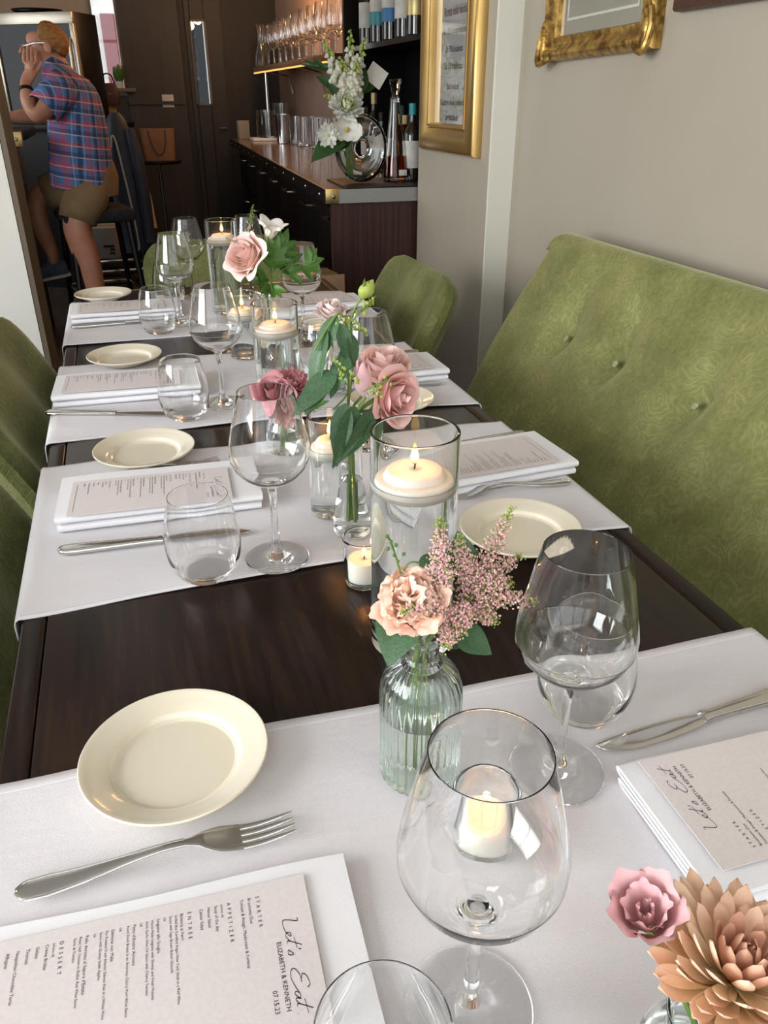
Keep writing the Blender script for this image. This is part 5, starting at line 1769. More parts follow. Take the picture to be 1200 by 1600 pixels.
# ------------------------------------------------------------------ bar on the right
ZB = 0.95
br = thing('bar_counter', 'bar counter with oak top, metal-capped end and mahogany end panel', 'bar', (1.1, 3.14, 0))
Q = Vector((1.1, 3.14, 0))
def slab(mb, pts, z0, z1):
    n = len(pts)
    mb.add([(x - Q.x, y - Q.y, z0) for x, y in pts] + [(x - Q.x, y - Q.y, z1) for x, y in pts],
           [tuple(range(n))[::-1], tuple(range(n, 2 * n))] + [(i, (i + 1) % n, n + (i + 1) % n, n + i) for i in range(n)])
    return mb
FX0, FX1, BY0, BY1 = 0.750, 0.955, 3.150, 7.45
part('counter_top', slab(MB(), [(FX0 + 0.012, BY0), (1.495, BY0), (1.495, BY1), (FX1 + 0.012, BY1)], ZB - 0.04, ZB), M_bar_top, br, False)
part('rubber_mat', slab(MB(), [(FX0 + 0.085, BY0 + 0.004), (1.48, BY0 + 0.004), (1.48, BY0 + 0.40), (FX0 + 0.105, BY0 + 0.40)], ZB + 0.0002, ZB + 0.005), M_black, br, False)
part('front_edge', slab(MB(), [(FX0, BY0), (FX0 + 0.012, BY0), (FX1 + 0.012, BY1), (FX1, BY1)], ZB - 0.052, ZB + 0.001), M_black, br, False)
for k in range(13):
    f = (k + 0.35) / 13
    part('stud', MB().ball((FX0 + (FX1 - FX0) * f - 0.001 - Q.x, BY0 + (BY1 - BY0) * f - Q.y, ZB - 0.026), (0.004, 0.008, 0.008), 10, 6), M_chrome, br)
part('end_strip', MB().box((FX0 + 0.225 - Q.x, BY0 - 0.006 - Q.y, ZB - 0.024), (0.35, 0.010, 0.050)), M_alu, br, False)
cn = part('brass_corner', MB().rbox((FX0 + 0.026 - Q.x, BY0 - 0.007 - Q.y, ZB - 0.024), (0.054, 0.014, 0.052), 0.003), M_brass, br)
part('screw', MB().lathe([(0, 0.004), (0.006, 0.0036), (0.0085, 0.0015), (0.009, 0)], 16), M_chrome, cn, M=TRS((FX0 + 0.032 - Q.x, BY0 - 0.014 - Q.y, ZB - 0.024), Matrix.Rotation(PI / 2, 4, 'X')))
part('end_panel', MB().box((FX0 + 0.215 - Q.x, BY0 + 0.022 - Q.y, 0.45), (0.375, 0.03, 0.90)), M_bar_panel, br, False)
body = slab(MB(), [(FX0 + 0.10, BY0 + 0.04), (1.48, BY0 + 0.04), (1.48, BY1 - 0.01), (FX1 + 0.10, BY1 - 0.01)], 0.0, ZB - 0.05)
part('cabinet_body', body, M_black, br, False)
for k in range(7):
    f = (k + 0.5) / 7
    x, y = FX0 + 0.10 + (FX1 - FX0) * f, BY0 + (BY1 - BY0) * f
    L = (BY1 - BY0) / 7 * 0.88
    for z0, h in ((0.72, 0.26), (0.36, 0.40)):
        d = part('cabinet_door', MB().rbox((x - 0.008 - Q.x, y - Q.y, z0), (0.018, L, h), 0.004), M_black, br)
        part('handle', MB().tube([(x - 0.018 - Q.x, y - 0.12 - Q.y, z0 + h * 0.32), (x - 0.042 - Q.x, y - 0.11 - Q.y, z0 + h * 0.32), (x - 0.042 - Q.x, y + 0.05 - Q.y, z0 + h * 0.32), (x - 0.018 - Q.x, y + 0.06 - Q.y, z0 + h * 0.32)], 0.006, 8), M_chrome, d)

# cardboard boxes on the floor before the bar
def carton(label, loc, size, rz, m, open_flap=False):
    t = thing('cardboard_box', label, 'box', loc, rz, 'boxes by the bar')
    part('body', MB().rbox((0, 0, size[2] / 2), size, 0.003), m, t)
    if open_flap:
        part('flap', MB().box((0, -size[1] / 2 - 0.004, size[2] - 0.03), (size[0] * 0.98, 0.004, 0.09)), m, t, False)
    part('tape', MB().box((0, 0, size[2] + 0.0006), (size[0] * 1.004, 0.05, 0.001)), M_goldfoil, t, False)
    return t
carton('brown cardboard box at the table end, its side nearer the bar panel', (0.628, 3.04, 0), (0.26, 0.22, 0.66), R(4), M_kraft, True)
carton('taller brown cardboard box behind the far greenery', (0.600, 3.46, 0), (0.30, 0.26, 0.68), R(2), M_kraft)

# back shelf with rows of glasses
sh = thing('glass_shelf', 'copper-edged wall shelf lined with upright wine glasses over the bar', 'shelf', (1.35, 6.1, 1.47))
part('board', MB().box((0.0, 0, 0), (0.30, 2.55, 0.016)), M_dark_wood, sh, False)
part('front_edge', MB().rbox((-0.156, 0, -0.012), (0.012, 2.55, 0.036), 0.003), M_copper, sh)
part('edge_glow', MB().box((-0.160, 0, -0.034), (0.012, 2.5, 0.008)), mat('amber_edge_glow', (0, 0, 0), 1.0, emit=(1.0, 0.48, 0.12), estr=1.6), sh, False)  # emissive strip added to give the shelf's front edge its amber glow
for y in (-1.15, 0, 1.15):
    part('bracket', MB().tube([(0.14, y, -0.20), (0.10, y, -0.06), (-0.12, y, -0.012)], 0.008, 8), M_chrome, sh)
bw = thing('bar_wine_glass', 'large wine glass in the row on the copper-edged shelf', 'wine glass', (1.28, 5.0, 1.479), 0, 'wine glasses on the bar shelf')
part('foot', MB().lathe([(0, 0.0), (0.040, 0.0), (0.041, 0.002), (0.03, 0.004), (0.008, 0.01), (0.005, 0.02)], 24), M_glass, bw, fix=False)
part('stem', MB().lathe([(0.005, 0.02), (0.0045, 0.09), (0.007, 0.105)], 12), M_glass, bw, fix=False)
part('bowl', MB().lathe([(0.007, 0.105), (0.03, 0.115), (0.047, 0.14), (0.052, 0.17), (0.049, 0.21), (0.040, 0.27), (0.0385, 0.27), (0.047, 0.21), (0.050, 0.17), (0.045, 0.141), (0.028, 0.118), (0, 0.110)], 28), M_glass, bw, fix=False)
ORD = ['nearest', 'second', 'third', 'fourth', 'fifth', 'sixth', 'seventh', 'eighth', 'ninth', 'tenth']
bw['label'] = 'large wine glass nearest the flowers, front row on the copper-edged shelf'
for k in range(1, 20):
    row = k % 2
    dup(bw, (1.265 + 0.12 * row, 5.0 + 0.115 * k, 1.479), 0, '%s large wine glass counting from the flowers, %s row on the copper-edged shelf' % (ORD[k // 2], ('front', 'back')[row]))
cf = link('carafe', MB().lathe([(0, 0), (0.05, 0), (0.055, 0.01), (0.05, 0.08), (0.025, 0.16), (0.022, 0.24), (0.034, 0.30), (0.032, 0.30), (0.019, 0.24), (0.022, 0.16), (0.046, 0.08), (0.05, 0.012), (0, 0.006)], 32).mesh('carafe', M_glass, True, 60))
cf.location = (1.25, 7.30, 1.479)
tag(cf, 'slender glass carafe at the far left end of the copper-edged shelf', 'carafe')
pole = thing('shelf_pole', 'thin chrome pole holding up the far end of the glass shelf', 'pole', (1.24, 7.1, ZB))
part('rod', MB().tube([(0, 0, 0), (0, 0, 0.512)], 0.012, 10), M_chrome, pole)
part('flange', MB().lathe([(0, 0), (0.03, 0), (0.03, 0.006), (0.012, 0.012)], 16), M_chrome, pole)

# black bottle rack near the narrow wall
rk = thing('bottle_rack', 'black bottle rack of open shelves beside the gold picture frame', 'shelf', (1.33, 3.75, 0.95))
part('side', MB().box((0.0, 0.62, 0.62), (0.34, 0.03, 1.24)), M_black, rk, False)
part('back', MB().box((0.155, 0, 0.62), (0.02, 1.24, 1.24)), M_black, rk, False)
for z in (0.520, 0.99):
    part('shelf', MB().box((0.0, 0, z), (0.30, 1.22, 0.018)), M_black, rk, False)
part('shelf_edge', MB().box((-0.152, 0, 0.520), (0.006, 1.22, 0.020)), M_screen, rk, False)


def bottle(label, loc, rad=0.037, h=0.30, glass=None, lab=None, cap=None, lz=(0.06, 0.16), group='bottles of the bar'):
    t = thing('bottle', label, 'bottle', loc, 0, group)
    part('glass', MB().lathe([(0, 0), (rad * 0.9, 0), (rad, 0.006), (rad, h * 0.60), (rad * 0.85, h * 0.67), (rad * 0.42, h * 0.76), (rad * 0.36, h * 0.80), (rad * 0.36, h * 0.97), (rad * 0.40, h * 0.975), (rad * 0.40, h), (0, h)], 24), glass or M_dark_bottle, t)
    if lab:
        part('label_paper', MB().lathe([(rad + 0.0004, lz[0]), (rad + 0.0006, lz[0] + 0.001), (rad + 0.0006, lz[1]), (rad + 0.0004, lz[1] + 0.001)], 24), lab, t)
    part('cap', MB().lathe([(rad * 0.39, h * 0.86), (rad * 0.43, h * 0.865), (rad * 0.43, h * 1.005), (0, h * 1.008)], 18), cap or M_black, t)
    return t


for i, (y, lb, cp, band) in enumerate([(3.98, M_label, M_black, M_teal), (3.80, M_label, M_goldfoil, M_bluelab), (3.62, M_label, M_greenlab, None), (3.47, M_label, M_black, M_goldfoil), (4.16, M_label, M_black, None)]):
    desc = ['dark bottle with a white label and teal band on the upper rack shelf', 'dark bottle with a white label and blue band on the upper rack shelf', 'dark bottle with a pale label and green neck on the upper rack shelf', 'dark bottle with a pale label at the right end of the rack shelf', 'dark bottle with a plain label at the left of the rack shelf'][i]
    t = bottle(desc, (1.225, y, 1.48), 0.042, 0.33, None, lb, cp, (0.07, 0.17))
    if band:
        part('label_band', MB().lathe([(0.0432, 0.070), (0.0434, 0.071), (0.0434, 0.12), (0.0432, 0.121)], 24), band, t)
for i, (x, y, h, lb, cp, gl, desc) in enumerate([
    (1.22, 4.05, 0.33, M_label, M_goldfoil, None, 'dark bottle with a pale gold neck standing behind the bar flowers'),
    (1.26, 4.30, 0.27, M_label, M_black, None, 'dark bottle with a small label left of the gold-necked bottle'),
    (1.20, 3.86, 0.25, M_label, M_black, None, 'short dark bottle with a white label below the rack shelf'),
    (1.25, 3.70, 0.28, None, M_black, M_amber, 'amber bottle standing under the rack shelf'),
    (1.20, 3.52, 0.24, None, M_goldfoil, M_amber, 'small amber bottle near the tall decanter'),
    (1.175, 3.36, 0.285, M_label, M_teal, None, 'dark bottle with a teal cap and cream label at the end of the bar'),
    (1.28, 4.5, 0.30, M_label, M_black, None, 'dark bottle farthest left in the lower row behind the flowers')]):
    bottle(desc, (x, y, ZB + (0.0055 if y < 3.55 else 0.0005)), 0.036, h, gl, lb, cp, (0.05, 0.15))

# tall decanter with amber liquid
dc = thing('decanter', 'tall slender glass decanter with amber liquid and flared stopper', 'decanter', (1.10, 3.36, ZB + 0.0055))
part('glass', MB().lathe([(0, 0), (0.046, 0), (0.050, 0.004), (0.050, 0.02), (0.043, 0.10), (0.030, 0.20), (0.022, 0.27), (0.020, 0.30), (0.022, 0.305), (0.018, 0.305), (0.017, 0.27), (0.026, 0.20), (0.039, 0.10), (0.046, 0.022), (0.04, 0.014), (0, 0.012)], 36), M_vase, dc, angle=60, fix=False)
part('liquid', MB().lathe([(0, 0.0118), (0.0403, 0.0138), (0.0463, 0.022), (0.0402, 0.095), (0, 0.0945)], 32), M_amber, dc, angle=50, fix=False)
part('stopper', MB().lathe([(0.015, 0.29), (0.016, 0.306), (0.013, 0.318), (0.020, 0.350), (0.026, 0.366), (0.024, 0.372), (0, 0.374)], 24), M_vase, dc)
part('price_tag', MB().rbox((0.018, -0.052, 0.035), (0.034, 0.002, 0.022), 0.0008), M_label, dc)

# ring-shaped glass vase with the white arrangement
pv = thing('ring_vase', 'clear ring-shaped glass vase full of white flowers on the bar end', 'vase', (0.945, 3.32, ZB + 0.0055))
mb = MB()
Rm, rt = 0.066, 0.043
for s, rr in ((0, rt), (1, rt - 0.0018)):
    k = len(mb.v)
    na, nc = 48, 20
    for i in range(na):
        a = 2 * PI * i / na
        for j in range(nc):
            b = 2 * PI * j / nc
            q = Rm + rr * math.cos(b)
            mb.v.append((q * math.cos(a), 0.62 * rr * math.sin(b), 0.128 + 1.16 * q * math.sin(a)))
    for i in range(na):
        for j in range(nc):
            f = (k + i * nc + j, k + ((i + 1) % na) * nc + j, k + ((i + 1) % na) * nc + (j + 1) % nc, k + i * nc + (j + 1) % nc)
            mb.f.append(f if s == 0 else f[::-1])
part('ring_body', mb, M_vase, pv, angle=None, fix=False)
part('neck', MB().lathe([(0.030, 0.0), (0.024, 0.02), (0.028, 0.05), (0.026, 0.05), (0.021, 0.02), (0.027, 0.0)], 24, (-0.050, 0, 0.215)), M_vase, pv)
wt = MB()
secs = []
for i in range(17):
    a = PI + PI * (i + 0.6) / 17.2
    c = Vector((Rm * math.cos(a), 0, 0.128 + 1.16 * Rm * math.sin(a)))
    rad = Vector((math.cos(a), 0, 1.16 * math.sin(a)))
    secs.append((c, rad * (rt - 0.0017), Vector((0, 0.62 * (rt - 0.0017), 0))))
part('water', wt.loft(secs, 20), M_water, pv, fix=False)
GP = 'white flowers in the ring vase'
pvb = Vector((0.895, 3.32, ZB + 0.235))
for k, (tp, L0, seed) in enumerate([(Vector((0.9210, 3.3600, 1.4910)), 0.20, 1), (Vector((0.9750, 3.3400, 1.4660)), 0.20, 2), (Vector((0.8080, 3.3400, 1.4550)), 0.17, 3), (Vector((0.8650, 3.3100, 1.4000)), 0.15, 4), (Vector((0.9320, 3.3000, 1.3860)), 0.12, 5), (Vector((0.7990, 3.3000, 1.2680)), 0.10, 6)]):
    sd = flower('snapdragon', ['tallest white snapdragon spike in the bar arrangement', 'white snapdragon spike at the right of the bar arrangement', 'curved white snapdragon spike leaning left over the bar', 'white snapdragon spike in front, over the green-white bloom', 'short white snapdragon in the middle right of the arrangement', 'low white snapdragon spike at the left of the arrangement'][k], 'flower', Vector((0.895 + 0.006 * (k - 2), 3.32, ZB + 0.02 if False else ZB + 0.06)), GP)
    tipp = tp
    pb_ = [sd.location + Vector((0, 0, 0)), pvb + Vector((0.004 * (k - 2), 0, 0)), (pvb + tipp) / 2 + Vector((0, 0, 0.03)), tipp]
    pp = smooth_path(pb_, 10)
    stem(sd, pb_, 0.0028)
    rnd = random.Random(seed)
    fl, gb = MB(), MB()
    tot = len(pp)
    acc = [0]
    for a, b in zip(pp, pp[1:]):
        acc.append(acc[-1] + (b - a).length)
    for i in range(26):
        s = acc[-1] - L0 * (1 - i / 26)
        j = max(q for q in range(tot) if acc[q] <= s + 1e-9)
        j = min(j, tot - 2)
        p = pp[j].lerp(pp[j + 1], (s - acc[j]) / max(1e-6, acc[j + 1] - acc[j])) - sd.location
        a = i * 2.4
        g = i / 26
        r = 0.021 * (1 - 0.78 * g)
        o = Vector((math.cos(a), math.sin(a), 0.1)) * r * 1.15
        tgt = fl if g < 0.66 else gb
        tgt.ball(p + o, (r * 0.72, r * 0.72, r * 0.95), 8, 6)
        tgt.ball(p + o * 1.55 + Vector((0, 0, -r * 0.4)), r * 0.5, 7, 5)
    part('blossoms', fl, M_white_fl, sd, kind='stuff')
    part('buds', gb, M_bud, sd, kind='stuff')
cmum = flower('chrysanthemum', 'round lime-white chrysanthemum in the bar arrangement', 'flower', pvb + Vector((0.008, -0.004, -0.15)), GP)
hc = Vector((0.8760, 3.2800, 1.2290))
stem(cmum, [cmum.location.copy(), pvb, hc], 0.003)
mum_head(cmum, hc, (0.05, -0.75, 0.65), 0.070, M_white_pet, M_lime_pet, 110, 5, 0.50, 0.15, 0.9, 1.85, 0.40)
orc = flower('orchid', 'white orchid bloom low in the bar arrangement', 'flower', pvb + Vector((0.0, -0.01, -0.15)), GP)
ho = Vector((0.8640, 3.2500, 1.1590))
stem(orc, [orc.location.copy(), pvb + Vector((0, -0.01, -0.005)), ho], 0.0022)
op = strap_petal_mesh('petal', M_white_pet, 0.056, 0.029, 0.35, 0.2, 6, 8, 0.45)
for a, s in ((0, 1.0), (1.15, 1.25), (-1.15, 1.25), (2.3, 0.95), (-2.3, 0.95)):
    link('petal', op, orc, TRS(ho - orc.location, axis_frame((0.05, -1, 0.1), PI) @ Matrix.Rotation(a, 4, 'Z') @ Matrix.Rotation(0.25, 4, 'X'), s))
part('lip', MB().ball(ho - orc.location + Vector((0.002, -0.012, -0.005)), (0.008, 0.008, 0.010), 10, 7), M_yellow, orc)
lil = flower('spider_chrysanthemum', 'white spiky bloom at the lower left of the bar arrangement', 'flower', pvb + Vector((-0.01, -0.005, -0.15)), GP)
hl = Vector((0.7990, 3.2600, 1.1330))
stem(lil, [lil.location.copy(), pvb + Vector((-0.01, -0.005, -0.005)), hl], 0.0022)
lp = strap_petal_mesh('petal', M_white_pet, 0.064, 0.0085, 0.5, 0.3, 3, 8)
for i in range(18):
    link('petal', lp, lil, TRS(hl - lil.location, axis_frame((-0.3, -0.9, 0.1), i * 0.35) @ Matrix.Rotation(0.15 + 0.5 * (i % 3) / 2, 4, 'X'), 0.85 + 0.08 * (i % 3)))
part('heart', MB().ball(hl - lil.location + Vector((0, -0.004, 0)), 0.006, 8, 6), M_bud, lil)
fo = flower('broad_leaves', 'dark green leaves round the bar arrangement, one drooping over the edge', 'foliage', pvb + Vector((0, 0.004, -0.15)), GP)
stem(fo, [fo.location.copy(), pvb + Vector((0, 0.004, 0)), Vector((0.8880, 3.3300, 1.2900))], 0.003)
for b, d, L, w, up in [
    (Vector((0.8680, 3.2700, 1.1320)), Vector((0.6770, 3.2200, 1.0630)), 0.17, 1.0, (0, -0.6, 0.8)), (Vector((0.8840, 3.2800, 1.1240)), Vector((0.7700, 3.2400, 1.0830)), 0.10, 1.2, (0, -0.7, 0.7)),
    (Vector((0.9260, 3.3300, 1.2900)), Vector((1.0530, 3.3600, 1.3390)), 0.13, 0.8, (0, -0.9, 0.4)), (Vector((0.9390, 3.3300, 1.2790)), Vector((0.9740, 3.3400, 1.3770)), 0.11, 0.9, (0, -0.95, 0.3)),
    (Vector((0.8620, 3.3300, 1.2900)), Vector((0.7910, 3.3400, 1.3370)), 0.10, 0.8, (0, -0.9, 0.3)), (Vector((0.8440, 3.3500, 1.3550)), Vector((0.7040, 3.3600, 1.3920)), 0.13, 0.35, (0, -0.9, 0.3)),
    (Vector((0.8070, 3.3500, 1.3650)), Vector((0.7610, 3.3600, 1.4130)), 0.05, 0.6, (0, -0.9, 0.3)), (Vector((0.7700, 3.3500, 1.3750)), Vector((0.7240, 3.3600, 1.4000)), 0.04, 0.6, (0, -0.9, 0.3)),
    (Vector((0.8920, 3.3000, 1.2680)), Vector((0.8960, 3.3100, 1.3370)), 0.07, 0.9, (0, -0.95, 0.2)), (Vector((0.8410, 3.3000, 1.2680)), Vector((0.8200, 3.3100, 1.3150)), 0.06, 0.9, (0, -0.95, 0.2)),
    (Vector((0.9330, 3.3100, 1.2130)), Vector((1.0040, 3.3300, 1.2050)), 0.07, 0.8, (0, -0.8, 0.6))]:
    leaf(fo, LEAF_D, b, d - b, L, up, w * 1.25)
for k in range(4):
    stem(fo, [Vector((0.885 + 0.008 * k, 3.315 + 0.004 * k, ZB + 0.020 + 0.004 * (k % 2))), Vector((0.890 + 0.004 * k, 3.318, ZB + 0.12)), pvb], 0.0028, 'stem')
gc = link('gift_card', MB().rbox((0, 0, 0), (0.075, 0.003, 0.075), 0.0008, 1).mesh('gift_card', M_mat_in, False))
gc.location = Vector((1.0240, 3.3700, 1.3390))
gc.rotation_euler = (R(-20), R(35), R(-10))
tag(gc, 'blush card tucked among the leaves of the bar arrangement', 'card')

# things on the far bar top
def simple_glass(name, label, cat, loc, prof, m, n=28, group=None):
    o = link(name, MB().lathe(prof, n).mesh(name, m, True, 50))
    o.location = loc
    return tag(o, label, cat, group)
ZT = ZB + 0.0005
simple_glass('cocktail_shaker', 'polished steel cocktail shaker tin on the far bar top', 'shaker', (1.235, 6.50, ZT), [(0, 0), (0.042, 0), (0.045, 0.004), (0.056, 0.16), (0.058, 0.20), (0.056, 0.20), (0.043, 0.006), (0, 0.005)], M_chrome)
simple_glass('mixing_glass', 'clear glass jar on white napkins at the far end of the bar', 'jar', (1.21, 7.05, ZT + 0.022), [(0, 0), (0.075, 0), (0.08, 0.005), (0.08, 0.20), (0.077, 0.20), (0.077, 0.01), (0, 0.008)], M_glass)
simple_glass('mixing_glass', 'second clear glass behind the jar at the far bar end', 'jar', (1.36, 7.22, ZT), [(0, 0), (0.055, 0), (0.06, 0.005), (0.065, 0.27), (0.062, 0.27), (0.056, 0.01), (0, 0.008)], M_glass)
hg = None
for k in range(8):
    p = (1.30 + 0.09 * (k % 2) + 0.04 * (k // 4), 6.35 - 0.13 * k, ZT)
    if hg is None:
        hg = simple_glass('highball_glass', 'highball glass in the row along the far bar top', 'glass', p, [(0, 0), (0.034, 0), (0.037, 0.004), (0.043, 0.19), (0.041, 0.19), (0.035, 0.014), (0, 0.012)], M_glass, 28, 'highball glasses on the bar top')
    else:
        dup1(hg, p, '%s highball glass counting from the steel shaker, on the bar top' % ORD[k])
nk = link('cocktail_napkins', MB().rbox((0, 0, 0.0105), (0.22, 0.20, 0.021), 0.006, 2).mesh('cocktail_napkins', M_napkin, True, 40))
nk.location = (1.19, 7.05, ZT)
tag(nk, 'white napkin stack under the glass jar on the far bar', 'napkin')
nb2 = link('napkin_holder', MB().rbox((0, 0, 0.07), (0.10, 0.04, 0.14), 0.004, 2).mesh('napkin_holder', M_carton, True, 40))
nb2.location = (1.06, 7.33, ZT)
nb2.rotation_euler = (0, 0, R(20))
tag(nb2, 'small white holder at the far corner of the bar top', 'holder')

# filament bulbs hanging over the bar, out of frame, mirrored in the glasses
for k, y in enumerate((4.6, 5.5, 6.4)):
    t = thing('pendant_lamp', 'amber filament pendant lamp hanging over the bar, %s from the flowers' % ('first', 'second', 'third')[k], 'lamp', (1.12, y, 2.10), 0, 'pendant lamps over the bar')
    part('bulb', MB().ball((0, 0, 0), (0.028, 0.028, 0.045), 14, 10), M_bulb, t)
    part('socket', MB().lathe([(0, 0.10), (0.018, 0.10), (0.02, 0.04), (0.012, 0.036)], 14), M_brass, t)
    part('cord', MB().tube([(0, 0, 0.10), (0, 0, 0.70)], 0.004, 6), M_black, t)
    ld = bpy.data.lights.new('bar_bulb', 'POINT')
    ld.energy = 10.0
    ld.color = (1.0, 0.56, 0.26)
    ld.shadow_soft_size = 0.05
    lo = bpy.data.objects.new('bar_bulb', ld)
    COL.objects.link(lo)
    lo.location = (1.08, y, 2.02)

# ------------------------------------------------------------------ left side of the back room
lb = thing('bar_counter', 'high bar counter on the left that the man leans on', 'bar', (-1.35, 4.95, 0))
part('counter_top', MB().rbox((0, 0, 1.095), (1.86, 1.00, 0.05), 0.004), M_black, lb)
c2 = part('brass_corner', MB().rbox((0.915, -0.485, 1.087), (0.055, 0.05, 0.066), 0.003), M_brass, lb)
part('screw', MB().lathe([(0, 0.004), (0.006, 0.0036), (0.009, 0.0015), (0.0095, 0)], 14), M_chrome, c2, M=TRS((0.915, -0.511, 1.087), Matrix.Rotation(PI / 2, 4, 'X')))
part('front_panel', MB().box((-0.02, -0.34, 0.53), (1.70, 0.04, 1.06)), M_dark_wall, lb, False)
part('end_post', MB().box((0.82, 0.0, 0.53), (0.05, 0.66, 1.06)), M_dark_wall, lb, False)
part('end_plate', MB().rbox((0.874, -0.10, 0.945), (0.012, 0.30, 0.17), 0.004), M_stain, lb)
part('foot_rail', MB().tube([(-0.85, -0.46, 0.20), (0.80, -0.46, 0.20), (0.86, -0.46, 0.16), (0.86, -0.46, 0.0)], 0.02, 10), M_chrome, lb)

# refrigerated cabinet behind the man
fg = thing('wine_cooler', 'stainless framed glass-door wine cooler with a black side behind the man', 'cooler', (-0.40, 6.55, 1.10), R(-30.5))
part('cabinet', MB().rbox((0.0, 0.15, 0.33), (0.62, 0.26, 0.66), 0.006), M_black, fg)
dd = part('door_frame', MB().rbox((0, 0.0, 0.625), (0.62, 0.04, 0.07), 0.004).rbox((0, 0, 0.025), (0.62, 0.04, 0.05), 0.004).rbox((0.295, 0, 0.325), (0.03, 0.04, 0.54), 0.004).rbox((-0.295, 0, 0.325), (0.03, 0.04, 0.54), 0.004), M_stain, fg)
part('door_glass', MB().box((0, 0.004, 0.32), (0.57, 0.02, 0.54)), M_screen, dd, False)
part('handle', MB().tube([(0.275, -0.02, 0.15), (0.275, -0.045, 0.18), (0.275, -0.045, 0.48), (0.275, -0.02, 0.51)], 0.010, 10), M_stain, dd)
ct = thing('back_counter', 'dark back counter under the wine cooler', 'counter', (-0.62, 6.95, 0), R(-30.5))
part('top', MB().rbox((0, 0.0, 1.08), (1.3, 0.95, 0.04), 0.004), M_black, ct)
part('cabinet', MB().box((0, 0.04, 0.53), (1.22, 0.86, 1.06)), M_black, ct, False)
tr = link('serving_tray', MB().lathe([(0, 0), (0.12, 0), (0.16, 0.012), (0.165, 0.022), (0.158, 0.020), (0.12, 0.008), (0, 0.006)], 36).mesh('serving_tray', M_black, True, 50))
tr.location = (-0.36, 6.66, 1.761)
tag(tr, 'black round tray lying on top of the wine cooler', 'tray')
for k, (bx, hh) in enumerate(((-0.80, 0.30), (-0.69, 0.26), (-0.58, 0.28))):
    bottle(['dark bottle on the left bar by the edge of the partition', 'small dark bottle between two bottles on the left bar', 'white-labelled bottle on the left bar nearest the man'][k], (bx, 5.22, 1.1205), 0.034, hh, None, M_label, M_black, (0.05, 0.12), 'bottles on the left bar')

# wooden post and handbag by the small window
ps = thing('wooden_post', 'slim tan wooden post under the dark red handbag', 'post', (0.03, 7.3, 0))
part('shaft', MB().rbox((0, 0, 0.65), (0.07, 0.06, 1.30), 0.004), M_tan, ps)
part('foot', MB().rbox((0, 0, 0.012), (0.22, 0.22, 0.024), 0.004), M_tan, ps)
hb = thing('handbag', 'small dark red bag hanging on the wooden post', 'bag', (0.03, 7.24, 1.21))
part('body', MB().loft([((0, 0, 0), (0.07, 0, 0), (0, 0.022, 0)), ((0, 0, 0.05), (0.078, 0, 0), (0, 0.030, 0)), ((0, 0, 0.11), (0.066, 0, 0), (0, 0.026, 0)), ((0, 0, 0.15), (0.05, 0, 0), (0, 0.012, 0))], 18, power=0.6), mat('oxblood_leather', (0.045, 0.012, 0.010), 0.5), hb)
part('strap', MB().tube(smooth_path([(-0.05, 0, 0.14), (-0.03, 0.03, 0.20), (0, 0.045, 0.215), (0.03, 0.03, 0.20), (0.05, 0, 0.14)], 5), 0.006, 6), M_dark_wood, hb)
part('clasp', MB().ball((0.0, -0.029, 0.075), (0.006, 0.004, 0.006), 8, 6), M_brass, hb)

pl = thing('potted_plant', 'small bright green plant in a pot on the back window sill', 'plant', (0.125, 7.84, 1.3305))
part('pot', MB().lathe([(0, 0), (0.025, 0), (0.034, 0.05), (0.030, 0.05), (0.024, 0.04), (0, 0.038)], 18), M_sole, pl)
for k in range(12):
    a = k * 2.4
    d = Vector((0.45 * math.cos(a), 0.45 * math.sin(a), 1))
    link('leaf', LEAF_F, pl, TRS((0.01 * math.cos(a), 0.01 * math.sin(a), 0.035), frame_from(d, (math.cos(a), math.sin(a), 0.2)), (0.11, 0.12 + 0.015 * (k % 3), 0.12)))

# switch plate on the panelled wall
sw = thing('switch_plate', 'pale wall plate on the dark panel above the paper bag', 'switch plate', (0.508, YB - 0.045, 1.234))
part('plate', MB().rbox((0, 0, 0), (0.098, 0.010, 0.098), 0.003), M_label, sw)
for x in (-0.024, 0.024):
    part('rocker', MB().rbox((x, -0.007, 0), (0.030, 0.006, 0.062), 0.002), M_label, sw)


def bar_stool(label, loc, rz, back=True):
    t = thing('bar_stool', label, 'stool', loc, rz, 'black bar stools')
    part('seat', MB().rbox((0, 0, 0.69), (0.38, 0.38, 0.07), 0.025, 3), M_black_soft, t)
    for sx in (-1, 1):
        for sy in (-1, 1):
            part('leg', MB().tube([(sx * 0.15, sy * 0.15, 0.665), (sx * 0.19, sy * 0.19, 0.0)], [0.018, 0.014], 8), M_black, t)
    part('foot_ring', MB().tube([(-0.175, -0.175, 0.28), (0.175, -0.175, 0.28), (0.175, 0.175, 0.28), (-0.175, 0.175, 0.28), (-0.175, -0.175, 0.28)], 0.010, 8), M_chrome, t)
    if back:
        part('backrest', MB().rbox((0.19, 0, 0.93), (0.04, 0.36, 0.34), 0.018, 3), M_black_soft, t)
        for sy in (-1, 1):
            part('back_post', MB().tube([(0.17, sy * 0.15, 0.66), (0.195, sy * 0.15, 0.86)], 0.014, 8), M_black, t)
    return t


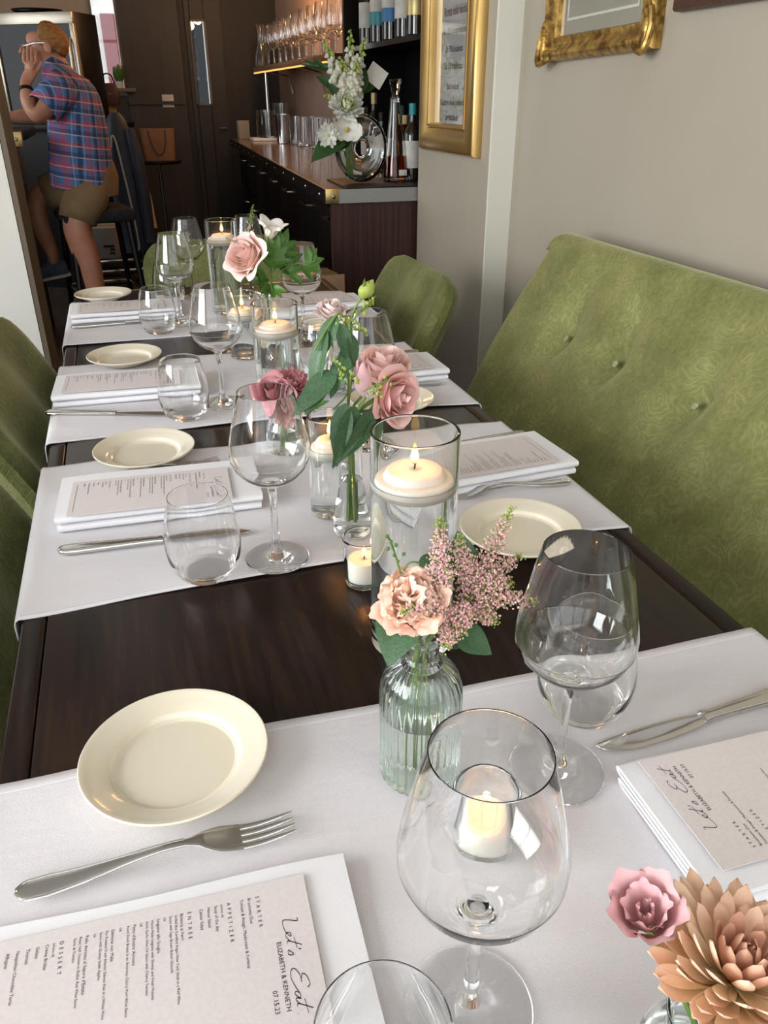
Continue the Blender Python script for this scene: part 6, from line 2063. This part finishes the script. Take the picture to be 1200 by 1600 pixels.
bar_stool('black bar stool that the man in the plaid shirt sits on', (-0.155, 4.93, 0), R(12), False)
bar_stool('black bar stool with the navy jacket hung over its back', (-0.09, 5.62, 0), R(5))
cs = thing('coat_stand', 'slim dark coat stand under the cream coat', 'stand', (0.125, 6.48, 0))
part('pole', MB().tube([(0, 0, 0.02), (0, 0, 1.02)], 0.012, 10), M_black, cs)
part('base', MB().lathe([(0, 0), (0.12, 0), (0.12, 0.012), (0.02, 0.03), (0, 0.03)], 24), M_black, cs)
part('hook', MB().tube([(0, 0, 0.98), (-0.01, -0.03, 0.97), (-0.01, -0.04, 1.00)], 0.006, 8), M_black, cs)

# navy jacket over the stool back
jk = thing('navy_jacket', 'navy jacket with a pale zip hanging over a bar stool back', 'jacket', (0.050, 5.40, 0.40))
secs = []
for z, w, d, ox in [(0.0, 0.105, 0.06, 0.005), (0.12, 0.105, 0.07, 0.01), (0.35, 0.10, 0.075, 0.005), (0.55, 0.085, 0.07, 0.0), (0.68, 0.07, 0.06, -0.008), (0.755, 0.05, 0.05, -0.014), (0.785, 0.025, 0.03, -0.016)]:
    secs.append(((ox, 0, z), (w, 0, 0), (0, d, 0)))
part('body', MB().loft(secs, 22, power=0.85), M_navy, jk)
part('sleeve', MB().loft([((0.055, -0.045, 0.70), (0.03, 0, 0), (0, 0.03, 0)), ((0.075, -0.065, 0.55), (0.040, 0, 0), (0, 0.038, 0)), ((0.085, -0.07, 0.30), (0.040, 0, 0), (0, 0.036, 0)), ((0.088, -0.065, 0.06), (0.034, 0, 0), (0, 0.032, 0))], 14), M_navy, jk)
part('zip', MB().tube(smooth_path([(-0.062, -0.060, 0.60), (-0.050, -0.068, 0.66), (-0.032, -0.068, 0.63), (-0.012, -0.078, 0.45), (0.008, -0.080, 0.25), (0.018, -0.074, 0.05), (0.006, -0.070, 0.02)], 5), 0.0055, 6), M_pipe, jk)
cc = thing('cream_coat', 'cream coat with a tan collar hanging beside the navy jacket', 'coat', (0.150, 6.42, 0.40))
part('body', MB().loft([((0.01, 0, 0), (0.072, 0, 0), (0, 0.05, 0)), ((0.005, 0, 0.2), (0.062, 0, 0), (0, 0.055, 0)), ((-0.012, 0, 0.42), (0.044, 0, 0), (0, 0.05, 0)), ((-0.03, 0, 0.58), (0.022, 0, 0), (0, 0.035, 0))], 18, power=0.8), M_creamcoat, cc)
part('collar', MB().loft([((-0.03, 0, 0.54), (0.026, 0, 0), (0, 0.038, 0)), ((-0.036, 0, 0.60), (0.024, 0, 0), (0, 0.034, 0)), ((-0.042, 0, 0.635), (0.010, 0, 0), (0, 0.016, 0))], 14), M_tan, cc)

# paper bag on a chrome pedestal
pd = thing('pedestal_stool', 'chrome pedestal stool holding the brown paper bag', 'stool', (0.325, 7.0, 0))
part('seat', MB().lathe([(0, 0.80), (0.17, 0.80), (0.18, 0.81), (0.18, 0.822), (0, 0.822)], 28), M_black, pd)
part('column', MB().lathe([(0.014, 0.02), (0.014, 0.80)], 14), M_chrome, pd)
part('base', MB().lathe([(0, 0.0), (0.19, 0.0), (0.19, 0.008), (0.03, 0.03), (0.014, 0.05)], 28), M_copper, pd)
pg = thing('paper_bag', 'brown paper shopping bag with a cord handle before the dark panel', 'bag', (0.338, 7.0, 0.8225), R(-4))
part('body', MB().loft([((0, 0, 0), (0.118, 0, 0), (0, 0.05, 0)), ((0, 0, 0.12), (0.128, 0, 0), (0, 0.055, 0)), ((0, 0, 0.226), (0.136, 0, 0), (0, 0.045, 0))], 28, power=0.35), M_tanbag, pg, angle=30)
part('handle', MB().tube(smooth_path([(-0.065, -0.050, 0.215), (-0.05, -0.058, 0.13), (-0.01, -0.062, 0.045), (0.035, -0.062, 0.06), (0.058, -0.056, 0.13), (0.062, -0.048, 0.215)], 6), 0.0045, 6), M_dark_wood, pg)

# white carton low behind the man
crt = carton('low white carton with small printed marks behind the man', (-0.195, 6.02, 0.281), (0.28, 0.24, 0.20), R(-6), M_carton)
for k, (x, z, w_) in enumerate(((0.105, 0.060, 0.030), (0.102, 0.036, 0.036), (0.085, 0.082, 0.070))):
    part('printed_mark', MB().box((x, -0.1212, z), (w_, 0.0015, 0.016)), M_ink, crt, False)
pk = thing('wooden_crate', 'dark wooden crate under the white carton', 'crate', (-0.195, 6.02, 0), R(-6))
for z in (0.03, 0.085, 0.14, 0.195, 0.25):
    for sy in (-1, 1):
        part('slat', MB().box((0, sy * 0.125, z), (0.32, 0.014, 0.045)), M_dark_wood, pk, False)
part('lid', MB().box((0, 0, 0.276), (0.32, 0.264, 0.010)), M_dark_wood, pk, False)
for sx in (-1, 1):
    part('corner_post', MB().box((sx * 0.145, 0, 0.136), (0.02, 0.234, 0.268)), M_dark_wood, pk, False)

# ------------------------------------------------------------------ the man at the bar
PY = 4.90
pm_ = thing('person', 'man in a plaid short-sleeved shirt and khaki shorts leaning on the bar, hand on cheek', 'person', (-0.155, PY, 0))
P0 = Vector((-0.155, PY, 0))
V, E_, RAD = [], [], []


def jt(p, r, parent=None):
    V.append(Vector(p) - P0)
    RAD.append(r)
    if parent is not None:
        E_.append((parent, len(V) - 1))
    return len(V) - 1


pel = jt((-0.135, PY, 0.88), (0.125, 0.15))
sp1 = jt((-0.165, PY, 1.02), (0.13, 0.15), pel)
sp2 = jt((-0.165, PY, 1.18), (0.11, 0.14), sp1)
chs = jt((-0.172, PY, 1.275), (0.075, 0.11), sp2)
nk0 = jt((-0.205, PY, 1.385), (0.054, 0.054), chs)
nk1 = jt((-0.235, PY - 0.004, 1.435), (0.058, 0.058), nk0)
hd1 = jt((-0.258, PY - 0.008, 1.475), (0.090, 0.076), nk1)
hd2 = jt((-0.262, PY - 0.008, 1.525), (0.094, 0.078), hd1)
hd3 = jt((-0.258, PY - 0.008, 1.562), (0.062, 0.055), hd2)
jaw = jt((-0.322, PY - 0.008, 1.425), (0.036, 0.034), hd1)
brow = jt((-0.340, PY - 0.008, 1.500), (0.030, 0.036), hd2)
for side, ys in ((-1, PY - 0.19), (1, PY + 0.19)):
    sh_ = jt((-0.185, PY + side * 0.17, 1.305), (0.056, 0.056), chs)
    if side < 0:
        el = jt((-0.350, PY - 0.225, 1.170), (0.046, 0.046), sh_)
        fa = jt((-0.372, PY - 0.185, 1.235), (0.043, 0.043), el)
        wr = jt((-0.374, PY - 0.130, 1.318), (0.028, 0.024), fa)
        pa = jt((-0.352, PY - 0.108, 1.372), (0.036, 0.016), wr)
        pb2 = jt((-0.340, PY - 0.100, 1.402), (0.036, 0.014), pa)
        for k in range(4):
            ox = -0.030 + 0.019 * k
            ln = (0.060, 0.072, 0.068, 0.054)[k]
            f1 = jt((-0.334 + ox, PY - 0.098, 1.418), (0.0095, 0.0095), pb2)
            f2 = jt((-0.330 + ox * 0.95, PY - 0.097, 1.418 + ln * 0.5), (0.0092, 0.0092), f1)
            f3 = jt((-0.322 + ox * 0.9, PY - 0.091, 1.418 + ln), (0.0075, 0.0075), f2)
        t1 = jt((-0.318, PY - 0.104, 1.375), (0.013, 0.013), pa)
        t2 = jt((-0.296, PY - 0.096, 1.398), (0.011, 0.011), t1)
        t3 = jt((-0.282, PY - 0.090, 1.422), (0.009, 0.009), t2)
    else:
        el = jt((-0.330, PY + 0.235, 1.172), (0.046, 0.046), sh_)
        fa = jt((-0.430, PY + 0.205, 1.172), (0.042, 0.042), el)
        wr = jt((-0.545, PY + 0.150, 1.162), (0.030, 0.026), fa)
        pa = jt((-0.605, PY + 0.125, 1.150), (0.022, 0.038), wr)
        for k in range(4):
            oy = -0.030 + 0.020 * k
            ln = (0.055, 0.068, 0.064, 0.052)[k]
            f1 = jt((-0.640, PY + 0.120 + oy, 1.148), (0.0095, 0.0095), pa)
            f2 = jt((-0.640 - ln * 0.5, PY + 0.118 + oy, 1.146), (0.0092, 0.0092), f1)
            f3 = jt((-0.640 - ln, PY + 0.116 + oy, 1.136), (0.0075, 0.0075), f2)
        t1 = jt((-0.600, PY + 0.085, 1.145), (0.012, 0.012), pa)
        t2 = jt((-0.630, PY + 0.070, 1.138), (0.010, 0.010), t1)
for side in (-1, 1):
    hp = jt((-0.150, PY + side * 0.095, 0.835), (0.10, 0.10), pel)
    if side < 0:
        th = jt((-0.205, PY - 0.125, 0.745), (0.095, 0.095), hp)
        kn_ = jt((-0.262, PY - 0.135, 0.640), (0.080, 0.078), th)
        cf_ = jt((-0.228, PY - 0.135, 0.520), (0.080, 0.074), kn_)
        c3 = jt((-0.215, PY - 0.130, 0.38), (0.066, 0.060), cf_)
        an = jt((-0.200, PY - 0.125, 0.130), (0.044, 0.042), c3)
        ft = jt((-0.235, PY - 0.125, 0.055), (0.036, 0.038), an)
        to = jt((-0.330, PY - 0.130, 0.035), (0.026, 0.040), ft)
    else:
        th = jt((-0.300, PY + 0.120, 0.815), (0.086, 0.086), hp)
        kn_ = jt((-0.455, PY + 0.125, 0.775), (0.060, 0.060), th)
        cf_ = jt((-0.462, PY + 0.115, 0.660), (0.070, 0.064), kn_)
        an = jt((-0.412, PY + 0.100, 0.450), (0.044, 0.040), cf_)
        ft = jt((-0.425, PY + 0.098, 0.395), (0.036, 0.036), an)
        to = jt((-0.495, PY + 0.098, 0.372), (0.024, 0.036), ft)
me = bpy.data.meshes.new('body')
me.from_pydata([tuple(v) for v in V], E_, [])
me.materials.append(M_skin)
bo = link('body', me, pm_)
sk = bo.modifiers.new('skin', 'SKIN')
sk.use_smooth_shade = True
for i, d in enumerate(me.skin_vertices[0].data):
    d.radius = RAD[i]
    d.use_root = (i == 0)
sb_ = bo.modifiers.new('sub', 'SUBSURF')
sb_.levels = sb_.render_levels = 2


def rel(p):
    return tuple(Vector(p) - P0)


ear = MB().ball((0, 0, 0), (0.017, 0.008, 0.027), 14, 10)
part('ear', ear, M_skin, pm_, M=TRS(rel((-0.243, PY - 0.090, 1.482)), Matrix.Rotation(R(-12), 4, 'Y')))
part('nose', MB().loft([(rel((-0.352, PY - 0.008, 1.498)), (0.010, 0, 0), (0, 0.010, 0)), (rel((-0.366, PY - 0.008, 1.478)), (0.014, 0, 0), (0, 0.013, 0)), (rel((-0.374, PY - 0.008, 1.462)), (0.016, 0, 0.002), (0, 0.017, 0)), (rel((-0.360, PY - 0.008, 1.452)), (0.010, 0, 0), (0, 0.012, 0))], 12), M_skin, pm_)
hr = MB()


def hairf(u, v):
    """cap of short hair: crown, back of the head and nape, leaving the forehead bare"""
    a = PI * (0.36 + 1.28 * u) + PI            # round the head, gap at the face (-X)
    el = PI / 2 * (1 - v) * 1.0 - (0.80 * v * (0.5 + 0.5 * math.cos(a)) ** 1.6 + 0.02 * v)
    rx, ry, rz_ = 0.100, 0.084, 0.092
    n_ = 1 + 0.025 * math.sin(19 * a + 7 * v) + 0.02 * math.sin(31 * v + 5 * a)
    x = rx * math.cos(el) * math.cos(a) * n_
    y = ry * math.cos(el) * math.sin(a) * n_
    z = rz_ * math.sin(el) * n_
    return rel((-0.250 + x + 0.008, PY - 0.008 + y, 1.507 + z))


hr.grid(hairf, 40, 16)
ho_ = part('hair', hr, M_hair, pm_, angle=None)
md = ho_.modifiers.new('t', 'SOLIDIFY')
md.thickness = 0.006
gl = MB()
gl.tube([rel((-0.255, PY - 0.092, 1.502)), rel((-0.300, PY - 0.094, 1.500)), rel((-0.352, PY - 0.060, 1.489))], 0.0026, 6)
gl.tube([rel((-0.366, PY - 0.055 + 0.020 * math.cos(a * PI / 6), 1.482 + 0.015 * math.sin(a * PI / 6))) for a in range(13)], 0.0018, 5)
part('glasses', gl, M_chrome, pm_)
wa = part('wristwatch', MB().lathe([(0.031, -0.009), (0.0335, -0.008), (0.0335, 0.008), (0.031, 0.009)], 20), M_black, pm_, M=TRS(rel((-0.374, PY - 0.145, 1.295)), axis_frame((0, 0.5, 0.85))))
part('watch_face', MB().ball((-0.034, 0, 0), (0.005, 0.012, 0.012), 10, 6), M_chrome, wa)
# plaid shirt
def ring(x, z, a, b, tilt=0.0, y=0.0):
    return (rel((x, PY + y, z)), (a * math.cos(tilt), 0, a * math.sin(tilt)), (0, b, 0))
shp = [ring(-0.205, 1.412, 0.074, 0.074, R(-25)), ring(-0.192, 1.396, 0.092, 0.100, R(-22)), ring(-0.180, 1.374, 0.112, 0.155, R(-16)), ring(-0.172, 1.335, 0.128, 0.192, R(-12)), ring(-0.165, 1.280, 0.136, 0.200, R(-8)), ring(-0.162, 1.20, 0.142, 0.192, R(-4)),
       ring(-0.166, 1.10, 0.152, 0.192), ring(-0.172, 1.00, 0.160, 0.196), ring(-0.178, 0.92, 0.165, 0.200), ring(-0.182, 0.855, 0.168, 0.205, R(2)), ring(-0.184, 0.838, 0.166, 0.203, R(2))]
sm = MB()
sm.loft(shp, 36, caps=False, power=0.92)
for i, (x, y, z) in enumerate(sm.v):
    a = math.atan2(y, x)
    f = max(0, (1.3 - z) / 0.45)
    k_ = 1 + 0.022 * f * math.sin(7 * a + 5 * z) + 0.012 * math.sin(13 * a + 22 * z)
    sm.v[i] = (x * k_, y * k_, z)
so = part('shirt', sm, M_shirt, pm_, angle=None)
so.modifiers.new('t', 'SOLIDIFY').thickness = 0.004
for side, pts in ((-1, [((-0.178, -0.150, 1.325), 0.082), ((-0.215, -0.185, 1.292), 0.084), ((-0.262, -0.212, 1.250), 0.082), ((-0.305, -0.226, 1.212), 0.080)]),
                  (1, [((-0.178, 0.150, 1.325), 0.082), ((-0.215, 0.190, 1.290), 0.082), ((-0.265, 0.222, 1.245), 0.078), ((-0.300, 0.234, 1.215), 0.076)])):
    d = (Vector(pts[-1][0]) - Vector(pts[0][0])).normalized()
    a_ = Vector((0, 1, 0)) - d * d.y
    a_.normalize()
    b_ = d.cross(a_)
    slv = part('sleeve', MB().loft([(rel((p[0], PY + p[1], p[2])), a_ * (r * 0.92), b_ * r) for p, r in pts], 20, caps=False), M_shirt, pm_, angle=None)
    slv.modifiers.new('t', 'SOLIDIFY').thickness = 0.004
col = part('collar', MB().loft([ring(-0.216, 1.395, 0.070, 0.072, R(-25)), ring(-0.222, 1.415, 0.071, 0.072, R(-25)), ring(-0.212, 1.435, 0.068, 0.069, R(-25))], 24, caps=False), M_shirt, pm_, angle=None)
col.modifiers.new('t', 'SOLIDIFY').thickness = 0.004
# khaki shorts
so2 = MB().loft([ring(-0.150, 0.955, 0.140, 0.175), ring(-0.145, 0.88, 0.150, 0.185), ring(-0.150, 0.79, 0.142, 0.182)], 30)
part('shorts', so2, M_khaki, pm_)
for pts in ([((-0.135, -0.070, 0.945), 0.060), ((-0.142, -0.085, 0.905), 0.095), ((-0.150, -0.095, 0.86), 0.112), ((-0.180, -0.115, 0.79), 0.118), ((-0.215, -0.127, 0.725), 0.106), ((-0.240, -0.132, 0.672), 0.096)],
            [((-0.115, 0.085, 0.86), 0.060), ((-0.135, 0.095, 0.85), 0.092), ((-0.170, 0.105, 0.84), 0.110), ((-0.24, 0.115, 0.825), 0.110), ((-0.32, 0.120, 0.808), 0.102), ((-0.395, 0.123, 0.792), 0.094)]):
    d = (Vector(pts[-1][0]) - Vector(pts[0][0])).normalized()
    a_ = Vector((0, 1, 0)) - d * d.y
    a_.normalize()
    b_ = d.cross(a_)
    lg = MB().loft([(rel((p[0], PY + p[1], p[2])), a_ * (r * 0.92), b_ * r) for p, r in pts], 24, caps=False)
    o = part('shorts_leg', lg, M_khaki, pm_, angle=None)
    o.modifiers.new('t', 'SOLIDIFY').thickness = 0.004
# canvas shoes
for (hx, hz, y, tilt) in ((-0.170, 0.0, PY - 0.128, 0.0), (-0.352, 0.345, PY + 0.098, R(-8))):
    M = TRS(rel((hx, y, hz)), Matrix.Rotation(tilt, 4, 'Y'))
    up = MB().loft([((0.010, 0, 0.050), (0, 0.030, 0), (0, 0, 0.035)), ((-0.010, 0, 0.056), (0, 0.038, 0), (0, 0, 0.043)), ((-0.070, 0, 0.060), (0, 0.041, 0), (0, 0, 0.048)), ((-0.120, 0, 0.052), (0, 0.043, 0), (0, 0, 0.040)), ((-0.180, 0, 0.040), (0, 0.046, 0), (0, 0, 0.027)), ((-0.225, 0, 0.034), (0, 0.038, 0), (0, 0, 0.019)), ((-0.245, 0, 0.030), (0, 0.018, 0), (0, 0, 0.010))], 18, power=0.8)
    s_ = part('shoe', up, M_shoe, pm_, M=M)
    part('sole', MB().loft([((0.016, 0, 0.011), (0, 0.028, 0), (0, 0, 0.011)), ((-0.02, 0, 0.011), (0, 0.041, 0), (0, 0, 0.011)), ((-0.12, 0, 0.011), (0, 0.043, 0), (0, 0, 0.011)), ((-0.19, 0, 0.011), (0, 0.050, 0), (0, 0, 0.011)), ((-0.235, 0, 0.012), (0, 0.040, 0), (0, 0, 0.010)), ((-0.252, 0, 0.013), (0, 0.018, 0), (0, 0, 0.008))], 16, power=0.6), M_sole, s_)
    for k in range(4):
        part('lace', MB().tube(smooth_path([(-0.085 - 0.022 * k, -0.026, 0.094 - 0.010 * k), (-0.083 - 0.022 * k, 0, 0.106 - 0.010 * k), (-0.085 - 0.022 * k, 0.026, 0.094 - 0.010 * k)], 4), 0.0032, 5), M_sole, s_)
